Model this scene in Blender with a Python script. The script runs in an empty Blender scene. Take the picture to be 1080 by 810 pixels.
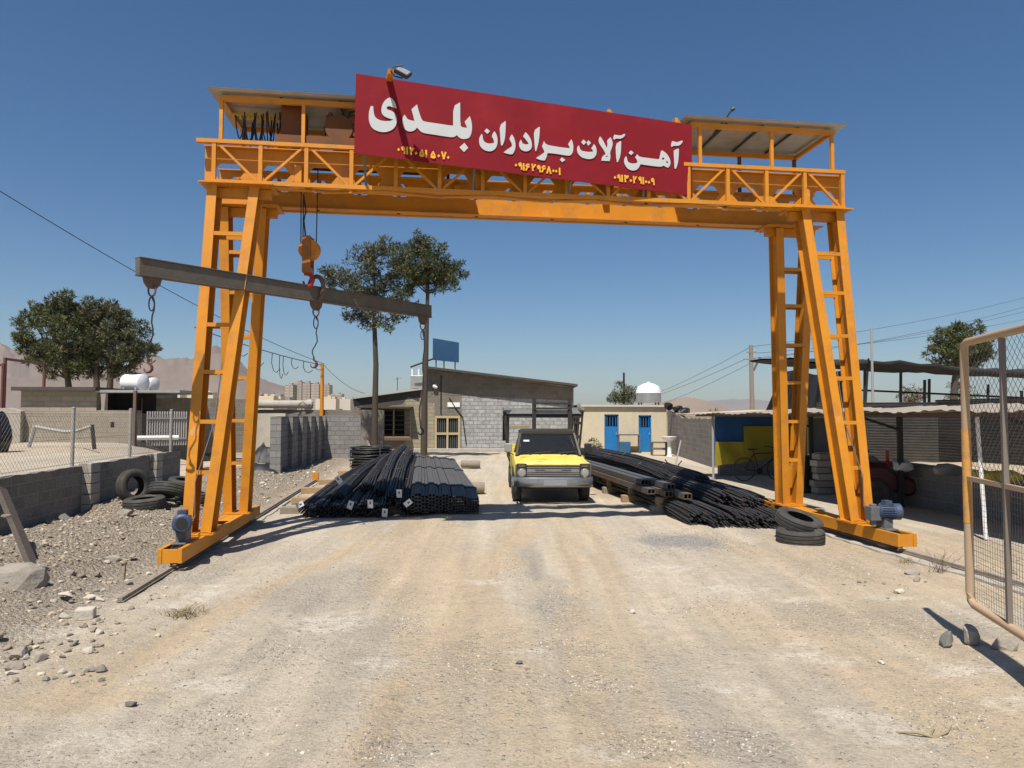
import bpy, bmesh, math, random
import numpy as np
from mathutils import Vector, Matrix, Euler
from mathutils.geometry import tessellate_polygon
random.seed(7); RNG = np.random.default_rng(11)
C = bpy.context.scene.collection
SC = bpy.context.scene
R = math.radians

# ------------------------------------------------------------------ camera, sky, sun, exposure
FOC, HY, ROLL, CAMH = 744.2, 437.8, 0.0028, 1.9
PITCH = math.atan((HY - 405) / FOC)
cd = bpy.data.cameras.new('camera'); cam = bpy.data.objects.new('camera', cd); C.objects.link(cam)
cd.sensor_width = 36.0; cd.lens = FOC / 1080 * 36; cd.clip_start = 0.05; cd.clip_end = 30000
cam.matrix_world = Matrix.Translation((0, 0, CAMH)) @ Matrix.Rotation(math.pi / 2 + PITCH, 4, 'X') @ Matrix.Rotation(ROLL, 4, 'Z')
SC.camera = cam
SUN = Vector((-0.15, -0.477, 0.865)).normalized()
wd = bpy.data.worlds.new('World'); SC.world = wd; wd.use_nodes = True
nt = wd.node_tree; bg = nt.nodes['Background']
sky = nt.nodes.new('ShaderNodeTexSky'); sky.sky_type = 'NISHITA'; sky.sun_disc = False
sky.sun_elevation = math.asin(SUN.z); sky.sun_rotation = math.atan2(SUN.x, SUN.y)
sky.altitude = 300; sky.air_density = 1.0; sky.dust_density = 0.9; sky.ozone_density = 3.5
hs = nt.nodes.new('ShaderNodeHueSaturation'); hs.inputs['Saturation'].default_value = 1.24
nt.links.new(sky.outputs[0], hs.inputs['Color']); nt.links.new(hs.outputs[0], bg.inputs[0]); bg.inputs[1].default_value = 0.072
sl = bpy.data.lights.new('sun', 'SUN'); sl.energy = 5.0; sl.angle = R(0.53); sl.color = (1.0, 0.955, 0.88)
so = bpy.data.objects.new('sun', sl); C.objects.link(so); so.location = (-20, -60, 90)
so.rotation_euler = SUN.to_track_quat('Z', 'Y').to_euler()
SC.view_settings.view_transform = 'Standard'; SC.view_settings.look = 'None'
SC.view_settings.gamma = 1; SC.view_settings.exposure = 0.38
SC.cycles.max_bounces = 6; SC.cycles.diffuse_bounces = 2

# ------------------------------------------------------------------ measuring helpers
CP, SP = math.cos(PITCH), math.sin(PITCH)
def ray(px, py):
    du, dv = px - 540, py - 405
    c, s = math.cos(ROLL), math.sin(ROLL)
    u, v = c * du + s * dv, -s * du + c * dv
    return Vector((u, FOC * CP + v * SP, FOC * SP - v * CP))
def at(px, py, z=0.0):
    d = ray(px, py); t = (z - CAMH) / d.z
    return Vector((d.x * t, d.y * t, z))
def atY(px, py, Y):
    d = ray(px, py); t = Y / d.y
    return Vector((d.x * t, Y, CAMH + d.z * t))
def V(*a): return Vector(a)

def vnoise(x, y, seed=0):
    x = np.asarray(x, float); y = np.asarray(y, float)
    xi = np.floor(x).astype(np.int64); yi = np.floor(y).astype(np.int64)
    xf = x - xi; yf = y - yi
    def h(a, b):
        n = (a * 374761393 + b * 668265263 + seed * 982451653) & 0x7fffffff
        n = ((n ^ (n >> 13)) * 1274126177) & 0x7fffffff
        return ((n ^ (n >> 16)) & 0xffff) / 65535.0
    u = xf * xf * (3 - 2 * xf); v = yf * yf * (3 - 2 * yf)
    return (h(xi, yi) * (1 - u) + h(xi + 1, yi) * u) * (1 - v) + (h(xi, yi + 1) * (1 - u) + h(xi + 1, yi + 1) * u) * v
def fbm(x, y, o=4, seed=0):
    s = 0; a = 0.5; t = 0
    for i in range(o):
        s = s + a * vnoise(x * 2 ** i, y * 2 ** i, seed + i); t += a; a *= 0.5
    return s / t
def sstep(a, b, x):
    t = np.clip((np.asarray(x, float) - a) / (b - a), 0, 1); return t * t * (3 - 2 * t)

# ------------------------------------------------------------------ mesh builder
class MB:
    def __init__(s): s.v = []; s.f = []; s.m = []; s.mi = 0
    def add(s, vs, fs):
        o = len(s.v); s.v += [tuple(p) for p in vs]
        s.f += [tuple(i + o for i in f) for f in fs]; s.m += [s.mi] * len(fs); return s
    def hexa(s, p):      # 8 points: bottom ring 0-3, top ring 4-7
        return s.add(p, [(3, 2, 1, 0), (4, 5, 6, 7), (0, 1, 5, 4), (1, 2, 6, 5), (2, 3, 7, 6), (3, 0, 4, 7)])
    def box(s, c, d, rot=None):
        x, y, z = d[0] / 2, d[1] / 2, d[2] / 2
        p = [Vector(q) for q in ((-x, -y, -z), (x, -y, -z), (x, y, -z), (-x, y, -z), (-x, -y, z), (x, -y, z), (x, y, z), (-x, y, z))]
        if rot is not None: p = [rot @ q for q in p]
        return s.hexa([q + Vector(c) for q in p])
    def bar(s, a, b, w, h, up=(0, 0, 1), off=(0, 0)):
        a = Vector(a); b = Vector(b); d = (b - a).normalized(); up = Vector(up)
        sd = d.cross(up).normalized(); u2 = sd.cross(d).normalized()
        ps = []
        for q in (a, b):
            q = q + sd * off[0] + u2 * off[1]
            ps.append([q - sd * w / 2 - u2 * h / 2, q + sd * w / 2 - u2 * h / 2, q + sd * w / 2 + u2 * h / 2, q - sd * w / 2 + u2 * h / 2])
        return s.add(ps[0] + ps[1], [(0, 1, 2, 3), (7, 6, 5, 4), (0, 4, 5, 1), (1, 5, 6, 2), (2, 6, 7, 3), (3, 7, 4, 0)])
    def ibeam(s, a, b, w, h, tf=0.012, tw=0.01, up=(0, 0, 1)):
        s.bar(a, b, w, tf, up, (0, h / 2 - tf / 2)); s.bar(a, b, w, tf, up, (0, -h / 2 + tf / 2))
        return s.bar(a, b, tw, h - 2 * tf - 0.002, up)
    def tube(s, pts, r, n=6, closed=False, cap=True):
        pts = [Vector(p) for p in pts]; N = len(pts)
        rs = r if isinstance(r, (list, tuple)) else [r] * N
        rings = []; prev = None
        for i, p in enumerate(pts):
            if closed: t = pts[(i + 1) % N] - pts[i - 1]
            else: t = pts[min(i + 1, N - 1)] - pts[max(i - 1, 0)]
            t.normalize()
            if prev is None:
                a = Vector((0, 0, 1)) if abs(t.z) < 0.9 else Vector((1, 0, 0))
                n1 = t.cross(a).normalized()
            else:
                n1 = (prev - t * prev.dot(t)); n1 = n1.normalized() if n1.length > 1e-6 else t.orthogonal().normalized()
            prev = n1; n2 = t.cross(n1)
            rings.append([p + (n1 * math.cos(2 * math.pi * k / n) + n2 * math.sin(2 * math.pi * k / n)) * rs[i] for k in range(n)])
        vs = [q for rg in rings for q in rg]; fs = []
        for i in range(N if closed else N - 1):
            j = (i + 1) % N
            for k in range(n):
                fs.append((i * n + k, i * n + (k + 1) % n, j * n + (k + 1) % n, j * n + k))
        if cap and not closed:
            fs.append(tuple(range(n))[::-1]); fs.append(tuple((N - 1) * n + k for k in range(n)))
        return s.add(vs, fs)
    def lathe(s, prof, n=24, o=(0, 0, 0), ax=(0, 0, 1), closed=False):
        q = Vector(ax).normalized().to_track_quat('Z', 'Y'); o = Vector(o); vs = []; M = len(prof)
        for k in range(n):
            a = 2 * math.pi * k / n
            for r, z in prof: vs.append(o + q @ Vector((r * math.cos(a), r * math.sin(a), z)))
        fs = []
        for k in range(n):
            j = (k + 1) % n
            for i in range(M if closed else M - 1):
                i2 = (i + 1) % M
                fs.append((k * M + i, j * M + i, j * M + i2, k * M + i2))
        if not closed:
            if prof[0][0] > 1e-5: fs.append(tuple(k * M for k in range(n))[::-1])
            if prof[-1][0] > 1e-5: fs.append(tuple(k * M + M - 1 for k in range(n)))
        return s.add(vs, fs)
    def cyl(s, a, b, r, n=16, r2=None):
        return s.tube([a, b], [r, r if r2 is None else r2], n)
    def prism(s, poly, o, ex, ey, depth, holes=()):      # polygon in the plane (ex, ey), pushed along their normal
        o = Vector(o); ex = Vector(ex); ey = Vector(ey); nz = ex.cross(ey).normalized()
        loops = [list(poly)] + [list(h) for h in holes]
        flat = [p for l in loops for p in l]
        tris = tessellate_polygon([[Vector((p[0], p[1], 0)) for p in l] for l in loops])
        N = len(flat)
        vs = [o + ex * p[0] + ey * p[1] for p in flat] + [o + ex * p[0] + ey * p[1] + nz * depth for p in flat]
        fs = [tuple(t) for t in tris] + [tuple(i + N for i in t)[::-1] for t in tris]
        b = 0
        for l in loops:
            n = len(l)
            fs += [(b + i, b + (i + 1) % n, b + (i + 1) % n + N, b + i + N) for i in range(n)]
            b += n
        return s.add(vs, fs)
    def loft(s, secs, cap=True):
        n = len(secs[0]); vs = [p for q in secs for p in q]; fs = []
        for i in range(len(secs) - 1):
            for k in range(n):
                fs.append((i * n + k, i * n + (k + 1) % n, (i + 1) * n + (k + 1) % n, (i + 1) * n + k))
        if cap: fs.append(tuple(range(n))[::-1]); fs.append(tuple((len(secs) - 1) * n + k for k in range(n)))
        return s.add(vs, fs)
    def rock(s, c, r, seed=0, sq=0.7):
        rg = random.Random(seed); bm = bmesh.new(); bmesh.ops.create_icosphere(bm, subdivisions=2 if max(r) > 0.06 else 1, radius=1)
        cuts = [(Vector((rg.gauss(0, 1), rg.gauss(0, 1), rg.gauss(0, 1))).normalized(), rg.uniform(0.45, 0.8)) for _ in range(9)]
        rz = Matrix.Rotation(rg.uniform(0, 6.28), 3, 'Z') @ Matrix.Rotation(rg.uniform(-.4, .4), 3, 'X')
        vs = []
        for v in bm.verts:
            p = v.co.copy()
            for n, d in cuts:
                t = p.dot(n)
                if t > d: p -= n * (t - d)
            p = Vector((p.x * r[0], p.y * r[1], p.z * r[2])); vs.append(rz @ p + Vector(c))
        fs = [tuple(v.index for v in f.verts) for f in bm.faces]; bm.free()
        return s.add(vs, fs)
    def build(s, name, mats, parent=None, world=True, smooth=False, bevel=0, origin=None, fix=True):
        vs = np.array(s.v, float).reshape(-1, 3)
        if parent is not None and world:
            rt = parent
            while rt.parent is not None: rt = rt.parent
            Mi = np.array(rt.matrix_basis.inverted())
            vs = vs @ Mi[:3, :3].T + Mi[:3, 3]
        if origin is not None: vs = vs - np.array(origin)
        me = bpy.data.meshes.new(name); me.from_pydata(vs.tolist(), [], s.f)
        if not isinstance(mats, (list, tuple)): mats = [mats]
        for m in mats: me.materials.append(m)
        if len(mats) > 1: me.polygons.foreach_set('material_index', s.m)
        if fix and len(s.f) < 60000:
            bm = bmesh.new(); bm.from_mesh(me); bmesh.ops.recalc_face_normals(bm, faces=bm.faces); bm.to_mesh(me); bm.free()
        if smooth:
            me.polygons.foreach_set('use_smooth', [True] * len(me.polygons))
            try: me.set_sharp_from_angle(angle=R(38))
            except Exception: pass
        o = bpy.data.objects.new(name, me); C.objects.link(o)
        if parent is not None: o.parent = parent
        if origin is not None: o.location = origin
        if bevel:
            b = o.modifiers.new('bevel', 'BEVEL'); b.width = bevel; b.segments = 2; b.limit_method = 'ANGLE'; b.angle_limit = R(40)
        return o
def tag(o, label=None, cat=None, group=None, kind=None):
    if label: o['label'] = label
    if cat: o['category'] = cat
    if group: o['group'] = group
    if kind: o['kind'] = kind
    return o
def thing(name, label, cat, loc=(0, 0, 0), rot=0, group=None):
    o = bpy.data.objects.new(name, None); C.objects.link(o); o.empty_display_size = 0.2
    o.location = loc; o.rotation_euler = rot if isinstance(rot, (tuple, list, Euler)) else (0, 0, rot)
    o.matrix_basis = Matrix.LocRotScale(Vector(loc), o.rotation_euler, None)
    return tag(o, label, cat, group)
def copy_tree(o, parent=None):
    c = o.copy(); C.objects.link(c); c.parent = parent
    for ch in list(o.children): copy_tree(ch, c)
    return c
def place(o, loc, rot, label=None, group=None):
    o.location = loc; o.rotation_euler = rot if isinstance(rot, (tuple, list)) else (0, 0, rot)
    return tag(o, label, None, group)

# ------------------------------------------------------------------ materials
MATS = {}
def mat(name, col, rough=0.7, col2=None, nscale=6, namt=0.5, bump=0.0, bscale=40, metal=0.0, dirt=None, dscale=2.0, damt=0.5, spec=0.4, stretch=None, trans=0):
    if name in MATS: return MATS[name]
    m = bpy.data.materials.new(name); m.use_nodes = True; t = m.node_tree; n = t.nodes; L = t.links
    p = n['Principled BSDF']; p.inputs['Roughness'].default_value = rough; p.inputs['Metallic'].default_value = metal
    p.inputs['Specular IOR Level'].default_value = spec
    tc = n.new('ShaderNodeTexCoord'); src = tc.outputs['Object']
    if stretch:
        mp = n.new('ShaderNodeMapping'); mp.inputs['Scale'].default_value = stretch; L.new(src, mp.inputs[0]); src = mp.outputs[0]
    col2 = col2 or tuple(c * 0.75 for c in col)
    no = n.new('ShaderNodeTexNoise'); no.inputs['Scale'].default_value = nscale; no.inputs['Detail'].default_value = 6; no.inputs['Roughness'].default_value = 0.65
    L.new(src, no.inputs['Vector'])
    mr = n.new('ShaderNodeMapRange'); mr.inputs[1].default_value = 0.5 - 0.25; mr.inputs[2].default_value = 0.5 + 0.25
    mr.inputs[4].default_value = namt; mr.clamp = True; mr.inputs[3].default_value = 0.0
    L.new(no.outputs[0], mr.inputs[0])
    mx = n.new('ShaderNodeMix'); mx.data_type = 'RGBA'; mx.inputs[6].default_value = (*col, 1); mx.inputs[7].default_value = (*col2, 1)
    L.new(mr.outputs[0], mx.inputs[0]); out = mx.outputs[2]
    if dirt:
        n2 = n.new('ShaderNodeTexNoise'); n2.inputs['Scale'].default_value = dscale; n2.inputs['Detail'].default_value = 8; n2.inputs['Roughness'].default_value = 0.7
        L.new(src, n2.inputs['Vector'])
        m2 = n.new('ShaderNodeMapRange'); m2.inputs[1].default_value = 0.5; m2.inputs[2].default_value = 0.72; m2.inputs[4].default_value = damt
        L.new(n2.outputs[0], m2.inputs[0])
        x2 = n.new('ShaderNodeMix'); x2.data_type = 'RGBA'; x2.inputs[7].default_value = (*dirt, 1)
        L.new(m2.outputs[0], x2.inputs[0]); L.new(out, x2.inputs[6]); out = x2.outputs[2]
    L.new(out, p.inputs['Base Color'])
    if bump:
        n3 = n.new('ShaderNodeTexNoise'); n3.inputs['Scale'].default_value = bscale; n3.inputs['Detail'].default_value = 5
        L.new(src, n3.inputs['Vector']); bp = n.new('ShaderNodeBump'); bp.inputs['Strength'].default_value = bump; bp.inputs['Distance'].default_value = 0.02
        L.new(n3.outputs[0], bp.inputs['Height']); L.new(bp.outputs[0], p.inputs['Normal'])
    if trans: p.inputs['Transmission Weight'].default_value = trans
    MATS[name] = m; return m
def blockmat(name, c1, c2, mortar, bw=0.4, bh=0.2, ms=0.012, rough=0.95, dirt=(0.2, 0.18, 0.15), damt=0.4, offset=0.5, dscale=0.7):
    if name in MATS: return MATS[name]
    m = bpy.data.materials.new(name); m.use_nodes = True; t = m.node_tree; n = t.nodes; L = t.links
    p = n['Principled BSDF']; p.inputs['Roughness'].default_value = rough; p.inputs['Specular IOR Level'].default_value = 0.15
    tc = n.new('ShaderNodeTexCoord'); sx = n.new('ShaderNodeSeparateXYZ'); L.new(tc.outputs['Object'], sx.inputs[0])
    ad = n.new('ShaderNodeMath'); L.new(sx.outputs[0], ad.inputs[0]); L.new(sx.outputs[1], ad.inputs[1])
    cb = n.new('ShaderNodeCombineXYZ'); L.new(ad.outputs[0], cb.inputs[0]); L.new(sx.outputs[2], cb.inputs[1])
    nw = n.new('ShaderNodeTexNoise'); nw.inputs['Scale'].default_value = 3.0; L.new(tc.outputs['Object'], nw.inputs['Vector'])
    va = n.new('ShaderNodeVectorMath'); va.operation = 'MULTIPLY_ADD'; va.inputs[1].default_value = (0.03, 0.03, 0.03)
    L.new(nw.outputs['Color'], va.inputs[0]); L.new(cb.outputs[0], va.inputs[2])
    br = n.new('ShaderNodeTexBrick'); br.inputs['Scale'].default_value = 1; br.inputs['Brick Width'].default_value = bw; br.inputs['Row Height'].default_value = bh
    br.inputs['Mortar Size'].default_value = ms; br.inputs['Mortar Smooth'].default_value = 0.3; br.offset = offset
    br.inputs['Color1'].default_value = (*c1, 1); br.inputs['Color2'].default_value = (*c2, 1); br.inputs['Mortar'].default_value = (*mortar, 1)
    L.new(va.outputs[0], br.inputs['Vector'])
    n2 = n.new('ShaderNodeTexNoise'); n2.inputs['Scale'].default_value = dscale; n2.inputs['Detail'].default_value = 9; n2.inputs['Roughness'].default_value = 0.72
    L.new(tc.outputs['Object'], n2.inputs['Vector'])
    m2 = n.new('ShaderNodeMapRange'); m2.inputs[1].default_value = 0.42; m2.inputs[2].default_value = 0.7; m2.inputs[4].default_value = damt; L.new(n2.outputs[0], m2.inputs[0])
    x2 = n.new('ShaderNodeMix'); x2.data_type = 'RGBA'; x2.inputs[7].default_value = (*dirt, 1)
    L.new(m2.outputs[0], x2.inputs[0]); L.new(br.outputs['Color'], x2.inputs[6])
    n3 = n.new('ShaderNodeTexNoise'); n3.inputs['Scale'].default_value = 35; n3.inputs['Detail'].default_value = 6; L.new(tc.outputs['Object'], n3.inputs['Vector'])
    m3 = n.new('ShaderNodeMapRange'); m3.inputs[1].default_value = 0.3; m3.inputs[2].default_value = 0.7; m3.inputs[3].default_value = 0.72; m3.inputs[4].default_value = 1.15; L.new(n3.outputs[0], m3.inputs[0])
    x3 = n.new('ShaderNodeMix'); x3.data_type = 'RGBA'; x3.blend_type = 'MULTIPLY'; x3.inputs[0].default_value = 1
    L.new(x2.outputs[2], x3.inputs[6]); L.new(m3.outputs[0], x3.inputs[7]); L.new(x3.outputs[2], p.inputs['Base Color'])
    sm = n.new('ShaderNodeMath'); sm.operation = 'MULTIPLY_ADD'; sm.inputs[1].default_value = -1.0; L.new(br.outputs['Fac'], sm.inputs[0]); L.new(n3.outputs[0], sm.inputs[2])
    bp = n.new('ShaderNodeBump'); bp.inputs['Strength'].default_value = 0.7; bp.inputs['Distance'].default_value = 0.015
    L.new(sm.outputs[0], bp.inputs['Height']); L.new(bp.outputs[0], p.inputs['Normal'])
    MATS[name] = m; return m

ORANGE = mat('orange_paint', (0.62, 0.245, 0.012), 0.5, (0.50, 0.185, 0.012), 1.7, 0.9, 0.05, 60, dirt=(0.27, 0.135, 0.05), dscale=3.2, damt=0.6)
def chips(m, col, sc, lo, amt):      # small chipped and rusted spots over a paint
    t = m.node_tree; n = t.nodes; L = t.links; p = n['Principled BSDF']; src = p.inputs['Base Color'].links[0].from_socket
    tc = n.new('ShaderNodeTexCoord'); q = n.new('ShaderNodeTexNoise'); q.inputs['Scale'].default_value = sc; q.inputs['Detail'].default_value = 7; q.inputs['Roughness'].default_value = .75; L.new(tc.outputs['Object'], q.inputs['Vector'])
    r = n.new('ShaderNodeMapRange'); r.inputs[1].default_value = lo; r.inputs[2].default_value = lo + .05; r.inputs[4].default_value = amt; L.new(q.outputs[0], r.inputs[0])
    x = n.new('ShaderNodeMix'); x.data_type = 'RGBA'; x.inputs[7].default_value = (*col, 1); L.new(r.outputs[0], x.inputs[0]); L.new(src, x.inputs[6]); L.new(x.outputs[2], p.inputs['Base Color'])
chips(ORANGE, (0.16, 0.06, 0.025), 22, 0.665, 0.8); chips(ORANGE, (0.55, 0.42, 0.25), 2.3, 0.62, 0.35)
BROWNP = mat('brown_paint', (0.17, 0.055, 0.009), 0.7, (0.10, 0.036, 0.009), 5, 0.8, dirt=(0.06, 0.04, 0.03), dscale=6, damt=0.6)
GALV = mat('galvanised_sheet', (0.42, 0.42, 0.40), 0.45, (0.30, 0.29, 0.27), 4, 0.7, metal=0.5, dirt=(0.2, 0.15, 0.1), dscale=3, damt=0.4)
RUST = mat('rusty_steel', (0.16, 0.10, 0.065), 0.75, (0.09, 0.065, 0.05), 9, 0.9, 0.15, 80, dirt=(0.20, 0.11, 0.05), dscale=8, damt=0.6)
STEEL = mat('dark_steel', (0.035, 0.036, 0.040), 0.42, (0.022, 0.022, 0.024), 12, 0.8, 0.1, 90, metal=0.35, dirt=(0.09, 0.07, 0.055), dscale=7, damt=0.35)
REBAR = mat('rebar_steel', (0.070, 0.068, 0.068), 0.55, (0.030, 0.030, 0.032), 25, 0.9, 0.5, 160, metal=0.3, dirt=(0.15, 0.09, 0.055), dscale=5, damt=0.6)
TUBES = mat('tube_steel', (0.125, 0.118, 0.112), 0.55, (0.075, 0.072, 0.07), 9, 0.8, 0.1, 90, metal=0.25, dirt=(0.14, 0.11, 0.085), dscale=5, damt=0.5)
BLACK = mat('black_metal', (0.018, 0.018, 0.018), 0.5, (0.03, 0.03, 0.03))
BLACKP = mat('black_plastic', (0.012, 0.012, 0.013), 0.4, (0.02, 0.02, 0.02))
RUBBER = mat('tyre_rubber', (0.035, 0.033, 0.031), 0.8, (0.06, 0.055, 0.048), 8, 0.8, 0.2, 50, dirt=(0.16, 0.135, 0.10), dscale=5, damt=0.5)
CONC = mat('concrete', (0.42, 0.38, 0.32), 0.95, (0.32, 0.29, 0.24), 4, 0.8, 0.5, 30, dirt=(0.25, 0.21, 0.16), dscale=2, damt=0.4, spec=0.15)
ROCKM = mat('grey_rock', (0.33, 0.29, 0.24), 0.95, (0.22, 0.19, 0.16), 7, 0.8, 0.6, 25, dirt=(0.40, 0.35, 0.28), dscale=3, damt=0.5, spec=0.15)
ROCKD = mat('dark_rock', (0.17, 0.165, 0.15), 0.95, (0.11, 0.105, 0.095), 7, 0.8, 0.6, 25, dirt=(0.28, 0.25, 0.2), dscale=3, damt=0.4, spec=0.15)
ROCKP = mat('pale_rock', (0.52, 0.47, 0.39), 0.95, (0.42, 0.37, 0.30), 7, 0.8, 0.5, 25, spec=0.15)
WOOD = mat('raw_timber', (0.40, 0.27, 0.14), 0.85, (0.25, 0.165, 0.085), 3, 0.9, 0.3, 30, dirt=(0.14, 0.10, 0.06), dscale=4, damt=0.5, stretch=(2, 10, 10))
WOODG = mat('grey_timber', (0.30, 0.25, 0.19), 0.9, (0.18, 0.15, 0.115), 3, 0.9, 0.3, 30, dirt=(0.10, 0.085, 0.07), dscale=4, damt=0.5, stretch=(2, 10, 10))
BARK = mat('pine_bark', (0.085, 0.062, 0.045), 0.95, (0.045, 0.034, 0.026), 12, 0.9, 0.7, 30, stretch=(3, 3, 0.8))
def leafmat(name, cols):
    m = bpy.data.materials.new(name); m.use_nodes = True; n = m.node_tree.nodes; L = m.node_tree.links; p = n['Principled BSDF']; p.inputs['Roughness'].default_value = .8; p.inputs['Specular IOR Level'].default_value = .2
    g = n.new('ShaderNodeNewGeometry'); r = n.new('ShaderNodeValToRGB'); L.new(g.outputs['Random Per Island'], r.inputs[0])
    e = r.color_ramp.elements; e[0].color = (*cols[0], 1); e[1].position = 1; e[1].color = (*cols[-1], 1)
    for k in range(1, len(cols) - 1): q = e.new(k / (len(cols) - 1)); q.color = (*cols[k], 1)
    tc = n.new('ShaderNodeTexCoord'); no = n.new('ShaderNodeTexNoise'); no.inputs['Scale'].default_value = .9; L.new(tc.outputs['Object'], no.inputs['Vector'])
    mr = n.new('ShaderNodeMapRange'); mr.inputs[1].default_value = .3; mr.inputs[2].default_value = .7; mr.inputs[3].default_value = .7; mr.inputs[4].default_value = 1.3; L.new(no.outputs[0], mr.inputs[0])
    x = n.new('ShaderNodeMix'); x.data_type = 'RGBA'; x.blend_type = 'MULTIPLY'; x.inputs[0].default_value = 1; L.new(r.outputs[0], x.inputs[6]); L.new(mr.outputs[0], x.inputs[7]); L.new(x.outputs[2], p.inputs['Base Color'])
    MATS[name] = m; return m
PINE = leafmat('pine_needles', [(.030, .042, .014), (.050, .066, .020), (.075, .088, .030), (.105, .105, .045), (.12, .10, .055)])
PINEG = leafmat('grey_pine_needles', [(.036, .046, .020), (.060, .072, .030), (.090, .095, .048), (.125, .118, .068), (.14, .115, .075)])
WHITE = mat('white_paint', (0.78, 0.77, 0.74), 0.5, (0.68, 0.66, 0.62), 5, 0.6)
PAPER = mat('white_tag', (0.8, 0.8, 0.8), 0.6, (0.72, 0.72, 0.72))
BLUEM = mat('motor_blue', (0.04, 0.065, 0.12), 0.5, (0.03, 0.05, 0.09), 8, 0.7, dirt=(0.2, 0.18, 0.15), dscale=9, damt=0.4)
GREYM = mat('grey_machine', (0.12, 0.125, 0.13), 0.5, (0.08, 0.08, 0.085), 8, 0.7, dirt=(0.22, 0.19, 0.15), dscale=9, damt=0.5)
SIGNRED = mat('red_vinyl', (0.215, 0.007, 0.014), 0.75, (0.165, 0.006, 0.012), 1.5, 0.9, dirt=(0.25, 0.014, 0.018), dscale=1.2, damt=0.7, bump=0.5, bscale=1.8, spec=0.2)
LETW = mat('white_lettering', (0.50, 0.515, 0.51), 0.7, (0.44, 0.46, 0.46), 3, 0.6)
LETY = mat('yellow_lettering', (0.78, 0.40, 0.03), 0.55, (0.70, 0.33, 0.03), 3, 0.6)
GATEP = mat('gate_paint', (0.43, 0.27, 0.14), 0.65, (0.38, 0.30, 0.22), 4, 0.9, dirt=(0.30, 0.25, 0.20), dscale=3, damt=0.7)
RAILM = mat('dusty_rail', (0.27, 0.22, 0.165), 0.8, (0.20, 0.155, 0.12), 6, 0.8, dirt=(0.34, 0.29, 0.22), dscale=5, damt=0.7)
GATEU = mat('gate_upright', (0.20, 0.165, 0.14), 0.65, (0.15, 0.12, 0.10), 5, 0.8)
GATEY = mat('gate_yellow_paint', (0.58, 0.27, 0.04), 0.55, (0.42, 0.24, 0.10), 5, 0.9, dirt=(0.16, 0.10, 0.06), dscale=5, damt=0.7)
WIREM = mat('fence_wire', (0.22, 0.20, 0.18), 0.6, (0.13, 0.11, 0.10), 8, 0.8, metal=0.4)
GPOST = mat('grey_post', (0.34, 0.32, 0.30), 0.6, (0.26, 0.24, 0.22), 5, 0.7)
BLOCK = blockmat('grey_blocks', (0.25, 0.23, 0.20), (0.18, 0.165, 0.145), (0.30, 0.27, 0.23), dirt=(0.30, 0.26, 0.21))
BLOCKD = blockmat('dark_blocks', (0.27, 0.255, 0.24), (0.20, 0.19, 0.18), (0.14, 0.13, 0.12), dirt=(0.32, 0.29, 0.26))
BLOCKW = blockmat('whitewashed_blocks', (0.46, 0.45, 0.43), (0.36, 0.35, 0.335), (0.27, 0.26, 0.25), 0.42, 0.2, 0.022, dirt=(0.19, 0.185, 0.18), damt=0.95, dscale=4.5)
BLOCKT = blockmat('tan_blocks', (0.40, 0.34, 0.235), (0.33, 0.28, 0.19), (0.26, 0.22, 0.16), 0.42, 0.2, 0.015, dirt=(0.22, 0.19, 0.14), damt=0.6, dscale=1.0)
BLOCKB = blockmat('brown_blocks', (0.24, 0.21, 0.17), (0.18, 0.155, 0.125), (0.27, 0.24, 0.19), dirt=(0.14, 0.12, 0.10), damt=0.6)
PLASTER = mat('cream_plaster', (0.56, 0.48, 0.34), 0.9, (0.48, 0.41, 0.29), 2.2, 0.9, 0.4, 18, dirt=(0.36, 0.31, 0.22), dscale=1.3, damt=0.5, spec=0.15)
BLUED = mat('blue_door_paint', (0.012, 0.16, 0.40), 0.5, (0.01, 0.12, 0.32), 5, 0.7)
GLASS = mat('dark_glass', (0.008, 0.008, 0.008), 0.12, (0.012, 0.011, 0.010), spec=0.22)
GLASSW = mat('clear_glass', (0.28, 0.30, 0.29), 0.03, (0.24, 0.26, 0.25), spec=0.4, trans=0.97, dirt=(0.30, 0.27, 0.22), dscale=4, damt=0.35)
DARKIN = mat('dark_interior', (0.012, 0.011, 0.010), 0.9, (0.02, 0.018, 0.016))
# ------------------------------------------------------------------ gantry frame of reference (needed by the ground too)
GX, GY, GTH, GL = 0.39, 11.15, 0.1271, 9.5
GU = Vector((math.cos(GTH), math.sin(GTH), 0)); GV = Vector((-math.sin(GTH), math.cos(GTH), 0))
def W(u, v, z=0): return Vector((GX, GY, 0)) + GU * u + GV * v + Vector((0, 0, z))

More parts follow.
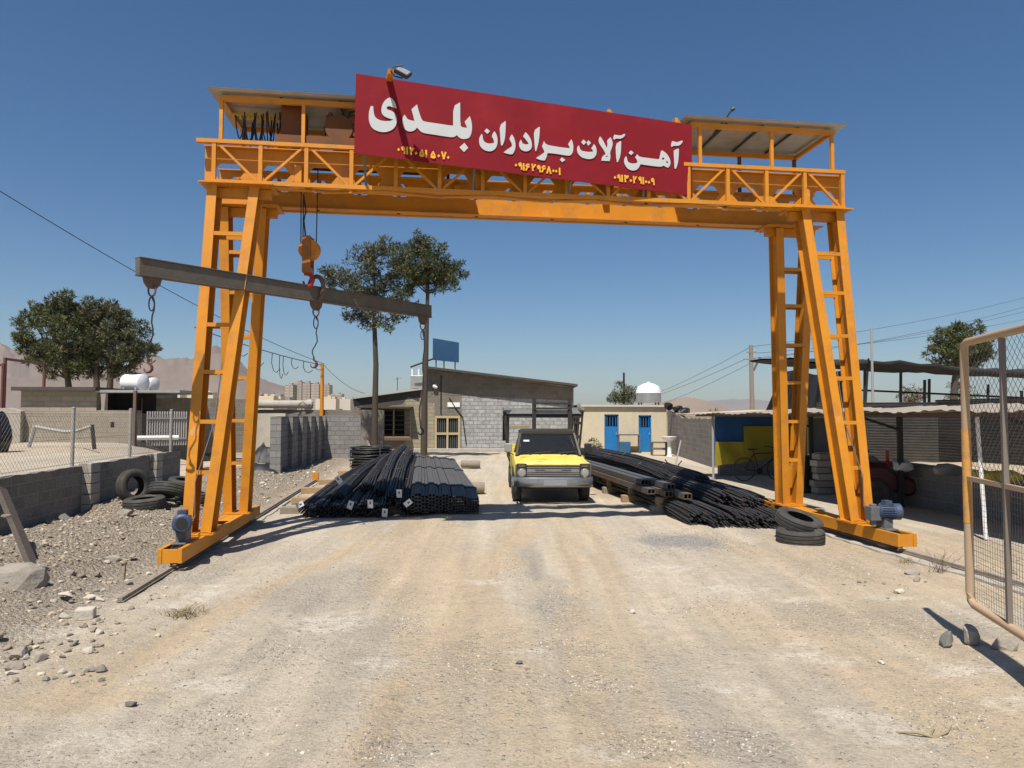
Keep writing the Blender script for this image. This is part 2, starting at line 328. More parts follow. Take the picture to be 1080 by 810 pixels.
# ------------------------------------------------------------------ ground
def wall_x(y): return -7.84 - 0.143 * (y - 10.8)
def hz_np(x, y):
    x = np.asarray(x, float); y = np.asarray(y, float)
    wl = wall_x(np.minimum(y, 40))
    w = 0.14 + 2.2 * sstep(18.6, 21.5, y); sh = 2.4 * sstep(18.6, 21.5, y)
    lot = sstep(0, 1, (wl + 0.02 - sh - x) / w) * 0.80 * (1 - sstep(60, 130, y))
    side = (1 - sstep(0, 1, (wl - x + 0.1) / 0.2))
    mound = 0.25 * np.exp(-((x + 7.9) / 1.15) ** 2) * sstep(12.0, 16.0, y) * (1 - sstep(20, 26, y)) * side
    rub = side * (0.26 * np.exp(-((x + 6.5) / 1.0) ** 2 - ((y - 10.4) / 2.6) ** 2) + 0.16 * np.exp(-((x + 5.4) / 0.9) ** 2 - ((y - 7.6) / 1.5) ** 2))
    near = 1 - sstep(22, 40, y)
    rough = side * sstep(-3.6, -5.2, x + (y - 7) * 0.10) * near
    und = (fbm(x * 0.45, y * 0.45, 3, 3) - 0.5) * 0.05 * near
    det = (fbm(x * 3.1, y * 3.1, 4, 9) - 0.5) * (0.018 + 0.17 * rough) * near + (vnoise(x * 6.3, y * 6.3, 91) - .5) * .085 * rough
    wx, wy = x + y * 0.13, y
    rut = (vnoise(wx * 3.2, wy * 0.30, 21) - 0.5) * 0.034 * near * (1 - rough)
    rs = x - (8.95 - 0.127 * (y - 13)); right = sstep(0.0, 0.25, rs) * 0.78 * sstep(10.2, 10.8, y) * (1 - sstep(17.2, 18.5, y))
    gb = 0.10 * np.exp(-((x - 3.95) / 0.8) ** 2 - ((y - 5.2) / 1.0) ** 2)
    return gb + lot + mound + rub + und * (1 - lot) + det + rut + right
def hz(x, y): return float(hz_np(np.array([x]), np.array([y]))[0])

def axis_pts(fine, grow, hi):
    a = list(fine); s = a[1] - a[0]
    while a[-1] < hi: s *= grow; a.append(a[-1] + s)
    return a
xs_p = axis_pts(np.arange(0, 10.5, 0.075), 1.11, 9000)
xs = np.array([-q for q in xs_p[:0:-1]] + xs_p)
ys_f = axis_pts(np.arange(1.0, 16, 0.07), 1.035, 9000)
ys_b = axis_pts(np.arange(0, 1.5, 0.25), 1.35, 800)
ys = np.array([1.0 - q for q in ys_b[:0:-1]] + ys_f)
XX, YY = np.meshgrid(xs, ys); ZZ = hz_np(XX, YY)
NX, NY = len(xs), len(ys)
me = bpy.data.meshes.new('ground')
idx = np.arange(NX * NY).reshape(NY, NX)
quads = np.stack([idx[:-1, :-1], idx[:-1, 1:], idx[1:, 1:], idx[1:, :-1]], -1).reshape(-1, 4)
me.from_pydata(np.stack([XX, YY, ZZ], -1).reshape(-1, 3).tolist(), [], quads.tolist())
me.polygons.foreach_set('use_smooth', [True] * len(me.polygons))
def blob(px, py, rx, ry, a=1.0):      # a stain on the ground: centre and half-sizes measured on the photo, laid down in metres
    c = at(px, py); k = abs(at(px + rx, py).x - c.x); q = max(at(px, py - ry).y - c.y, 0.05)
    wob = (fbm(XX * 1.7, YY * 1.7, 3, 31) - 0.5) * 1.1
    d = np.sqrt(((XX - c.x) / k) ** 2 + ((YY - c.y) / q) ** 2) + wob
    return a * (1 - sstep(0.55, 1.15, d))
def band(pts, w0, a=1.0, seed=5):      # a wheel track along a line
    P = [at(*p) for p in pts]; best = np.full(XX.shape, 99.0)
    for p, q in zip(P[:-1], P[1:]):
        dx, dy = q.x - p.x, q.y - p.y; t = np.clip(((XX - p.x) * dx + (YY - p.y) * dy) / (dx * dx + dy * dy), 0, 1)
        best = np.minimum(best, np.hypot(XX - p.x - t * dx, YY - p.y - t * dy))
    best = best + (fbm(XX * 1.3, YY * 1.3, 3, seed) - 0.5) * w0 * 1.6
    return a * (1 - sstep(w0 * 0.45, w0 * 1.05, best))
pale = np.zeros(XX.shape)
for b in ((345, 655, 42, 12), (110, 786, 75, 16), (235, 722, 55, 9), (60, 668, 60, 8), (915, 758, 42, 16), (845, 690, 45, 6), (885, 697, 40, 7), (845, 678, 28, 5),
          (1010, 712, 55, 8), (770, 622, 50, 5), (850, 632, 40, 4), (930, 630, 30, 3), (760, 725, 40, 8), (640, 795, 30, 9), (400, 700, 40, 6), (215, 625, 22, 14), (1060, 745, 30, 8), (520, 615, 36, 5),
          (170, 640, 30, 5), (700, 600, 40, 4), (960, 780, 40, 6), (560, 690, 30, 5)):
    pale = np.maximum(pale, blob(*b, 0.8))
sand = band([(40, 745), (190, 670), (300, 612), (400, 570), (470, 540)], 0.30, 0.9)
sand = np.maximum(sand, band([(380, 800), (440, 690), (515, 605), (560, 548)], 0.34, 0.9, 6))
sand = np.maximum(sand, band([(620, 800), (620, 660), (600, 580), (590, 545)], 0.30, 0.75, 7))
sand = np.maximum(sand, band([(700, 800), (665, 690), (640, 600), (615, 545)], 0.22, 0.7, 8))
sand = np.maximum(sand, blob(95, 735, 70, 18, 0.9)); sand = np.maximum(sand, blob(525, 597, 40, 12, 0.8))
sand = np.maximum(sand, 0.75 * sstep(0.47, 0.62, fbm((XX + YY * 0.12) * 0.9, YY * 0.22, 4, 44)))
grav = np.zeros(XX.shape)
for b in ((495, 697, 42, 26), (590, 640, 30, 28), (600, 685, 46, 10), (720, 571, 55, 10), (400, 790, 40, 16), (780, 785, 50, 22), (880, 600, 80, 14), (960, 655, 70, 25), (350, 620, 70, 25), (860, 650, 60, 20),
          (690, 785, 60, 20), (150, 600, 110, 30), (560, 590, 14, 20)):
    grav = np.maximum(grav, blob(*b, 0.8))
wl = wall_x(np.minimum(YY, 40))
rubm = sstep(-3.4, -5.0, XX + (YY - 7) * 0.10) * (XX > wl)
grav = np.maximum(grav, rubm * 0.6)
grav = np.maximum(grav, 0.6 * sstep(0.52, 0.66, fbm(XX * 0.5, YY * 0.4, 4, 61)))
dark = 0.8 * blob(722, 570, 46, 8) + 0.0
for nm, arr in (('pale', pale), ('sand', sand), ('gravel', grav), ('rubble', rubm), ('chippings', dark)):
    a = me.attributes.new(nm, 'FLOAT', 'POINT'); a.data.foreach_set('value', arr.reshape(-1).astype(np.float32))
ground = bpy.data.objects.new('ground', me); C.objects.link(ground); tag(ground, 'rutted dry dirt yard of sand and gravel running out to the horizon', None, None, 'structure')
def ground_mat():
    m = bpy.data.materials.new('dirt'); m.use_nodes = True; t = m.node_tree; n = t.nodes; L = t.links
    p = n['Principled BSDF']; p.inputs['Roughness'].default_value = 0.97; p.inputs['Specular IOR Level'].default_value = 0.1
    tc = n.new('ShaderNodeTexCoord'); O = tc.outputs['Object']
    def att(k):
        a = n.new('ShaderNodeAttribute'); a.attribute_name = k; return a.outputs['Fac']
    def noise(sc, det=8, ro=0.65, vec=O):
        q = n.new('ShaderNodeTexNoise'); q.inputs['Scale'].default_value = sc; q.inputs['Detail'].default_value = det; q.inputs['Roughness'].default_value = ro; L.new(vec, q.inputs['Vector']); return q.outputs[0]
    def rng(s, a, b, c=0, d=1):
        q = n.new('ShaderNodeMapRange'); q.inputs[1].default_value = a; q.inputs[2].default_value = b; q.inputs[3].default_value = c; q.inputs[4].default_value = d; L.new(s, q.inputs[0]); return q.outputs[0]
    def mul(a, b):
        q = n.new('ShaderNodeMath'); q.operation = 'MULTIPLY'
        for i, s in enumerate((a, b)):
            if isinstance(s, (int, float)): q.inputs[i].default_value = s
            else: L.new(s, q.inputs[i])
        return q.outputs[0]
    def add(a, b):
        q = n.new('ShaderNodeMath'); q.operation = 'ADD'; L.new(a, q.inputs[0]); L.new(b, q.inputs[1]); return q.outputs[0]
    def mix(f, a, b, mode='MIX'):
        q = n.new('ShaderNodeMix'); q.data_type = 'RGBA'; q.blend_type = mode
        if isinstance(f, (int, float)): q.inputs[0].default_value = f
        else: L.new(f, q.inputs[0])
        for i, s in ((6, a), (7, b)):
            if isinstance(s, tuple): q.inputs[i].default_value = (*s, 1)
            else: L.new(s, q.inputs[i])
        return q.outputs[2]
    n1 = noise(0.9); n2 = noise(7, 10, 0.7); n3 = noise(45, 6, 0.7); n4 = noise(150, 3, 0.6)
    col = mix(rng(n1, 0.35, 0.65), (0.53, 0.448, 0.338), (0.475, 0.408, 0.318))
    brk = rng(n2, 0.3, 0.62)
    col = mix(mul(att('gravel'), rng(n2, 0.35, 0.6, 0.25, 1)), col, (0.40, 0.352, 0.29))
    col = mix(mul(att('sand'), rng(n2, 0.25, 0.6, 0.35, 0.95)), col, (0.50, 0.385, 0.248))
    mpv = n.new('ShaderNodeMapping'); mpv.inputs['Rotation'].default_value = (0, 0, -0.13); mpv.inputs['Scale'].default_value = (3.4, 0.20, 1); L.new(O, mpv.inputs[0])
    ns = noise(1.0, 5, 0.6, mpv.outputs[0])
    col = mix(1.0, col, rng(ns, 0.3, 0.7, 0.84, 1.14), 'MULTIPLY')
    col = mix(mul(att('pale'), rng(n2, 0.40, 0.56)), col, (0.60, 0.535, 0.44))
    col = mix(mul(att('chippings'), rng(n3, 0.4, 0.6, 0.3, 1)), col, (0.22, 0.215, 0.21))
    col = mix(mul(att('rubble'), rng(n2, 0.3, 0.62, 1.0, 0.45)), col, (0.39, 0.32, 0.24))
    col = mix(1.0, col, rng(n2, 0.25, 0.75, 0.82, 1.16), 'MULTIPLY')
    col = mix(1.0, col, rng(n3, 0.3, 0.72, 0.78, 1.18), 'MULTIPLY')
    # pebbles: cells of two sizes, a share of them grey or pale stones
    for sc, thr, amt in ((55, 0.84, 0.7), (120, 0.72, 0.7), (24, 0.95, 0.6)):
        vo = n.new('ShaderNodeTexVoronoi'); vo.inputs['Scale'].default_value = sc; vo.inputs['Randomness'].default_value = 1; L.new(O, vo.inputs['Vector'])
        sx = n.new('ShaderNodeSeparateColor'); L.new(vo.outputs['Color'], sx.inputs[0])
        inside = rng(vo.outputs['Distance'], 0.38, 0.28)
        pick = rng(add(sx.outputs[0], mul(att('gravel'), 0.16)), thr, thr + 0.03)
        tone = mix(sx.outputs[1], (0.27, 0.235, 0.20), (0.60, 0.55, 0.47))
        col = mix(mul(mul(inside, pick), amt), col, tone)
        if sc == 55: peb = mul(inside, pick)
        elif sc == 24: peb2 = mul(inside, pick)
    col = mix(1.0, col, rng(n4, 0.3, 0.7, 0.86, 1.13), 'MULTIPLY')
    L.new(col, p.inputs['Base Color'])
    rub_ = add(mul(att('rubble'), 1.0), mul(att('gravel'), 0.35))
    n5 = noise(18, 6, 0.75); n6 = n.new('ShaderNodeTexVoronoi'); n6.inputs['Scale'].default_value = 26; L.new(O, n6.inputs['Vector'])
    crumb = mul(rub_, add(mul(n5, 1.6), mul(n6.outputs['Distance'], -1.1)))
    h = add(crumb, add(add(mul(n2, 0.7), mul(n3, 0.35)), add(mul(n4, 0.18), add(mul(peb, 0.25), mul(peb2, 0.5)))))
    bp = n.new('ShaderNodeBump'); bp.inputs['Strength'].default_value = 1.0; bp.inputs['Distance'].default_value = 0.045
    L.new(h, bp.inputs['Height']); L.new(bp.outputs[0], p.inputs['Normal'])
    return m
DIRT = ground_mat(); me.materials.append(DIRT)

# ------------------------------------------------------------------ far hills
def ridge(name, label, prof, Y0, Y1, col, seed, rough=0.22, nx=300, ny=40):
    pxs = np.linspace(prof[0][0], prof[-1][0], nx); hp = np.interp(pxs, [q[0] for q in prof], [q[1] for q in prof])
    vs = []; Ym = (Y0 + Y1) / 2
    for j in range(ny):
        t = j / (ny - 1); Y = Y0 + (Y1 - Y0) * t; bump = max(0.0, 1 - abs(2 * t - 1) ** 1.25)
        for i in range(nx):
            x = (pxs[i] - 540) / FOC * Y
            H = (HY - hp[i]) / FOC * Ym
            q = float(fbm(np.array([x / Ym * 9]), np.array([Y / Ym * 9]), 5, seed)[0]); rg = 1 - abs(2 * q - 1)
            q2 = float(fbm(np.array([x / Ym * 34]), np.array([Y / Ym * 20]), 4, seed + 5)[0])
            z = H * bump * (1 + (rg - 0.92) * rough * 2 - abs(2 * q2 - 1) * rough * 0.9) - 4
            vs.append((x, Y, z))
    fs = [(j * nx + i, j * nx + i + 1, (j + 1) * nx + i + 1, (j + 1) * nx + i) for j in range(ny - 1) for i in range(nx - 1)]
    mb = MB(); mb.add(vs, fs)
    m = mat(name + '_soil', col, 0.95, tuple(c * 0.78 for c in col), 0.004, 0.9, 0.6, 0.012, dirt=tuple(c * 0.7 for c in col), dscale=0.01, damt=0.5, spec=0.1)
    return tag(mb.build(name, m, smooth=True, fix=False), label, None, None, 'structure')
ridge('mountain', 'bare brown mountain range behind the pine trees', [(-420, 400), (-260, 372), (-120, 350), (-40, 352), (0, 362), (40, 372), (70, 380), (100, 384), (130, 378), (162, 369), (185, 374), (200, 377), (215, 366), (232, 360), (250, 370), (275, 388), (300, 400), (325, 409), (350, 418), (400, 432), (440, 440)],
      2600, 4200, (0.20, 0.155, 0.125), 3, 0.22)
ridge('hill', 'low brown hill behind the dome tank', [(640, 436), (670, 428), (700, 420), (725, 415.5), (745, 419), (770, 428), (800, 432), (860, 436), (900, 440)], 1500, 2100, (0.26, 0.20, 0.155), 8, 0.10)
ridge('far_hill', 'distant hazy hill beyond the low brown hill', [(560, 436), (640, 430), (700, 426), (750, 421), (790, 419), (830, 424), (900, 430), (1000, 426), (1100, 424), (1250, 436)], 6500, 9000, (0.22, 0.19, 0.17), 12, 0.10)

# ------------------------------------------------------------------ gantry crane
G = thing('gantry_crane', 'orange steel gantry crane spanning the yard on two A-shaped legs', 'gantry crane', (GX, GY, 0), GTH)
def Gb(mb, name, m, par=None, **k): return mb.build(name, m, par or G, world=False, **k)
U0 = GL / 2
ZB, ZT = 0.305, 5.16
UP = Vector((0, 1, 0))
for su in (-1, 1):
    # end carriage: two channels with cover plates, a wheel box at each end
    mb = MB(); u = su * U0
    for k in (-1, 1):
        mb.bar((u + k * 0.115, -2.12, 0.215), (u + k * 0.115, 1.98, 0.215), 0.05, 0.175)
    for a, b in ((-1.42, -0.2), (0.2, 1.95)): mb.bar((u, a, 0.292), (u, b, 0.292), 0.182, 0.012)
    for v in (-2.1, 1.96): mb.box((u, v, 0.213), (0.178, 0.022, 0.165))
    car = Gb(mb, 'end_carriage', ORANGE, bevel=0.004)
    for v in (-1.86, 1.75):
        mb = MB(); mb.lathe([(0.10, -0.05), (0.125, -0.05), (0.125, -0.035), (0.105, -0.03), (0.105, 0.03), (0.125, 0.035), (0.125, 0.05), (0.10, 0.05), (0.03, 0.05), (0.03, -0.05)], 20, (u, v, 0.175), (1, 0, 0), closed=True)
        mb.cyl((u - 0.12, v, 0.175), (u + 0.12, v, 0.175), 0.03)
        Gb(mb, 'wheel', BLACK, car, smooth=True)
    for sv in (-1, 1):
        mb = MB(); mb.box((u, sv * 1.0, 0.312), (0.46, 0.42, 0.014))
        for du in (-0.19, 0.19):
            for dv in (-0.18, 0.18): mb.cyl((u + du, sv * 1.0 + dv, 0.316), (u + du, sv * 1.0 + dv, 0.338), 0.014, 6)
        Gb(mb, 'base_plate', ORANGE)
        rx = 0.12 if sv > 0 else 0.0
        mb = MB(); ui = su * (3.93 + rx); uo = su * (4.94 + rx)
        mb.box(((ui + uo) / 2, sv * 0.52, ZT + 0.012), (abs(uo - ui), 0.50, 0.018))
        for k in range(6):
            uu = ui + (uo - ui) * (k + 0.5) / 6
            for dv in (-0.2, 0.2): mb.cyl((uu, sv * 0.52 + dv, ZT - 0.02), (uu, sv * 0.52 + dv, ZT + 0.004), 0.013, 6)
        mb.box(((ui + uo) / 2, sv * 0.52 - sv * 0.02, ZT - 0.07), (abs(uo - ui) - 0.12, 0.10, 0.13))
        Gb(mb, 'cap_plate', ORANGE)
        ends = []
        for bot, top in ((su * (U0 + 0.12), su * (4.78 + rx)), (su * (U0 - 0.12), su * (4.20 + rx))):
            a = Vector((bot, sv * 1.0, 0.322)); b = Vector((top, sv * 0.52, ZT)); ends.append((a, b))
            mb = MB(); mb.ibeam(a, b, 0.135, 0.29, 0.018, 0.014, UP)
            mb.box(a + Vector((0, 0, 0.004)), (0.2, 0.33, 0.008)); mb.box(b - Vector((0, 0, 0.142)), (0.02, 0.02, 0.02))
            Gb(mb, 'column', ORANGE, bevel=0.003)
        for z in (4.45, 3.82, 3.14, 2.48, 1.80, 1.12):
            t = (z - 0.322) / (ZT - 0.322)
            p = ends[0][0].lerp(ends[0][1], t); q = ends[1][0].lerp(ends[1][1], t)
            d = (q - p).normalized()
            for dv in (-0.125, 0.125):
                mb = MB(); mb.bar(p + d * 0.06 + V(0, dv, 0), q - d * 0.06 + V(0, dv, 0), 0.03, 0.055); Gb(mb, 'rung', ORANGE)
# castellated girders
def castellated(v, lo, hi):
    mb = MB(); a, b = (-4.93, 4.93) if v < 0 else (-5.0, 5.0)
    zb, zt = ZT + 0.024, ZT + 0.60
    mb.bar((a, v, zb + 0.008), (b, v, zb + 0.008), 0.17, 0.014); mb.bar((a, v, zt - 0.008), (b, v, zt - 0.008), 0.17, 0.014)
    z0, z1 = zb + lo, zb + hi; q0, q1 = zb + 0.0165, zt - 0.0165
    mb.bar((a, v, (q0 + z0) / 2), (b, v, (q0 + z0) / 2), 0.012, z0 - q0 - .001); mb.bar((a, v, (q1 + z1) / 2), (b, v, (q1 + z1) / 2), 0.012, q1 - z1 - .001)
    per = 0.62; n = int((b - a) / per); zm = (z0 + z1) / 2
    for k in range(n + 1):
        c = a + (b - a) * k / n; w1, w0 = 0.21, 0.11
        poly = [(-w1, z0), (w1, z0), (w0, zm), (w1, z1), (-w1, z1), (-w0, zm)]
        poly = [(min(max(c + p, a), b), z) for p, z in poly]
        mb.prism(poly, (0, v - 0.006, 0), (1, 0, 0), (0, 0, 1), 0.012 * -1)
        mb.box((c, v, zm), (0.10, 0.15, z1 - z0)) if k % 4 == 2 else None
    return Gb(mb, 'girder', ORANGE)
castellated(-0.5, 0.09, 0.34); castellated(0.5, 0.27, 0.48)
# lattice handrails: chords, uprights and braces
R0, R1 = ZT + 0.045, ZT + 0.625
for v in (-0.66, 0.66):
    mb = MB(); a, b = -4.80, 4.86
    mb.bar((a - 0.2 if v < 0 else a, v, R1), (b, v, R1), 0.07, 0.055); mb.bar((a, v, R0), (b, v, R0), 0.06, 0.06)
    n = 15; pu = [a + 0.04 + (b - a - 0.08) * k / n for k in range(n + 1)]
    for k, uu in enumerate(pu):
        mb.bar((uu, v, R0 + 0.03), (uu, v, R1 - 0.028), 0.055, 0.055, UP)
        if k < n:
            lo, hi = R0 + 0.03, R1 - 0.028
            p, q = ((uu + 0.05, hi), (pu[k + 1] - 0.05, lo)) if k % 2 == 0 else ((uu + 0.05, lo), (pu[k + 1] - 0.05, hi))
            mb.bar((p[0], v, p[1]), (q[0], v, q[1]), 0.034, 0.036, UP)
    Gb(mb, 'lattice_rail', ORANGE)
    for uu in pu[::2]:
        mb = MB(); mb.bar((uu, v - math.copysign(0.032, v), R0), (uu, math.copysign(0.51, v), R0), 0.05, 0.04); Gb(mb, 'outrigger', ORANGE)
mb = MB()
for k in range(12):      # flat zigzag bracing between the girders at each end
    a = -4.7 + k * 0.78
    mb.bar((a, -0.66 if k % 2 else -0.5, R0 - 0.045), (a + 0.78, -0.5 if k % 2 else -0.66, R0 - 0.045), 0.04, 0.02)
Gb(mb, 'plan_bracing', ORANGE)
# roofs over the hoist and the far end
ZR = 6.46
for a, b, fr, rr in ((-4.72, -1.35, (-4.70, -3.55, -2.4, -1.4), (-4.66, -3.2, -1.4)), (2.35, 4.76, (2.5, 3.69, 4.72), (2.5, 3.68, 4.70))):
    mb = MB()
    for v in (-0.56, 0.56): mb.bar((a, v, ZR), (b, v, ZR), 0.05, 0.075)
    for uu in (a + 0.03, b - 0.03): mb.bar((uu, -0.535, ZR + 0.001), (uu, 0.535, ZR + 0.001), 0.045, 0.07)
    fm = Gb(mb, 'roof_frame', ORANGE)
    for uu in fr: mb = MB(); mb.bar((uu, -0.56, R1 + 0.028), (uu, -0.56, ZR - 0.038), 0.05, 0.05, UP); Gb(mb, 'roof_post', ORANGE)
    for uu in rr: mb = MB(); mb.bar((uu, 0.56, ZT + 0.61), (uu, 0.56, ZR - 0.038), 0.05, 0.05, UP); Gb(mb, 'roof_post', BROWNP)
    for k in range(1, 4):
        mb = MB(); uu = a + (b - a) * k / 4; mb.bar((uu, -0.56, ZR + 0.052), (uu, 0.56, ZR + 0.052), 0.03, 0.026); Gb(mb, 'purlin', BLACK)
    mb = MB(); n = 64; vs = []
    for lay in (0, 1):
        for k in range(n + 1):
            v = -0.72 + 1.46 * k / n; z = ZR + 0.082 + 0.012 * math.sin(2 * math.pi * k / 4) + lay * 0.003
            vs += [(a - 0.14, v, z), (b + 0.14, v, z)]
    o2 = 2 * (n + 1); fs = []
    for k in range(n):
        i = 2 * k; fs += [(i, i + 1, i + 3, i + 2), (o2 + i, o2 + i + 2, o2 + i + 3, o2 + i + 1)]
    mb.add(vs, fs); Gb(mb, 'roof_sheet', GALV, fix=False)
# travel motors on the carriages
for su, ax in ((-1, Vector((0.25, -0.95, 0.05))), (1, Vector((0.93, -0.3, 0.0)))):
    ax.normalize(); c = Vector((su * U0, -1.68, 0.55))
    mb = MB(); mb.box(c + V(0, 0.04, -0.14), (0.13, 0.2, 0.22)); mb.box(c - ax * 0.17 + V(0, 0, -0.03), (0.16, 0.16, 0.2)); mb.box(c + V(0, 0, -0.245), (0.17, 0.30, 0.03))
    mb.cyl(c - ax * 0.17 + V(0, 0, -0.2), c - ax * 0.17 + V(0, 0, 0.1), 0.05)
    gb = Gb(mb, 'gearbox', GREYM, bevel=0.01)
    mb = MB(); q = c - ax * 0.1
    mb.lathe([(0.0, 0), (0.085, 0), (0.105, 0.02), (0.105, 0.2), (0.115, 0.21), (0.115, 0.28), (0.09, 0.30), (0.0, 0.30)], 24, q, ax)
    for k in range(24):
        a = k * math.pi / 12; s1 = ax.cross(V(0, 0, 1)).normalized(); s2 = s1.cross(ax)
        r = s1 * math.cos(a) + s2 * math.sin(a)
        mb.bar(q + ax * 0.025 + r * 0.109, q + ax * 0.19 + r * 0.109, 0.006, 0.02, r)
    mb.box(q + ax * 0.11 + V(0, 0, 0.125), (0.1, 0.1, 0.06))
    mo = Gb(mb, 'travel_motor', BLUEM, smooth=True)
    mb = MB(); mb.lathe([(0.0, 0.302), (0.07, 0.302), (0.07, 0.306), (0.0, 0.306)], 20, q, ax); Gb(mb, 'fan_grille', BLACK, mo)
    mb = MB(); col = V(su * (U0 - 0.1), -1.0, 1.0)
    pts = [c + V(0, 0.05, 0.02), c + V(su * -0.03, 0.25, -0.05), V(su * (U0 + 0.02), -1.14, 0.55), V(su * (U0 + 0.03), -1.12, 1.0), V(su * (U0 - 0.16), -0.98, 1.8), V(su * (U0 - 0.22), -0.9, 2.6)]
    mb.tube(pts, 0.008, 5); Gb(mb, 'power_cable', WIREM)

# crane rails with their low concrete strips
for su, v0, v1, lab in ((-1, -3.5, 9.6, 'steel crane rail under the end of the crane beside the block wall'), (1, -6.2, 7.5, 'steel crane rail under the end of the crane beside the canopies')):
    kw, kz = (0.5, 0.022) if su < 0 else (1.0, 0.040)
    t = thing('crane_rail', lab, 'rail', W(su * U0, 0), GTH, 'rails of the gantry crane')
    mb = MB()
    mb.bar((0, v0, 0.068), (0, v1, 0.068), 0.045, 0.03); mb.bar((0, v0, 0.045), (0, v1, 0.045), 0.08, 0.012); mb.build('rail', RAILM, t, world=False)
    mb = MB(); n = 60; rg = random.Random(3 + su)
    sec = []
    for k in range(n + 1):
        v = v0 - 0.05 + (v1 - v0 + 0.1) * k / n; jl, jr = rg.uniform(-0.035, 0.035), rg.uniform(-0.035, 0.035); h = rg.uniform(-0.012, 0.0)
        dep = 0.25
        sec.append([V(kw * (-0.24 + jl), v, -dep), V(kw * (0.26 + jr), v, -dep), V(kw * (0.24 + jr), v, kz + h), V(kw * (-0.21 + jl), v, kz + h)])
    mb.loft(sec); mb.build('concrete_strip', CONC, t, world=False)
    mb = MB(); mb.box((0, v1 - 0.1, 0.16), (0.16, 0.12, 0.22)); mb.bar((0, v1 + 0.25, 0.06), (0, v1 - 0.04, 0.2), 0.1, 0.03); mb.build('end_stop', ORANGE, t, world=False)

# hoist trolley riding on the girders
HT = thing('hoist_trolley', 'brown winch trolley with drum and motors riding on top of the gantry', 'hoist', W(-3.2, 0, ZT + 0.62), GTH)
def Hb(mb, n, m, par=None, **k): return mb.build(n, m, par or HT, world=False, **k)
mb = MB()
for v in (-0.5, 0.5): mb.bar((-0.75, v, 0.13), (1.7, v, 0.13), 0.10, 0.14)
for uu in (-0.7, 0.1, 0.9, 1.65): mb.bar((uu, -0.44, 0.13), (uu, 0.44, 0.13), 0.10, 0.12)
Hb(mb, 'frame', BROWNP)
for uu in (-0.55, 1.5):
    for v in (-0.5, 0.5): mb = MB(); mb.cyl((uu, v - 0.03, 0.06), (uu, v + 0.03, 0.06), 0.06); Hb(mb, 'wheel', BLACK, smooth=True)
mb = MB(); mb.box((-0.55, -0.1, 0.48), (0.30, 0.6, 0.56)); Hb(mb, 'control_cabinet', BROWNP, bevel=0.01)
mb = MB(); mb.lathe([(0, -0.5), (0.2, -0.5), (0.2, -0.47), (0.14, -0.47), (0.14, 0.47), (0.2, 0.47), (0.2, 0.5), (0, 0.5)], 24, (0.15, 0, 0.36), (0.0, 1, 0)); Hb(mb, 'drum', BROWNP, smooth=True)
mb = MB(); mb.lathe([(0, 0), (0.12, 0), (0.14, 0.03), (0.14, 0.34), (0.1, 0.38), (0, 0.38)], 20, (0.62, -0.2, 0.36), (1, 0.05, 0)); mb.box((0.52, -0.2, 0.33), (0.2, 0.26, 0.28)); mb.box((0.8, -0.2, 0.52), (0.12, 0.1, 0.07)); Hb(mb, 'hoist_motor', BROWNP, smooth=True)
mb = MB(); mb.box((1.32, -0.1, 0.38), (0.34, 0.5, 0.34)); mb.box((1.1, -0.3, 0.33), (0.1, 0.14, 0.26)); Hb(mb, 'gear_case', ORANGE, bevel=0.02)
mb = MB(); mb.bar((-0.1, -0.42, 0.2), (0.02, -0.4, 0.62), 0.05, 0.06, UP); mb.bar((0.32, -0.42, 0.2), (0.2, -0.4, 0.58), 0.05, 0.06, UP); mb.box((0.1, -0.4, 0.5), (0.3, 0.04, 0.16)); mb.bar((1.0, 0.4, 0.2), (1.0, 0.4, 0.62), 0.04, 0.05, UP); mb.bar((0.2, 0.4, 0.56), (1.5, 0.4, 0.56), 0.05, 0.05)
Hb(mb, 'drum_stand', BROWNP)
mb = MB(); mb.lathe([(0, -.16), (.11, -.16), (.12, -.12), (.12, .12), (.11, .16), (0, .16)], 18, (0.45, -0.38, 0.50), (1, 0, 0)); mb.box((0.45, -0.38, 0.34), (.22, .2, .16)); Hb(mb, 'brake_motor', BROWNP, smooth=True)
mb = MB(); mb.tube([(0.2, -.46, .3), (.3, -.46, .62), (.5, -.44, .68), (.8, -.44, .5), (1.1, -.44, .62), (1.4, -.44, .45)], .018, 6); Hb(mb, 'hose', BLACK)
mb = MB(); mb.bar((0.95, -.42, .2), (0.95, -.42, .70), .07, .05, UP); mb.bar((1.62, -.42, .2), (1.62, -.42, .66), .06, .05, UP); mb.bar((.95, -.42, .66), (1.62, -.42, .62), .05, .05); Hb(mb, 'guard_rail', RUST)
mb = MB(); rg = random.Random(4)      # festoon cable bunched under the roof edge
t = thing('festoon_cable', 'black festoon cable bunched in hanging loops under the gantry roof', 'cable', W(-4.25, -0.1, ZR), GTH)
for k in range(13):
    x0 = -0.30 + k * 0.06; w = rg.uniform(0.05, 0.11); dp = rg.uniform(0.32, 0.66); v = rg.uniform(-0.25, 0.3)
    mb.tube([(x0 - w + (2 * w) * j / 10, v + rg.uniform(-.01, .01), -0.06 - dp * math.sin(math.pi * j / 10) ** 0.7) for j in range(11)], 0.010, 5)
mb.build('cable', BLACKP, t, world=False)
mb = MB(); mb.bar((-0.42, 0, -0.035), (0.6, 0, -0.035), 0.03, 0.03)
for k in range(13): mb.box((-0.30 + k * 0.06, 0, -0.07), (0.035, 0.06, 0.05))
mb.build('cable_carrier', mat('yellow_carrier', (0.55, 0.42, 0.05), 0.6), t, world=False)

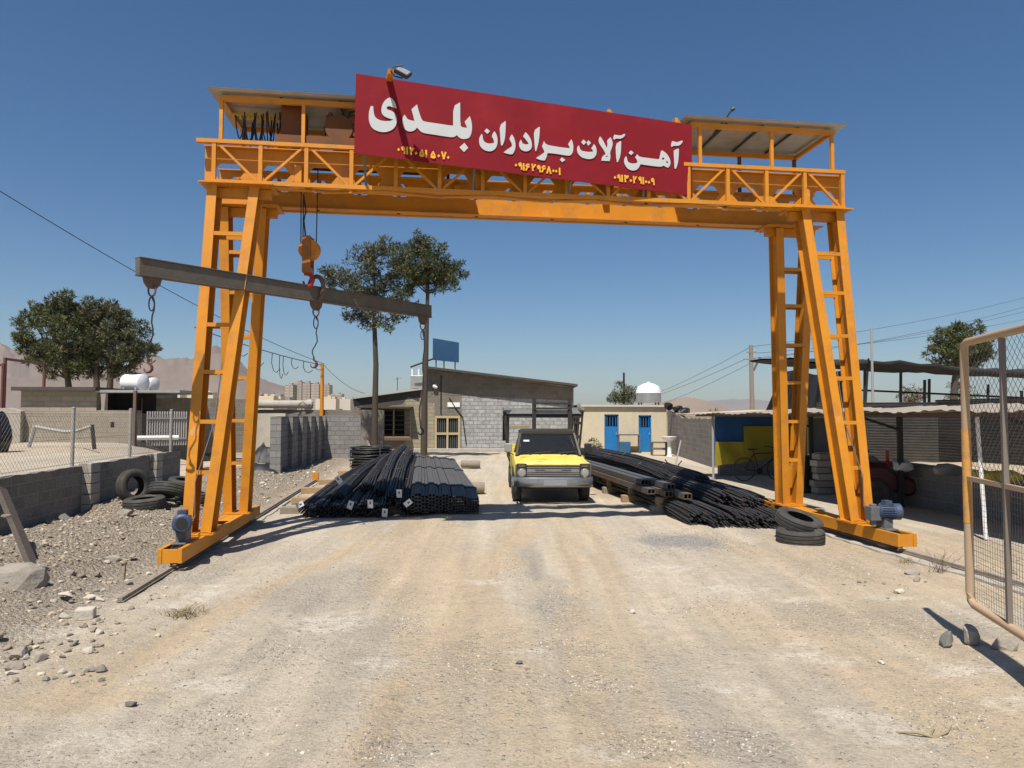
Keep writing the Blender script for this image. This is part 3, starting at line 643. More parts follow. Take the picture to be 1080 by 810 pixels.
# ------------------------------------------------------------------ hook block, spreader beam, slings
HB = Vector((-3.13, 10.72, 0))
t = thing('hook_block', 'orange sheave block with red swivel hook hanging on wire ropes', 'hook block', HB + V(0, 0, 4.3))
def hb(mb, n, m, par=None, **k): return mb.build(n, m, par or t, world=True, **k)
mb = MB()
for k in (-1, 1):
    mb.lathe([(0, -0.012), (0.145, -0.012), (0.145, 0.012), (0, 0.012)], 24, HB + V(k * 0.07 * 0.99, k * 0.07 * 0.12, 4.42), V(0.35, 1, 0)) if False else None
for k in (-0.06, 0.0, 0.06):
    mb.lathe([(0, -0.02), (0.12, -0.02), (0.155, -0.026), (0.155, -0.012), (0.13, 0.0), (0.155, 0.012), (0.155, 0.026), (0.12, 0.02), (0, 0.02)], 24, HB + V(0.02, k, 4.42), V(0.15, 1, 0))
hb(mb, 'sheave', ORANGE, smooth=True)
mb = MB()
for k in (-0.10, 0.10): mb.box(HB + V(0, k, 4.34), (0.13, 0.018, 0.56))
mb.box(HB + V(0, 0, 4.60), (0.10, 0.19, 0.05)); mb.box(HB + V(0, 0, 4.10), (0.13, 0.19, 0.09)); mb.cyl(HB + V(0, -0.12, 4.42), HB + V(0, 0.12, 4.42), 0.03)
hb(mb, 'cheek_plate', mat('block_paint', (0.34, 0.13, 0.02), 0.55, (0.22, 0.085, 0.02), 7, 0.9, dirt=(0.08, 0.05, 0.03), dscale=9, damt=0.6), bevel=0.01)
mb = MB(); REDH = mat('hook_red', (0.35, 0.02, 0.02), 0.5)
hk = [V(0, 0, 4.06), V(0, 0, 3.98), V(0.05, 0, 3.93), V(0.075, 0, 3.86), V(0.05, 0, 3.79), V(0, 0, 3.765), V(-0.055, 0, 3.79), V(-0.07, 0, 3.85)]
mb.tube([HB + q + V(0, 0, 0.09) for q in hk], [0.035, 0.03, 0.032, 0.036, 0.036, 0.034, 0.026, 0.014], 8); mb.lathe([(0, -0.03), (0.06, -0.03), (0.06, 0.03), (0, 0.03)], 14, HB + V(0, 0, 4.06)); hb(mb, 'hook', REDH, smooth=True)
mb = MB()
for dx, dy in ((-0.10, -0.05), (0.12, 0.0), (-0.10, 0.05)):
    mb.tube([HB + V(dx, dy, 4.42), HB + V(dx * 1.1, dy * 1.5, ZT + 0.9)], 0.009, 5)
mb.tube([HB + V(-0.02, -0.09, 4.62), HB + V(-0.05, -0.09, 4.85), HB + V(-0.02, -0.09, 5.0), HB + V(-0.06, -0.09, 5.25), HB + V(-0.05, -0.05, ZT + 0.7)], 0.013, 5)
hb(mb, 'wire_rope', BLACK)

B0, B1 = Vector((-4.62, 8.62, 3.83)), Vector((-1.54, 13.1, 3.93)); BD = (B1 - B0).normalized(); BM = B0.lerp(B1, 0.51)
ZBM = 3.78
t = thing('spreader_beam', 'long rusty brown steel lifting beam slung level from the crane hook', 'lifting beam', (BM.x, BM.y, ZBM))
RUSTB = mat('weathered_beam', (0.135, 0.118, 0.098), 0.8, (0.08, 0.072, 0.062), 5, 0.9, 0.25, 60, dirt=(0.17, 0.12, 0.08), dscale=6, damt=0.5)
mb = MB(); a = B0 - V(0, 0, .11); b = B1 - V(0, 0, .11)
mb.bar(a, b, 0.10, 0.20); mb.bar(a, b, 0.13, 0.014, off=(0, 0.108)); mb.bar(a, b, 0.13, 0.014, off=(0, -0.108))
mb.build('beam', RUSTB, t, bevel=0.004)
def ringpts(c, e1, e2, r1, r2, n=16): return [c + e1 * (r1 * math.cos(2 * math.pi * k / n)) + e2 * (r2 * math.sin(2 * math.pi * k / n)) for k in range(n)]
ZV = Vector((0, 0, 1))
mb = MB(); mb.tube(ringpts(BM + V(0, 0, ZBM - 3.90 + 0.10), Vector((1, -.2, 0)).normalized(), ZV, 0.12, 0.19), 0.036, 8, closed=True); mb.build('lifting_ring', RUST, t, smooth=True)
lug = []
for q in (0.035, 0.51, 0.965):
    c = a.lerp(b, q) - V(0, 0, 0.115); lug.append(c)
    mb = MB(); mb.prism([(-0.12, 0), (0.12, 0), (0.10, -0.08), (0.05, -0.14), (-0.05, -0.14), (-0.10, -0.08)], c + V(0, 0, 0) - BD.cross(ZV) * 0.015, BD, ZV, 0.03); mb.build('lug', RUST, t)
HOOKB = mat('hook_rust', (0.10, 0.022, 0.02), 0.55, (0.05, 0.02, 0.018))
slab = ['chain sling hanging from the free end of the lifting beam', 'chain sling hanging from the middle of the lifting beam below the hook block', 'wire rope sling hanging from the end of the lifting beam before the tall pine trunk']
for k, c in enumerate(lug):
    s = thing('chain_sling', slab[k], 'sling', c - V(0, 0, 0.1), 0, 'slings under the lifting beam')
    rg = random.Random(k)
    L_ = (0.78, 0.62, 1.75)[k]
    mb = MB(); mb.tube(ringpts(c - V(0, 0, 0.16), Vector((1, 0, 0)), ZV, 0.045, 0.075), 0.012, 6, closed=True); mb.build('shackle', RUST, s, smooth=True)
    p0 = c - V(0, 0, 0.25); pts = [p0 + V(math.sin(j * 1.3) * 0.02 + 0.03 * math.sin(j * 0.5), 0.01 * math.cos(j), -L_ * j / 10) for j in range(11)]
    mb = MB(); mb.tube(ringpts(p0 - V(0, 0, 0.08), Vector((1, 0, 0)), ZV, 0.035, 0.09), 0.009, 5, closed=True); mb.tube(pts, 0.009 if k < 2 else 0.016, 6); mb.build('rope', BLACK if k < 2 else GREYM, s, smooth=True)
    e = pts[-1]
    mb = MB(); mb.tube([e, e - V(0, 0, 0.04), e + V(0.03, 0, -0.065), e + V(0.05, 0, -0.095), e + V(0.05, 0, -0.125), e + V(0.025, 0, -0.155), e + V(-0.01, 0, -0.16), e + V(-0.04, 0, -0.145), e + V(-0.05, 0, -0.11)], [0.014, 0.016, 0.016, 0.018, 0.018, 0.017, 0.015, 0.012, 0.006], 7); mb.build('hook', HOOKB if k < 2 else BLACK, s, smooth=True)

# ------------------------------------------------------------------ sign board
SR = W(2.62, -0.72)
def on_depth(px, py, Y): return atY(px, py, Y)
# lower edge and height found from the photo: the far end sits on the handrail, the near end stands off it
YR = SR.y; TR, BR = atY(729.8, 131.7, YR), atY(729.8, 206.4, YR)
YL = YR / 1.118; TL, BL = atY(375.3, 77.4, YL), atY(373.5, 161.5, YL)
SO = BL.copy(); SX = (BR - BL).normalized(); SY0 = (TL - BL); SN = SX.cross(SY0).normalized(); SY = SN.cross(SX)
if SN.y > 0: SN = -SN
def onsign(px, py, lift=0.0):
    d = ray(px, py); o = Vector((0, 0, CAMH)); t = (SO - o).dot(SN) / d.dot(SN)
    p = o + d * t - SO
    return (p.dot(SX), p.dot(SY))
t = thing('sign_board', 'wide red vinyl sign with white lettering mounted across the front of the gantry', 'sign', SO)
mb = MB()
corners = [onsign(*q) for q in ((373.5, 161.5), (729.8, 206.4), (729.8, 131.7), (375.3, 77.4))]
NXs, NYs = 40, 9; vs = []
for j in range(NYs + 1):
    for i in range(NXs + 1):
        u, v = i / NXs, j / NYs
        lo = (corners[0][0] * (1 - u) + corners[1][0] * u, corners[0][1] * (1 - u) + corners[1][1] * u)
        hi = (corners[3][0] * (1 - u) + corners[2][0] * u, corners[3][1] * (1 - u) + corners[2][1] * u)
        x, y = lo[0] * (1 - v) + hi[0] * v, lo[1] * (1 - v) + hi[1] * v
        w = 0.012 * (float(fbm(np.array([x * 1.9]), np.array([y * 1.9]), 3, 77)[0]) - 0.5) * (1 if 0 < i < NXs else 0.4)
        vs.append(SO + SX * x + SY * y + SN * w)
fs = [(j * (NXs + 1) + i, j * (NXs + 1) + i + 1, (j + 1) * (NXs + 1) + i + 1, (j + 1) * (NXs + 1) + i) for j in range(NYs) for i in range(NXs)]
mb.add(vs, fs)
N0 = len(vs); bvs = [p - SN * 0.012 for p in vs]; mb.add(bvs, [f[::-1] for f in fs])
mb.build('panel', SIGNRED, t, fix=False, smooth=True)
cm = (sum(c[0] for c in corners) / 4, sum(c[1] for c in corners) / 4); edges = corners; corners = [(c[0] + (0.03 if c[0] < cm[0] else -0.03), c[1] + (0.03 if c[1] < cm[1] else -0.03)) for c in corners]
mb = MB(); cw = [SO + SX * c[0] + SY * c[1] - SN * 0.035 for c in corners]
for k in range(4): mb.bar(cw[k], cw[(k + 1) % 4], 0.035, 0.035, SN)
for q in (0.2, 0.4, 0.6, 0.8): mb.bar(cw[0].lerp(cw[1], q), cw[3].lerp(cw[2], q), 0.03, 0.03, SN)
mb.build('frame', ORANGE, t)
for q in (0.02, 0.33, 0.62, 0.85, 0.99):
    p = cw[0].lerp(cw[1], q); loc = G.matrix_basis.inverted() @ p
    mb = MB(); mb.bar(p, G.matrix_basis @ V(loc.x, -0.66, R0 + 0.03), 0.03, 0.04); mb.build('bracket', GREYM, t)
    mb = MB(); mb.bar(cw[0].lerp(cw[3], 0.5) + (cw[1] - cw[0]) * q, G.matrix_basis @ V(loc.x, -0.62, R1), 0.03, 0.03); mb.build('bracket', GREYM, t)
for q, h in ((0.745, 0.10), (0.965, 0.13)):
    p = cw[3].lerp(cw[2], q) - SN * 0.05; mb = MB(); mb.bar(p - V(0, 0, 0.3), p + V(-0.03, 0.0, h), 0.05, 0.08, SN); mb.bar(p + V(-0.03, 0, h), p + V(0.09, 0.05, 0.0), 0.05, 0.04, SN); mb.build('roof_stub', ORANGE, t)
def letters(name, polys, ox, oy, s=14.4, m=LETW, lift=0.011):
    mb = MB()
    for pg in polys:
        holes = []
        if isinstance(pg, tuple): pg, holes = pg
        f = lambda l: [onsign(ox + x / s, oy + y / s) for x, y in l]
        mb.prism(f(pg)[::-1], SO + SN * lift, SX, SY, -0.004 if SX.cross(SY).dot(SN) > 0 else 0.004, [f(h) for h in holes])
    return mb.build(name, m, t)
def smooth_poly(P, it=1):      # rounds the gentle bends of an outline and keeps its sharp corners
    for _ in range(it):
        Q = []
        n = len(P)
        for i in range(n):
            a, b, c = P[i - 1], P[i], P[(i + 1) % n]
            v1 = (b[0] - a[0], b[1] - a[1]); v2 = (c[0] - b[0], c[1] - b[1])
            l1 = math.hypot(*v1) or 1; l2 = math.hypot(*v2) or 1
            cs = (v1[0] * v2[0] + v1[1] * v2[1]) / (l1 * l2)
            if cs < 0.45: Q.append(b)
            else: Q += [(b[0] - v1[0] * 0.25, b[1] - v1[1] * 0.25), (b[0] + v2[0] * 0.25, b[1] + v2[1] * 0.25)]
        P = Q
    return P
S = smooth_poly
ye = S([(230, 462), (268, 465), (273, 540), (285, 610), (320, 655), (390, 685), (460, 693), (520, 690), (578, 670), (500, 648), (440, 622), (402, 585), (388, 530), (402, 450), (440, 380), (510, 330), (560, 350), (605, 420), (622, 500), (560, 480), (512, 462), (480, 472), (468, 492), (490, 520), (545, 535), (595, 570), (625, 640), (628, 700), (608, 765), (570, 815), (500, 850), (420, 862), (330, 845), (250, 800), (210, 720), (198, 640), (205, 540)])
def b2a(l): return [(x + 936, y + 216) for x, y in l]
bld = S([(745, 590), (775, 645), (800, 668), (850, 682), (892, 690), (880, 630), (848, 512), (932, 438)] + b2a([(30, 350), (70, 460), (110, 485), (300, 510), (450, 535), (545, 545), (545, 250), (645, 193), (652, 200), (652, 545), (690, 572), (755, 575), (738, 530), (718, 485), (797, 400), (815, 450), (832, 530), (828, 640), (800, 720), (750, 745), (690, 750), (640, 730), (600, 688), (570, 712), (530, 722), (400, 705), (250, 680), (110, 660), (60, 640), (20, 600), (-5, 573)]) + [(900, 830), (850, 850), (800, 848), (750, 820), (722, 760), (708, 690), (718, 630)])
k2 = 14.4 / 5.684
dotb = [((370 + x / 5.684 - 375) * 14.4, (70 + y / 5.684 - 80) * 14.4) for x, y in ((650, 487), (680, 460), (703, 490), (678, 515))]
letters('lettering', [ye, bld, dotb], 375, 80)
letters('lettering', [S([(110, 455), (128, 470), (130, 520), (150, 570), (200, 598), (260, 600), (305, 585), (290, 530), (262, 485), (305, 412), (335, 450), (355, 520), (355, 600), (330, 670), (280, 712), (220, 720), (150, 700), (95, 650), (72, 580), (78, 510)]),
    [(152, 410), (190, 370), (240, 412), (200, 455)], S([(385, 325), (470, 258), (480, 265), (475, 420), (465, 530), (440, 610), (420, 635), (405, 620), (395, 500)]),
    S([(570, 460), (600, 500), (625, 580), (628, 660), (605, 730), (575, 768), (500, 755), (445, 735), (500, 690), (555, 655), (578, 630), (560, 580), (532, 530), (545, 500)]),
    S([(705, 540), (718, 555), (722, 580), (745, 605), (790, 615), (828, 605), (800, 560), (740, 490), (780, 425), (830, 480), (870, 560), (878, 640), (860, 690), (810, 718), (760, 718), (705, 690), (680, 630), (685, 580)]),
    S([(903, 405), (985, 345), (995, 350), (993, 460), (975, 600), (940, 718), (925, 710), (915, 600)])] +
    [[(x + 648, y + 216) for x, y in q] for q in (S([(410, 345), (430, 385), (480, 410), (600, 430), (700, 445), (800, 455), (795, 425), (775, 395), (825, 318), (845, 360), (858, 430), (852, 510), (825, 555), (790, 570), (700, 558), (600, 540), (510, 530), (462, 530), (455, 580), (425, 640), (360, 638), (288, 605), (340, 570), (395, 535), (418, 515), (400, 465), (378, 425), (395, 395)]), [(650, 630), (685, 592), (735, 632), (690, 668)])], 500, 110)
letters('lettering', [S([(150, 340), (160, 380), (185, 420), (240, 432), (310, 440), (365, 432), (350, 400), (335, 385), (378, 318), (410, 365), (420, 430), (410, 490), (370, 535), (310, 550), (240, 540), (180, 515), (130, 460), (118, 400), (130, 350)]),
    [(182, 290), (220, 250), (262, 292), (222, 335)], [(264, 298), (295, 260), (332, 305), (290, 348)],
    (S([(470, 203), (500, 240), (540, 310), (570, 380), (585, 330), (573, 265), (630, 215), (655, 270), (663, 330), (640, 400), (620, 450), (630, 510), (615, 578), (490, 572), (500, 510), (555, 470), (520, 400), (480, 350), (448, 290), (450, 240)]), [[(552, 512), (575, 492), (592, 506), (562, 518)]]),
    S([(705, 325), (765, 280), (790, 275), (788, 400), (778, 500), (745, 590), (725, 595), (712, 500)]), S([(690, 175), (730, 185), (790, 190), (830, 165), (852, 165), (845, 200), (800, 235), (750, 240), (705, 235), (685, 258), (668, 235), (675, 200)])], 600, 130)
letters('lettering', [(S([(75, 358), (85, 385), (90, 420), (110, 455), (160, 470), (210, 470), (245, 455), (235, 410), (210, 380), (240, 330), (265, 360), (310, 375), (420, 388), (520, 402), (575, 405), (590, 340), (600, 285), (618, 270), (680, 310), (730, 380), (750, 450), (740, 500), (710, 535), (675, 520), (640, 500), (615, 518), (580, 520), (450, 505), (350, 490), (290, 482), (270, 530), (230, 570), (170, 580), (110, 560), (65, 510), (40, 450), (48, 390)]),
    [[(612, 392), (640, 378), (657, 400), (630, 418)], [(678, 440), (700, 432), (712, 462), (690, 468)]]), [(108, 308), (148, 270), (188, 308), (150, 345)],
    S([(795, 275), (850, 245), (875, 250), (870, 380), (855, 480), (830, 550), (808, 545), (803, 450)]), S([(770, 130), (800, 135), (845, 150), (900, 128), (930, 122), (932, 145), (890, 195), (840, 205), (795, 200), (765, 220), (752, 200)])], 655, 140)
GLY = {'1': [[(.5, 0), (.55, 1)]], '2': [[(.15, 0), (.3, 1)], [(.2, .3), (.5, .42), (.85, .02)]], '3': [[(.1, 0), (.25, 1)], [(.15, .3), (.4, .35), (.5, .05)], [(.5, .3), (.75, .33), (.95, .02)]],
       '5': [[(.5, .05), (.18, .5), (.1, .85), (.33, .95), (.5, .75), (.67, .95), (.9, .85), (.82, .5), (.5, .05)]], '6': [[(.85, .08), (.45, .08), (.2, .3), (.4, .48), (.85, .42)], [(.5, .48), (.15, 1)]],
       '7': [[(.08, 0), (.5, 1), (.92, 0)]], '8': [[(.08, 1), (.5, 0), (.92, 1)]], '9': [[(.75, .3), (.55, .05), (.25, .2), (.4, .48), (.75, .42)], [(.75, .12), (.88, 1)]]}
def digits(items, ox, oy, s, gw, gh):
    mb = MB()
    for ch, cx, cy in items:
        if ch == '0':
            r = gh * 0.22; pts = [(cx - r, cy), (cx, cy - r * 1.2), (cx + r, cy), (cx, cy + r * 1.2)]
            mb.prism([onsign(ox + x / s, oy + y / s) for x, y in pts][::-1], SO + SN * 0.010, SX, SY, -0.004); continue
        for st in GLY[ch]:
            P = [(cx - gw / 2 + x * gw, cy - gh / 2 + y * gh + (x - .5) * gw * 0.12) for x, y in st]
            P = [onsign(ox + x / s, oy + y / s) for x, y in P]
            w3 = [SO + SX * x + SY * y + SN * 0.0095 for x, y in P]
            for j, (p, q) in enumerate(zip(w3[:-1], w3[1:])):
                d = (q - p).normalized() * 0.008
                mb.bar(p - d, q + d, 0.024, 0.004, SN, (0, 0.0004 * j))
    return mb.build('phone_number', LETY, t)
digits([('0', 78, 115), ('9', 145, 120), ('1', 205, 130), ('2', 278, 142), ('0', 342, 170), ('5', 430, 172), ('1', 495, 178), ('5', 600, 195), ('0', 685, 210), ('7', 762, 205), ('0', 830, 235)], 415, 150, 14.4, 66, 98)
digits([('0', 150, 155), ('9', 222, 170), ('1', 285, 188), ('6', 352, 190), ('2', 460, 197), ('9', 545, 215), ('6', 632, 222), ('8', 725, 242), ('0', 803, 255), ('0', 855, 262), ('1', 912, 265)], 535, 165, 16.6, 74, 108)
digits([('0', 140, 205), ('9', 205, 212), ('1', 262, 222), ('3', 338, 228), ('0', 415, 260), ('2', 487, 245), ('9', 575, 250), ('1', 632, 262), ('0', 683, 280), ('0', 735, 290), ('9', 795, 275)], 640, 175, 16.6, 66, 108)
# floodlight on an arm over the near end of the sign
fl = thing('floodlight', 'small black floodlight on an orange arm above the sign corner', 'floodlight', cw[3].lerp(cw[2], 0.095))
p = cw[3].lerp(cw[2], 0.085) - SN * 0.03
tip = p + SN * 0.55 - V(0, 0, 0.10)
mb = MB(); mb.bar(p - V(0, 0, 0.25), p + V(0, 0, 0.03), 0.06, 0.06, SN); mb.bar(p + V(0, 0, 0.03), tip, 0.08, 0.06); mb.build('arm', ORANGE, fl)
mb = MB(); c = tip + SX * 0.10; rotm = Matrix.Rotation(0.5, 3, 'Y') @ Matrix.Rotation(-0.7, 3, 'X')
mb.box(c + V(0.06, 0, 0.0), (0.20, 0.05, 0.14), rotm); mb.tube([tip, tip + SX * 0.03 + V(0, 0, 0.07), c + V(0.06, 0, 0.10)], 0.01, 5); mb.tube([tip, tip + SX * 0.05 - V(0, 0, 0.06), c + V(0.06, 0, -0.08)], 0.01, 5); mb.build('lamp_head', BLACK, fl)
mb = MB(); mb.box(c + V(0.06, 0, 0.0) + rotm @ V(0, -0.028, 0), (0.17, 0.006, 0.11), rotm); mb.build('lamp_glass', mat('lamp_glass', (0.25, 0.27, 0.3), 0.15), fl)
mb = MB(); q = W(2.75, -0.5, 6.35); mb.tube([q, q + V(0.28, -0.05, 0.38)], 0.018, 6); mb.tube([q + V(0.28, -0.05, 0.38), q + V(0.32, -0.05, 0.40)], 0.03, 6)
tag(mb.build('steel_rod', BLACK, None, origin=q), 'thin black rod slanting up beside the sign end over the roof', 'rod')
# ------------------------------------------------------------------ block retaining wall and chain-link fence beside the yard
def rough_wall(name, label, p, q, z0, z1, th, m, cat='wall', group=None, seed=0, step=0.4, jag=0.02, caps=True):
    """a block wall standing from p to q; its top edge is a little uneven"""
    p = Vector((p[0], p[1], 0)); q = Vector((q[0], q[1], 0)); d = q - p; Ln = d.length; ang = math.atan2(d.y, d.x)
    o = thing_root = bpy.data.objects.new('tmp', None)
    rg = random.Random(seed); n = max(2, int(Ln / step)); secs = []
    for k in range(n + 1):
        x = Ln * k / n; h = rg.uniform(-jag, jag) - (0.2 if jag > 0.05 and rg.random() < 0.25 else 0); j = rg.uniform(-0.006, 0.006)
        zz0 = z0(k / n) if callable(z0) else z0; zz1 = z1(k / n) if callable(z1) else z1
        secs.append([V(x, -th / 2 + j, zz0), V(x, th / 2 + j, zz0), V(x, th / 2 + j, zz1 + h), V(x, -th / 2 + j, zz1 + h)])
    bpy.data.objects.remove(o)
    mb = MB(); mb.loft(secs); ob = mb.build(name, m)
    ob.location = p; ob.rotation_euler = (0, 0, ang); ob.matrix_basis = Matrix.LocRotScale(p, Euler((0, 0, ang)), None)
    return tag(ob, label, cat, group)
def wl_pt(y, dx=0): return V(wall_x(y) + dx, y, 0)
YARDW = thing('block_wall', 'long low grey block retaining wall with piers along the raised lot', 'wall', wl_pt(4.0), math.atan2(1, -0.143) )
mb = MB(); Ln = (wl_pt(19.2) - wl_pt(4.0)).length; rg = random.Random(5); secs = []
for k in range(int(Ln / 0.2) + 1):
    x = k * 0.2; h = rg.uniform(-0.02, 0.015) - (0.10 if 4.5 < x < 7.2 else 0) * 0; j = rg.uniform(-.004, .004)
    secs.append([V(x, -0.10 + j, -0.4), V(x, 0.10 + j, -0.4), V(x, 0.10 + j, 0.91 + h), V(x, -0.10 + j, 0.93 + h)])
mb.loft(secs); mb.build('wall', BLOCK, YARDW, world=False)
for y in (13.55, 17.0):
    x = (wl_pt(y) - wl_pt(4.0)).length; mb = MB()
    for k in range(6):
        mb.box((x + rg.uniform(-.01, .01), -0.16 + rg.uniform(-.01, .01), -0.2 + k * 0.195 + 0.1), (0.40, 0.22, 0.183))
    mb.build('pier', CONC, YARDW, world=False, bevel=0.008)
def chain_link(mb, a, b, z0, z1, cell, r, za=None):
    """woven diamond wire between two points, from height z0 to z1"""
    a = Vector(a); b = Vector(b); d = b - a; Ln = d.length; e = d / Ln; H = z1 - z0; n = int(Ln / cell); m = max(1, int(round(H / cell)))
    nrm = Vector((-e.y, e.x, 0))
    for k in range(-m, n + 1):
        for sgn in (1, -1):
            x0 = k * cell; x1 = x0 + m * cell; zz0, zz1 = (z0, z1)
            xa, xb, ya, yb = x0, x1, 0.0, H
            if xa < 0: ya = (0 - xa) / (x1 - x0) * H; xa = 0
            if xb > Ln: yb = H * (Ln - x0) / (x1 - x0); xb = Ln
            if xb - xa < 0.01: continue
            if sgn < 0: ya, yb = H - ya, H - yb
            p = a + e * xa + V(0, 0, z0 + ya) + nrm * r * sgn; q = a + e * xb + V(0, 0, z0 + yb) + nrm * r * sgn
            mb.tube([p, q], r, 3, cap=False)
fa, fb = wl_pt(5.5, -0.06), wl_pt(19.0, -0.06)
t = thing('chain_link_fence', 'chain link fence on grey posts standing on the low block wall', 'fence', fa)
for y in (5.6, 8.2, 10.75, 13.45, 16.2, 18.95):
    p = wl_pt(y, -0.13); mb = MB(); mb.cyl(p + V(0, 0, 0.5), p + V(0, 0, 2.0), 0.035, 10); mb.lathe([(0.04, 0), (0.04, 0.02), (0.0, 0.035)], 10, p + V(0, 0, 2.0)); mb.build('post', GPOST, t, smooth=True)
mb = MB(); chain_link(mb, fa, fb, 0.95, 1.9, 0.10, 0.0022); 
for z in (0.97, 1.43, 1.9): mb.tube([fa + V(0, 0, z), fb + V(0, 0, z)], 0.003, 4)
mb.build('wire_mesh', WIREM, t, fix=False)

# ------------------------------------------------------------------ second block wall (recedes behind the steel pile), cross wall
p, q = at(291, 503), at(338, 484)
d2 = (q - p).normalized()
t = thing('block_wall', 'tall dark grey block wall with upright piers behind the timber sleepers', 'wall', p, math.atan2(d2.y, d2.x))
Ln = (q - p).length + 0.6; ztop = 1.84
mb = MB(); mb.box((Ln / 2, 0.10, ztop / 2 - 0.1), (Ln, 0.18, ztop + 0.2)); mb.build('wall', BLOCKD, t, world=False)
for k in range(6):
    mb = MB(); mb.box((0.1 + (Ln - 0.2) * k / 5, -0.06, ztop / 2 - 0.11), (0.24, 0.14, ztop + 0.19)); mb.build('pier', BLOCKD, t, world=False)
r1 = at(341, 483); 
rough_wall('block_wall', 'short grey block wall facing the yard at the far end of the tall pier wall', (r1.x, r1.y), (r1.x + 1.55, r1.y + 0.3), -0.1, 1.88, 0.2, BLOCKD, seed=3)
pb0 = atY(262, 470, 31.5); pb1 = atY(292, 470, 31.5)
rough_wall('concrete_wall', 'beige concrete wall behind the tall pier wall', (pb0.x - 3, 31.5), (pb1.x + 0.5, 31.2), 0, 1.95, 0.25, mat('beige_wall', (0.46, 0.41, 0.33), 0.95, (0.38, 0.34, 0.27), 2, 0.8, 0.3, 20, dirt=(0.25, 0.22, 0.18), dscale=1.2, damt=0.5), seed=9)
# long pipe lying along the far wall
a, b = atY(256, 427, 33.5), atY(330, 426.5, 34.2)
mb = MB(); mb.tube([a - V(4, 0.3, 0), b], 0.20, 14); mb.lathe([(0.20, 0), (0.25, 0), (0.25, 0.35), (0.20, 0.35)], 14, b - (b - a).normalized() * 0.4, b - a); 
pp = mb.build('large_pipe', CONC, smooth=True, origin=a); tag(pp, 'long beige concrete pipe lying along the top of the far wall', 'pipe')
rough_wall('block_wall', 'dark far block wall carrying the long concrete pipe', (a.x - 4.5, 33.9), (b.x + 3.4, 34.5), 0, a.z - 0.22, 0.4, BLOCKB, seed=19)
# black sheeting dumped by the wall
for k, (px, py, w, h, lab) in enumerate(((275, 499, 1.1, 0.34, 'crumpled black plastic sheeting dumped nearest the crane leg beside the pier wall'), (281, 487, 1.0, 0.62, 'black plastic heap piled against the end of the tall pier wall'))):
    c = at(px, py, hz(*at(px, py)[:2])); mb = MB(); n = 15; vs = []
    for j in range(n):
        for i in range(n):
            x, y = (i / (n - 1) - .5), (j / (n - 1) - .5); r = max(abs(x), abs(y)) * 2
            z = h * (1 - r ** 2.0) * (0.45 + 1.0 * float(fbm(np.array([x * 4 + k * 9]), np.array([y * 4]), 3, 5)[0]))
            vs.append((c.x + x * w * 1.3, c.y + y * 1.1, c.z + max(z, -0.02)))
    mb.add(vs, [(j * n + i, j * n + i + 1, (j + 1) * n + i + 1, (j + 1) * n + i) for j in range(n - 1) for i in range(n - 1)])
    mb.add([(c.x - w * .65, c.y - .55, c.z - .05), (c.x + w * .65, c.y - .55, c.z - .05), (c.x + w * .65, c.y + .55, c.z - .05), (c.x - w * .65, c.y + .55, c.z - .05)], [(3, 2, 1, 0)])
    tag(mb.build('plastic_sheeting', mat('glossy_black_sheet', (0.012, 0.012, 0.013), 0.55, (0.02, 0.02, 0.02)), origin=c, fix=False, smooth=True), lab, 'sheeting', 'black sheeting heaps')
# leaning planks, red canister
c = at(374, 479)
for k, (dx, dz, w, ln, m, lab) in enumerate(((0.0, 1.75, 0.34, 0.9, WOOD, 'wide pale plank leaning at a slant beside the short block wall'), (-0.45, 1.55, 0.12, 0.9, WOODG, 'narrow grey plank leaning beside the wide pale plank'), (0.62, 1.5, 0.10, 0.7, WOODG, 'thin grey batten leaning right of the wide pale plank'), (-0.15, 1.05, 0.16, 1.2, WOODG, 'short grey board lying low beneath the wide pale plank'))):
    a = c + V(dx + 0.25, -0.15 - 0.1 * k, 0.06); b = c + V(dx - 0.65 * ln, 0.9, dz)
    mb = MB(); mb.bar(a, b, w, 0.05, (0.5, -0.8, 0.5)); tag(mb.build('plank', m, origin=a), lab, 'plank', 'planks leaning by the short wall')
mb = MB(); q = atY(356, 443.5, c.y + 1.1); mb.lathe([(0, -0.14), (0.15, -0.14), (0.17, -0.1), (0.17, 0.12), (0.08, 0.17), (0.05, 0.17), (0.05, 0.22), (0, 0.22)], 16, q); tag(mb.build('red_canister', mat('red_plastic', (0.35, 0.02, 0.03), 0.5), origin=q, smooth=True), 'red canister resting on top of the leaning planks', 'canister')

# ------------------------------------------------------------------ tyres
def tyre_mb(Ro=0.34, Wd=0.205, ri=0.19):
    mb = MB(); h = Wd / 2
    prof = [(ri, -h * .8), (ri + 0.015, -h * .95), (ri + (Ro - ri) * .5, -h * 1.05), (Ro - 0.035, -h * .97), (Ro - 0.008, -h * .8), (Ro, -h * .62), (Ro - .009, -h * .55), (Ro - .009, -h * .45), (Ro, -h * .4), (Ro, -h * .08), (Ro - .009, -h * .05), (Ro - .009, h * .05), (Ro, h * .08), (Ro, h * .4), (Ro - .009, h * .45), (Ro - .009, h * .55), (Ro, h * .62), (Ro - 0.008, h * .8), (Ro - 0.035, h * .97), (ri + (Ro - ri) * .5, h * 1.05), (ri + 0.015, h * .95), (ri, h * .8), (ri + .02, h * .72), (Ro - .03, h * .75), (Ro - .025, 0), (Ro - .03, -h * .75), (ri + .02, -h * .72)]
    mb.lathe(prof, 40, closed=True); return mb
TY = None
def tyre(loc, rot, label, s=1.0):
    global TY
    if TY is None: TY = tyre_mb().build('old_tyre', RUBBER, smooth=True); o = TY
    else: o = TY.copy(); C.objects.link(o)
    o.location = loc; o.rotation_euler = rot; o.scale = (s, s, s); tag(o, label, 'tyre', 'worn old tyres')
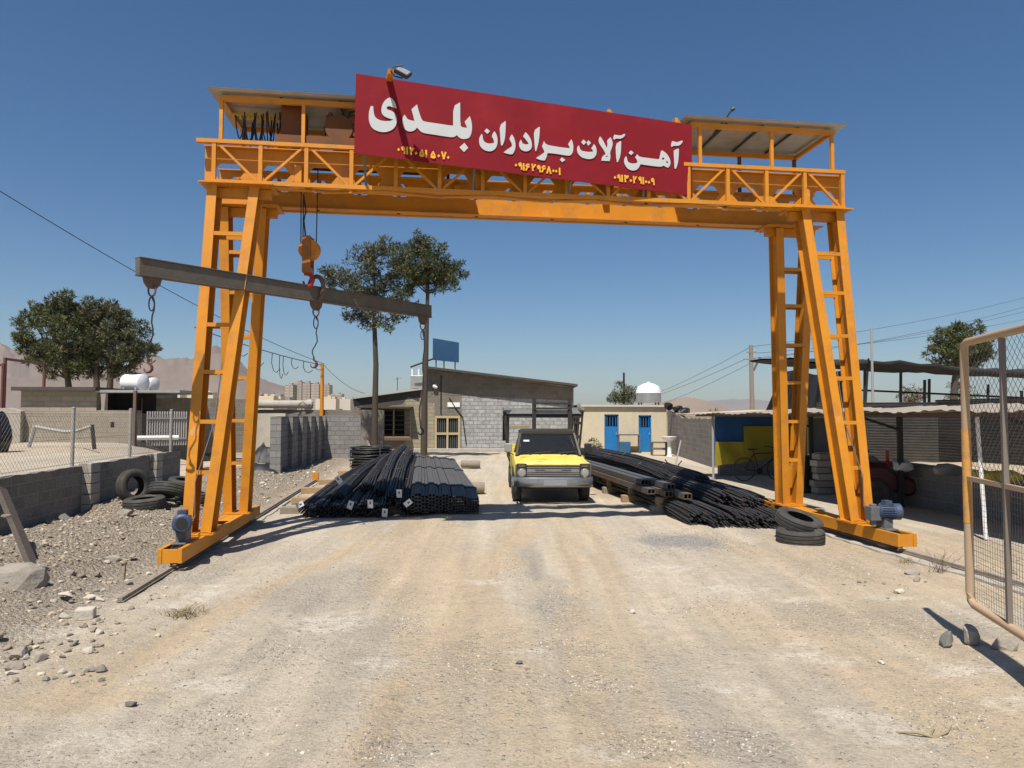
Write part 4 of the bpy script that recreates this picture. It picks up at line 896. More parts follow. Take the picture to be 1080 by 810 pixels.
def tz(px, py): 
    p = at(px, py); 
    for _ in range(4): p = at(px, py, hz(p.x, p.y))
    return p
p = tz(137, 531); tyre(p + V(0.0, 0.1, 0.33), (R(82), R(8), R(68)), 'worn tyre standing upright against the low block wall')
p = tz(152, 537); tyre(p + V(0, 0, 0.11), (R(4), R(-3), 0), 'flat worn tyre lowest in the left tyre heap', 1.05)
p = tz(168, 537); tyre(p + V(0.05, 0.25, 0.30), (R(-22), R(6), 0.2), 'worn tyre tilted on top of the left tyre heap', 1.1)
p = tz(186, 536); tyre(p + V(0.1, 0.5, 0.12), (R(-6), R(6), 0.9), 'worn tyre lying half behind the tilted top tyre')
p = tz(183, 519); tyre(p + V(0, 0.5, 0.14), (R(5), R(8), 0.2), 'worn tyre lying farthest back in the left heap by the wall')
p = tz(193, 508); tyre(p + V(-.1, 1.3, 0.15), (R(4), R(-10), 0.2), 'worn tyre leaning behind the crane leg near the wall end')
p = at(854, 577); tyre(p + V(0, 0.33, 0.105), (R(2), R(-2), 0.3), 'bottom worn tyre of the pair beside the crane rail', 1.02)
tyre(p + V(0.10, 0.62, 0.275), (R(17), R(9), 0.2), 'upper worn tyre resting askew on another beside the crane rail', 1.02)

# ------------------------------------------------------------------ steel stock: bundles of rebar, tubes and channels on timber sleepers
def pile_frame(px, py): return at(px, py)
PA = at(412, 545)          # front middle of the heap beside the leaning planks
def PW(o, x, y, z): return o + GU * x + GV * y + V(0, 0, z)
TAGS = 0
def rebar_bundle(o, x, z, y0, y1, Rb, n, label, group, droop=0.0, x1=None, z1=None, r=0.013, seed=0, tagpos=None, ymid=3.0, m=REBAR):
    rg = random.Random(seed); x1 = x if x1 is None else x1; z1 = z if z1 is None else z1
    t = thing('rebar_bundle', label, 'steel bundle', PW(o, x, y0, 0), GTH, group)
    offs = []
    k = 0
    while len(offs) < n and k < 4000:
        k += 1; a = rg.uniform(0, 6.283); q = Rb * math.sqrt(rg.random()); c = (q * math.cos(a), q * math.sin(a) * 0.85)
        if all((c[0] - e[0]) ** 2 + (c[1] - e[1]) ** 2 > (1.75 * r) ** 2 for e in offs): offs.append(c)
    mb = MB(); N = 9
    for ox, oz in offs:
        j0 = rg.uniform(-0.14, 0.10); ph = rg.uniform(0, 6.28); pts = []
        for i in range(N):
            f = (i / (N - 1)) ** 1.5; y = y0 + j0 + (y1 - y0) * f
            xx = x + (x1 - x) * f; zz = z + (z1 - z) * min(1, (y - y0) / ymid if y > y0 else 0) 
            spread = 1 + 0.25 * (1 - f) * (1 if i < 2 else 0)
            sw = 0.012 * math.sin(ph + f * 9)
            dz = -droop * max(0, 1 - (y - y0) / 1.7) ** 2
            pts.append((x - x + xx + ox * spread + sw, y, max(zz + oz * spread + dz + 0.5 * sw, 0.02)))
        mb.tube([PW(o, *q) for q in pts], r, 5)
    mb.build('bars', m, t, fix=False)
    for f in (0.22, 0.55, 0.85):
        y = y0 + (y1 - y0) * f; g = f; xx = x + (x1 - x) * g; zz = z + (z1 - z) * min(1, (y - y0) / ymid)
        mb = MB(); c = PW(o, xx, y, zz); mb.tube([c + GU * ((Rb + .012) * math.cos(2 * math.pi * k / 14)) + V(0, 0, (Rb * .85 + .012) * math.sin(2 * math.pi * k / 14)) for k in range(14)], 0.006, 4, closed=True); mb.build('tie_wire', STEEL, t)
    if tagpos:
        tx, tzz, ang = tagpos; c = PW(o, tx, y0 - 0.17, tzz); mb = MB(); mb.box(c, (0.10, 0.004, 0.16), Matrix.Rotation(ang, 3, 'Y') @ Matrix.Rotation(0.25, 3, 'X')); tg = mb.build('tag', PAPER, t)
        mb = MB(); rr = Matrix.Rotation(ang, 3, 'Y') @ Matrix.Rotation(0.25, 3, 'X')
        mb.box(c + rr @ V(0, -0.0035, 0.02), (0.03, 0.002, 0.05), rr)
        mb.build('print', GREYM, tg)
    return t
gl = 'rebar bundles in the heap beside the leaning planks'
lay = [ # x, z, y0, x1, z1, droop, tag, label
    (-1.25, 0.20, 0.05, -0.62, 0.36, .06, (-1.33, 0.26, 1.1), 'outermost rebar bundle of the left heap with a white tag beside the sleepers'),
    (-0.98, 0.18, -0.05, -0.42, 0.34, .04, None, 'low rebar bundle second from the sleepers in the left heap'),
    (-0.74, 0.34, 0.55, -0.25, 0.52, .05, (-0.70, 0.66, -0.6), 'raised rebar bundle with its white tag high on the sleeper side of the left heap'),
    (-0.70, 0.17, 0.0, -0.22, 0.30, .04, None, 'low rebar bundle third from the sleepers in the left heap'),
    (-0.42, 0.19, -0.02, -0.02, 0.32, .05, (-0.42, 0.25, 0.35), 'low rebar bundle with a tilted white tag in the middle of the left heap'),
    (-0.15, 0.22, -0.05, 0.14, 0.34, .05, (-0.06, 0.27, 0.0), 'low rebar bundle with an upright white tag in the middle of the left heap'),
    (0.14, 0.20, -0.02, 0.36, 0.32, .05, (0.20, 0.10, 0.1), 'low rebar bundle whose white tag hangs nearest the ground'),
    (-0.28, 0.46, 1.4, 0.10, 0.66, .10, None, 'thick rebar bundle climbing over the middle of the left heap'),
    (0.06, 0.48, 0.9, 0.30, 0.80, .12, None, 'topmost rebar bundle of the left heap, long and ridged'),
    (0.33, 0.44, 0.25, 0.52, 0.74, .12, (0.45, 0.42, 0.0), 'rebar bundle with a white tag at mid height beside the square tubes'),
    (0.52, 0.24, 0.0, 0.62, 0.50, .06, (0.62, 0.27, 0.9), 'short rebar bundle squeezed against the square tubes with a slanted tag')]
for k, (x, z, y0, x1, z1, dr, tg, lab) in enumerate(lay):
    x -= .30; x1 -= .34; tg = tg and (tg[0] - .30, tg[1], tg[2])
    rebar_bundle(PA, x, z, y0, 10.6 + (k % 3) * 0.5, 0.108 + 0.015 * (k % 2), 40, lab, gl, dr, x1, z1, 0.0135, k, tg, 4.5)
def tube_bundle(o, x, w, nx, nz, y0, y1, label, group, seed, peak=0.0, z0=0.16, m=TUBES, hgt=None, x1=None):
    rg = random.Random(seed); a = w / nx; t = thing('tube_bundle', label, 'steel bundle', PW(o, x, y0, 0), GTH, group); x1 = x if x1 is None else x1
    mb = MB()
    for i in range(nx):
        for j in range(nz):
            jy = rg.uniform(-0.06, 0.06) + 0.03 * j * peak; cx = x - w / 2 + a * (i + .5) + rg.uniform(-.004, .004); cz = z0 + a * (j + .5) + (peak * (1 - abs(2 * (i + .5) / nx - 1)) * 0.07)
            ang = rg.uniform(-0.16, 0.16) if j == nz - 1 else rg.uniform(-.05, .05); s = a * 0.47; th = a * 0.10
            c, sn = math.cos(ang), math.sin(ang)
            def pt(u, v, y):
                f = (y - y0) / (y1 - y0); dz = -0.10 * max(0, 1 - (y - y0) / 1.2) ** 2 * (1 if y > y0 - 1 else 0)
                return PW(o, cx + (x1 - x) * f + u * c - v * sn, y + jy, cz + u * sn + v * c + dz)
            yy = (y0, y0 + 0.6, y0 + 1.5, y1)
            vs = []
            for y in yy:
                for u, v in ((-s, -s), (s, -s), (s, s), (-s, s)): vs.append(pt(u, v, y))
            for y in (yy[0], yy[1]):
                for u, v in ((-s + th, -s + th), (s - th, -s + th), (s - th, s - th), (-s + th, s - th)): vs.append(pt(u, v, y))
            fs = []
            for q in range(3):
                for k in range(4): fs.append((q * 4 + k, q * 4 + (k + 1) % 4, q * 4 + 4 + (k + 1) % 4, q * 4 + 4 + k))
            fs.append((12, 13, 14, 15))
            for k in range(4):
                fs.append((k, 16 + k, 16 + (k + 1) % 4, (k + 1) % 4)); fs.append((16 + k, 20 + k, 20 + (k + 1) % 4, 16 + (k + 1) % 4))
            fs.append((20, 21, 22, 23)); mb.add(vs, fs)
    mb.build('tubes', m, t)
    for f in (0.08, 0.5, 0.9):
        y = y0 + (y1 - y0) * f; xx = x + (x1 - x) * f; top = z0 + a * nz + 0.012 + peak * 0.06
        mb = MB(); L_, R_ = xx - w / 2 - .006, xx + w / 2 + .006
        for p, q in (((L_, z0), (L_, top - 0.05 * peak)), ((L_, top - 0.05 * peak), (xx, top)), ((xx, top), (R_, top - 0.05 * peak)), ((R_, top - 0.05 * peak), (R_, z0))): mb.bar(PW(o, p[0], y, p[1]), PW(o, q[0], y, q[1]), 0.03, 0.004, GV)
        mb.build('strap', STEEL, t)
gt = 'square tube bundles stacked beside the truck'
for k, (x, w, nx, nz, pk, lab) in enumerate(((0.50, 0.26, 4, 5, 1.0, 'ridged square tube bundle right against the rebar heap'), (0.765, 0.25, 4, 5, 1.0, 'ridged square tube bundle second from the rebar heap'), (1.02, 0.24, 4, 5, 0.9, 'ridged square tube bundle third from the rebar heap'),
        (1.29, 0.27, 5, 6, 0.0, 'flat topped tube bundle in the middle of the truck side'), (1.55, 0.23, 5, 6, 0.0, 'flat topped tube bundle outermost towards the yellow truck'))):
    tube_bundle(PA, x, w, nx, nz, 0.0 + 0.04 * k, 11.2, lab, gt, k, pk, 0.14 if k < 3 else 0.13)
# timber sleepers under both heaps
def sleeper(o, x0, x1, y, h, label, group, m=WOOD, w=0.17, z=0.0, seed=0):
    rg = random.Random(seed); mb = MB(); n = 6; secs = []
    a = PW(o, x0, y, z)
    for k in range(n + 1):
        x = x0 + (x1 - x0) * k / n; j = rg.uniform(-.012, .012); hh = h + rg.uniform(-.008, .008)
        secs.append([PW(o, x, y - w / 2 + j, z - .02), PW(o, x, y + w / 2 + j, z - .02), PW(o, x, y + w / 2 + j, z + hh), PW(o, x, y - w / 2 + j, z + hh)])
    mb.loft(secs); o_ = mb.build('timber_sleeper', m, origin=a, bevel=0.01); tag(o_, label, 'timber', group)
gs = 'timber sleepers under the left steel heap'
sleeper(PA, -2.1, 0.2, 0.62, 0.13, 'dark grey sleeper nearest the camera poking out under the rebar heap', gs, WOODG, 0.2, seed=1)
sleeper(PA, -2.15, 1.6, 2.1, 0.14, 'yellowish sleeper second from the camera under the rebar heap', gs, WOOD, 0.22, seed=2)
sleeper(PA, -2.3, 1.7, 4.2, 0.14, 'pale brown sleeper third from the camera', gs, WOOD, 0.22, seed=3)
sleeper(PA, -2.2, 1.6, 6.4, 0.14, 'brown sleeper fourth from the camera under the rebar heap', gs, WOOD, 0.2, seed=4)
sleeper(PA, -2.0, 1.75, 9.2, 0.14, 'farthest sleeper under the rebar heap beside the wire coil', gs, WOOD, 0.22, seed=5)
for px, py, lab in ((503, 521, 'weathered round log end sticking out of the tube stack nearest the truck'), (501, 494, 'small grey log end sticking out at the far part of the tube stack')):
    c = at(px, py); mb = MB(); mb.tube([c + V(-0.5, 0.02, 0.15), c + V(0.05, -0.02, 0.15), c + V(0.18, -0.02, 0.15)], [0.13, 0.14, 0.135], 12); tag(mb.build('log', WOODG, origin=c, smooth=True), lab, 'log', 'log ends by the tube stack')
# coil of black wire
c = at(388, 497); c = c + V(0, 0.5, 0)
t = thing('wire_coil', 'big black coil of steel wire rod lying behind the rebar heap', 'coil', c)
mb = MB(); rg = random.Random(2)
for k in range(64):
    rr = rg.uniform(0.50, 0.72); zz = 0.08 + 0.72 * (k + rg.random()) / 64; tl = rg.uniform(-.05, .05); t2 = rg.uniform(-.05, .05); ox, oy = rg.uniform(-.04, .04), rg.uniform(-.04, .04)
    mb.tube([c + V(ox + rr * math.cos(a), oy + rr * math.sin(a), zz + tl * math.cos(a) + t2 * math.sin(a)) for a in [2 * math.pi * q / 22 for q in range(22)]], 0.016, 4, closed=True)
mb.build('windings', BLACK, t, fix=False, smooth=True)
for k in range(4):
    a = 0.6 + k * math.pi / 2; e = V(math.cos(a), math.sin(a), 0); mb = MB(); mb.tube([c + e * 0.43 + V(0, 0, .07), c + e * 0.75 + V(0, 0, .07), c + e * 0.76 + V(0, 0, .82), c + e * 0.43 + V(0, 0, .82)], 0.014, 5, closed=True); mb.build('tie', GREYM, t)

# right heap
PB = at(775, 556)
gr = 'rebar bundles in the heap beside the crane rail'
layr = [(-0.66, 0.15, 0.25, -0.60, 0.24, 'short stubby looking rebar bundle under the channel ends at the truck side'), (-0.36, 0.16, 0.0, -0.30, 0.26, 'round rebar bundle with its bright cut ends lowest beside the channel beams'),
        (-0.08, 0.17, -0.05, -0.05, 0.28, 'low rebar bundle second from the channel beams in the right heap'),
        (0.22, 0.16, -0.12, 0.20, 0.27, 'low rebar bundle in the middle of the right heap, frayed at its end'),
        (0.50, 0.15, -0.22, 0.44, 0.26, 'low rebar bundle reaching out farthest towards the tyres'),
        (0.76, 0.14, -0.05, 0.66, 0.26, 'low rebar bundle along the crane rail side of the right heap'),
        (0.05, 0.40, 0.7, 0.02, 0.52, 'second layer rebar bundle nearest the channel beams in the right heap'),
        (0.34, 0.40, 0.4, 0.28, 0.54, 'second layer rebar bundle in the middle of the right heap'),
        (0.60, 0.37, 0.5, 0.52, 0.50, 'second layer rebar bundle on the crane rail side of the right heap'),
        (0.28, 0.60, 2.3, 0.20, 0.74, 'topmost rebar bundle of the right heap'),
        (-0.02, 0.55, 3.4, 0.0, 0.68, 'top layer rebar bundle set farther back on the right heap')]
for k, (x, z, y0, x1, z1, lab) in enumerate(layr):
    x += .10
    rebar_bundle(PB, x, z, y0, 11.4 + 0.3 * (k % 3), 0.15, 54, lab, gr, 0.06, x1, z1, 0.0135, 50 + k, None, 4.0)
CHAN = mat('rusty_channel', (0.15, 0.115, 0.085), 0.6, (0.10, 0.082, 0.068), 4, 0.9, 0.1, 60, metal=0.3, dirt=(0.23, 0.185, 0.14), dscale=3, damt=0.6)
gc = 'steel channels on the truck side of the right heap'
for k, (x, z, y0, y1, lab) in enumerate(((-0.80, 0.40, 2.0, 12.2, 'rusty brown steel channel outermost on the truck side'), (-0.62, 0.405, 1.5, 12.0, 'rusty brown steel channel lying second from the truck side'), (-0.44, 0.41, 1.0, 12.0, 'rusty brown steel channel lying against the rebar of the right heap'), (-0.74, 0.525, 2.6, 12.1, 'grey steel channel stacked on top at the truck side, set back'), (-0.54, 0.53, 1.6, 12.1, 'grey steel channel stacked on top with its open end towards the tyres'))):
    a = PW(PB, x, y0, z); t = thing('steel_channel', lab, 'steel beam', a, GTH, gc); mb = MB(); b = PW(PB, x, y1, z + 0.02)
    mb.bar(a, b, 0.16, 0.012, off=(0, 0.048)); mb.bar(a, b, 0.16, 0.012, off=(0, -0.048)); mb.bar(a, b, 0.012, 0.082, off=(0.074, 0)); mb.bar(a, b, 0.012, 0.082, off=(-0.074, 0)); mb.bar(a, b, 0.010, 0.082)
    mb.build('channel', CHAN if k < 3 else TUBES, t)
gs2 = 'timber sleepers under the right steel heap'
for k, (y, lab) in enumerate(((1.75, 'sleeper nearest the tyres under the right steel heap'), (3.6, 'sleeper second from the camera under the right steel heap, with a pale end'), (5.4, 'sleeper in the middle of the right steel heap'), (8.4, 'sleeper fourth from the camera under the right steel heap, by the truck'), (11.0, 'farthest sleeper under the right steel heap beside the truck'))):
    sleeper(PB, -0.90 - 0.05 * (k % 2), 1.0, y, 0.15, lab, gs2, WOOD if k % 2 else WOODG, 0.18, seed=20 + k)
    mb = MB(); a = PW(PB, -0.62, y, 0.15); mb.box(a + V(0.06, 0, 0.085), (0.46, 0.13, 0.165), Matrix.Rotation(GTH, 3, 'Z')); tag(mb.build('timber_block', WOOD if k % 2 == 0 else WOODG, origin=a, bevel=0.008), 'timber packing block on the ' + ('nearest', 'second', 'middle', 'fourth', 'farthest')[k] + ' sleeper under the rusty channels', 'timber', 'packing blocks under the channels')

# ------------------------------------------------------------------ yellow pickup truck
def truck():
    o = at(583.5, 532); ry = 0.03
    t = thing('pickup_truck', 'old yellow pickup truck with rusted hood and steel cargo rack facing the camera', 'truck', o, ry)
    YEL = mat('truck_yellow', (0.74, 0.58, 0.12), 0.5, (0.62, 0.47, 0.09), 3, 0.7, dirt=(0.30, 0.19, 0.06), dscale=2.6, damt=0.45)
    YELH = mat('hood_yellow', (0.80, 0.66, 0.13), 0.42, (0.74, 0.57, 0.09), 2.2, 0.7, dirt=(0.36, 0.19, 0.02), dscale=2.3, damt=1.0)
    DARKP = mat('truck_dark_paint', (0.045, 0.038, 0.026), 0.55, (0.03, 0.026, 0.02), 4, 0.8)
    CHR = mat('dull_chrome', (0.42, 0.41, 0.39), 0.28, (0.30, 0.29, 0.27), 8, 0.7, metal=0.8, dirt=(0.25, 0.2, 0.15), dscale=9, damt=0.4)
    RK = mat('rack_steel', (0.032, 0.029, 0.026), 0.6, (0.022, 0.02, 0.018), 6, 0.8, dirt=(0.08, 0.06, 0.045), dscale=6, damt=0.5)
    RKL = mat('rack_pale_steel', (0.34, 0.34, 0.33), 0.5, (0.25, 0.25, 0.24), 6, 0.8, metal=0.3, dirt=(0.2, 0.15, 0.1), dscale=6, damt=0.4)
    def b(mb, n, m, par=None, **k): return mb.build(n, m, par or t, world=False, **k)
    def sec(y, h, dz=0): return [V(x, y, z + dz) for x, z in h] + [V(-x, y, z + dz) for x, z in h[::-1]]
    low = [(.72, .40), (.80, .50), (.835, .66), (.825, .80), (.80, .87), (.62, .90)]
    mb = MB(); mb.loft([sec(0.02, [(.70, .46), (.77, .53), (.80, .66), (.79, .80), (.765, .85), (.58, .865)]), sec(0.10, low), sec(0.6, low, 0.01), sec(1.25, [(.72, .40), (.80, .50), (.845, .66), (.84, .82), (.80, .93), (.62, .955)]), sec(1.32, [(.72, .40), (.80, .50), (.845, .66), (.84, .82), (.80, .955), (.62, .97)]), sec(2.5, [(.72, .40), (.80, .50), (.845, .66), (.84, .82), (.80, .97), (.62, .98)])])
    body = b(mb, 'body', YEL, smooth=True, bevel=0.006)
    # hood: a raised pressing with a rounded front lip
    mb = MB(); hs = []
    for y, w, z in ((0.0, .60, .845), (0.03, .625, .885), (0.12, .64, .905), (0.5, .65, .925), (0.9, .66, .95), (1.24, .67, .985)):
        hs.append([V(-w, y, z - .05), V(w, y, z - .05), V(w, y, z - .012), V(w * .86, y, z), V(w * .3, y, z + .012), V(-w * .3, y, z + .012), V(-w * .86, y, z), V(-w, y, z - .012)])
    mb.loft(hs); b(mb, 'hood', YELH, smooth=True)
    # cab upper
    mb = MB(); cs = []
    for y, w, z0, z1 in ((1.60, .64, 1.46, 1.52), (1.72, .655, 1.46, 1.555), (2.0, .66, 1.46, 1.575), (2.4, .655, 1.46, 1.56), (2.5, .61, 1.46, 1.53)):
        cs.append([V(-w, y, z0), V(w, y, z0), V(w, y, z1 - .03), V(w - .08, y, z1), V(-w + .08, y, z1), V(-w, y, z1 - .03)])
    mb.loft(cs); b(mb, 'cab_roof', DARKP, smooth=True)
    for sx in (-1, 1):
        mb = MB(); mb.bar((sx * .745, 1.27, .965), (sx * .635, 1.63, 1.475), .055, .06, (0, -1, 0)); b(mb, 'windscreen_pillar', DARKP, bevel=.008)
        mb = MB(); mb.bar((sx * .745, 2.46, .975), (sx * .605, 2.46, 1.475), .05, .08, (0, 1, 0)); b(mb, 'rear_pillar', DARKP, bevel=.008)
        mb = MB(); mb.prism([(1.32, .975), (2.42, .975), (2.42, 1.46), (1.66, 1.46)], (sx * .70, 0, 0), (0, 1, 0), (-.0 * sx, 0, 1), 0.01); 
        for i, v in enumerate(mb.v): mb.v[i] = (v[0] - sx * (v[2] - .975) * .2, v[1], v[2])
        b(mb, 'side_window', GLASSW)
        mb = MB(); mb.prism([(1.36, .46), (2.40, .46), (2.42, .95), (1.34, .95)], (sx * .842 - (0.012 if sx > 0 else 0), 0, 0), (0, 1, 0), (0, 0, 1), 0.014); dr = b(mb, 'door', YEL, bevel=.006)
        mb = MB(); mb.box((sx * .868, 2.28, .86), (.02, .14, .03)); b(mb, 'handle', CHR, dr)
        mb = MB(); mb.tube([(sx * .80, 1.42, .98), (sx * .90, 1.38, 1.02), (sx * .93, 1.36, 1.10)], .012, 6); mir = b(mb, 'wing_mirror', BLACK)
        mb = MB(); mb.box((sx * .93, 1.36, 1.14), (.17, .05, .21)); b(mb, 'mirror_housing', RKL if sx < 0 else BLACK, mir, bevel=.02)
        # headlamp surround, lamp, turn signal
        mb = MB(); mb.box((sx * .675, -.008, .72), (.215, .05, .30)); bz = b(mb, 'headlamp_surround', MATS['hl_dark'] if 'hl_dark' in MATS else mat('hl_dark', (.03, .03, .03), .5), bevel=.012)
        mb = MB(); mb.lathe([(0, -.02), (.05, -.018), (.078, -.004), (.082, .006), (.096, .006), (.096, .03), (0, .03)], 24, (sx * .675, -.045, .675), (0, 1, 0)); b(mb, 'headlamp', CHR, bz, smooth=True)
        mb = MB(); mb.lathe([(0, 0), (.07, .004), (.076, .012)], 20, (sx * .675, -.068, .675), (0, 1, 0)); b(mb, 'lens', mat('lamp_lens', (.32, .31, .28), .12), bz, smooth=True)
        mb = MB(); mb.box((sx * .675, -.036, .82), (.14, .01, .05)); b(mb, 'turn_signal', mat('amber_lens', (.14, .09, .05), .3), bz)
    mb = MB(); mb.hexa([V(-.72, 1.265, .97), V(.72, 1.265, .97), V(.72, 1.275, .97), V(-.72, 1.275, .97), V(-.61, 1.622, 1.475), V(.61, 1.622, 1.475), V(.61, 1.632, 1.475), V(-.61, 1.632, 1.475)]); ws = b(mb, 'windscreen', GLASSW)
    for sx in (-.35, .22):
        mb = MB(); mb.tube([(sx, 1.24, .985), (sx + .05, 1.275, 1.03), (sx + .42, 1.29, 1.05)], .008, 4); b(mb, 'wiper', BLACK)
    for sx in (-.42, -.2, .3, .45): mb = MB(); mb.lathe([(0.03, 0), (.03, .02), (0, .03)], 10, (sx, 1.2, .985)); b(mb, 'washer_nozzle', BLACK)
    mb = MB(); mb.box((-.45, 1.3, 1.34), (.18, .03, .12), Matrix.Rotation(-.6, 3, 'X')) if False else mb.box((-.50, 1.5, 1.30), (.14, .004, .05), Matrix.Rotation(-.61, 3, 'X')); b(mb, 'sticker', RKL, ws)
    mb = MB(); mb.box((0, 2.51, 1.25), (.8, .02, .26)); b(mb, 'rear_window', GLASSW)
    mb = MB(); mb.box((-.34, 2.22, 1.10), (.52, .16, .30), Matrix.Rotation(-.15, 3, 'X')); mb.box((-.34, 2.24, 1.30), (.24, .10, .14)); b(mb, 'seat', DARKIN, bevel=.03)
    mb = MB(); mb.box((.34, 2.22, 1.10), (.52, .16, .30), Matrix.Rotation(-.15, 3, 'X')); mb.box((.34, 2.24, 1.30), (.24, .10, .14)); b(mb, 'seat', DARKIN, bevel=.03)
    mb = MB(); mb.box((0, 1.42, 1.0), (1.30, .22, .06)); b(mb, 'dashboard', DARKIN, bevel=.02)
    mb = MB(); mb.tube([V(.34 + .18 * math.cos(a), 1.66 + .06 * math.sin(a), 1.12 + .16 * math.sin(a)) for a in [2 * math.pi * k / 20 for k in range(20)]], .014, 6, closed=True); mb.bar((.18, 1.66, 1.12), (.5, 1.66, 1.12), .02, .02); b(mb, 'steering_wheel', BLACK)
    mb = MB(); mb.box((0, 2.47, 1.22), (1.18, .02, .50)); b(mb, 'cab_back', DARKIN)
    # grille with bars, badge plate, bumper, number plate
    mb = MB(); mb.box((0, .012, .705), (1.62, .05, .27)); gl_ = b(mb, 'grille', mat('fascia_grey', (.10, .098, .092), .5, (.06, .058, .055), 8, .8, dirt=(.2, .17, .12), dscale=7, damt=.5))
    for k in range(5): mb = MB(); mb.box((0, -.018, .62 + .042 * k), (1.12, .014, .018)); b(mb, 'grille_bar', CHR, gl_)
    mb = MB(); mb.box((0, -.02, .836), (1.2, .02, .02)); mb.box((0, -.026, .72), (.36, .012, .03)); mb.box((-.47, -.018, .72), (.17, .016, .07)); mb.box((.47, -.018, .72), (.17, .016, .07)); b(mb, 'grille_trim', CHR, gl_)
    mb = MB(); bs = []
    for x, y in ((-.86, .22), (-.85, .0), (-.74, -.10), (-.3, -.13), (.3, -.13), (.74, -.10), (.85, .0), (.86, .22)):
        bs.append([V(x, y, .40), V(x * .995, y + .03 if abs(x) < .8 else y, .375), V(x * .98, y + .06, .39), V(x * .98, y + .06, .56), V(x, y + .01, .58), V(x, y - .02, .51)])
    mb.loft(bs); bp = b(mb, 'bumper', CHR, smooth=True)
    mb = MB(); mb.box((.03, -.162, .475), (.50, .012, .12)); b(mb, 'number_plate', mat('plate_grey', (.26, .26, .27), .5, (.25, .25, .26)), bp)
    mb = MB(); mb.box((0, .35, .36), (1.2, .3, .10)); mb.box((0, 1.9, .36), (.9, 3.6, .10)); b(mb, 'chassis', BLACK)
    for sx in (-1, 1):
        for y, arch in ((.78, .40), (3.55, .40)):
            mb = MB(); mb.prism([(arch * math.cos(a), max(arch * math.sin(a), -.02)) for a in [math.pi * k / 14 for k in range(15)]], (sx * .848 - .0, y, .38), (0, 1, 0), (0, 0, 1), .004 * 1); b(mb, 'wheel_arch', DARKIN)
            mb = MB(); mb.lathe([(.20, -.10), (.30, -.10), (.335, -.075), (.342, -.03), (.342, .03), (.335, .075), (.30, .10), (.20, .10)], 32, (sx * .755, y, .342), (1, 0, 0), closed=True); w = b(mb, 'wheel', RUBBER, smooth=True)
            mb = MB(); mb.lathe([(0, -.02), (.06, -.05), (.08, .0), (.16, .0), (.18, -.05), (.205, -.07), (.205, .05), (0, .05)], 24, (sx * .80, y, .342), (sx * -1, 0, 0)); b(mb, 'rim', GREYM, w, smooth=True)
    # load bed
    mb = MB(); mb.box((0, 3.6, .60), (1.62, 2.1, .06)); mb.box((-.82, 3.6, .86), (.05, 2.1, .48)); mb.box((.82, 3.6, .86), (.05, 2.1, .48)); mb.box((0, 2.575, .86), (1.59, .05, .48)); mb.box((0, 4.625, .86), (1.59, .05, .48)); b(mb, 'load_bed', YEL, bevel=.008)
    # rack: headboard over the cab, pale crossbars and flared side frames
    mb = MB()
    for sx in (-.25, .65): mb.bar((sx, 2.62, .9), (sx, 2.62, 2.34), .10, .06, (0, 1, 0))
    for z in (2.19, 2.07): mb.bar((-.25, 2.585, z), (.65, 2.585, z), .04, .05)
    b(mb, 'headboard', RK)
    for sx in (-1, 1):
        mb = MB()
        for y in (2.62, 3.3, 3.95, 4.6): mb.bar((sx * .86, y, .75), (sx * .98, y, 2.02), .05, .05, (0, 1, 0))
        for z, f in ((1.0, .2), (1.35, .47), (1.7, .75)): mb.bar((sx * (.86 + .12 * f), 2.58, z), (sx * (.86 + .12 * f), 4.64, z), .03, .07)
        mb.bar((sx * .98, 2.55, 2.0), (sx * .98, 4.66, 2.0), .06, .05)
        b(mb, 'side_rack', RK)
    for sx in (-1, 1):
        mb = MB(); mb.bar((sx * 1.0, 2.6, 1.99), (sx * .86, 2.58, 2.20), .05, .06, (0, 1, 0)); b(mb, 'corner_brace', RKL)
        mb = MB(); mb.bar((sx * .98, 2.6, 2.06), (sx * .99, 4.6, 2.10), .06, .05); b(mb, 'top_rail', RKL)
    for y, z, h in ((2.665, 1.985, .09), (4.66, 2.06, .08), (3.5, 2.06, .05)): mb = MB(); mb.bar((-.99, y, z), (.99, y, z), .05, h); b(mb, 'crossbar', RKL)
    mb = MB(); mb.bar((-.98, 2.7, 1.885), (.98, 2.7, 1.885), .06, .10); b(mb, 'lower_crossbar', RK)
    mb = MB(); mb.bar((-.85, 2.75, 1.60), (-.35, 2.75, 1.61), .06, .05); b(mb, 'wood_rail', WOOD)
truck()

# ------------------------------------------------------------------ mesh gate in the foreground
gp = V(3.70, 5.76, 0); gd = V(-0.22, -0.976, 0).normalized()
t = thing('mesh_gate', 'tall open gate of rusty peeling pipe with wire mesh at the frame edge', 'gate', gp)
zb, zt = 0.40, 2.50; LG = 3.0; rr = 0.032
mb = MB(); up = V(0, 0, 1)
loop = [gp + up * (zb + .08), gp + up * (zt - .06), gp + up * (zt - .018) + gd * .018, gp + up * zt + gd * .07, gp + gd * (LG - .1) + up * zt, gp + gd * LG + up * (zt - .1), gp + gd * LG + up * (zb + .1), gp + gd * (LG - .1) + up * zb, gp + gd * .08 + up * zb, gp + gd * .022 + up * (zb + .022)]
mb.tube(loop, rr, 14, closed=True); gf = mb.build('pipe_frame', GATEP, t, smooth=True)
mb = MB(); mb.tube([gp + up * 1.04, gp + up * 1.38, gp + up * 1.80], rr + 0.0025, 14); mb.build('yellow_sleeve', GATEY, t, smooth=True)
for f in (0.68, 1.4, 2.15):
    mb = MB(); mb.bar(gp + gd * f + up * (zb + rr), gp + gd * f + up * (zt - rr), .035, .035, gd); mb.build('upright', GATEU, t)
mb = MB(); mb.bar(gp + gd * rr + up * 1.40, gp + gd * (LG - rr) + up * 1.40, .03, .035); mb.build('mid_rail', GATEP, t)
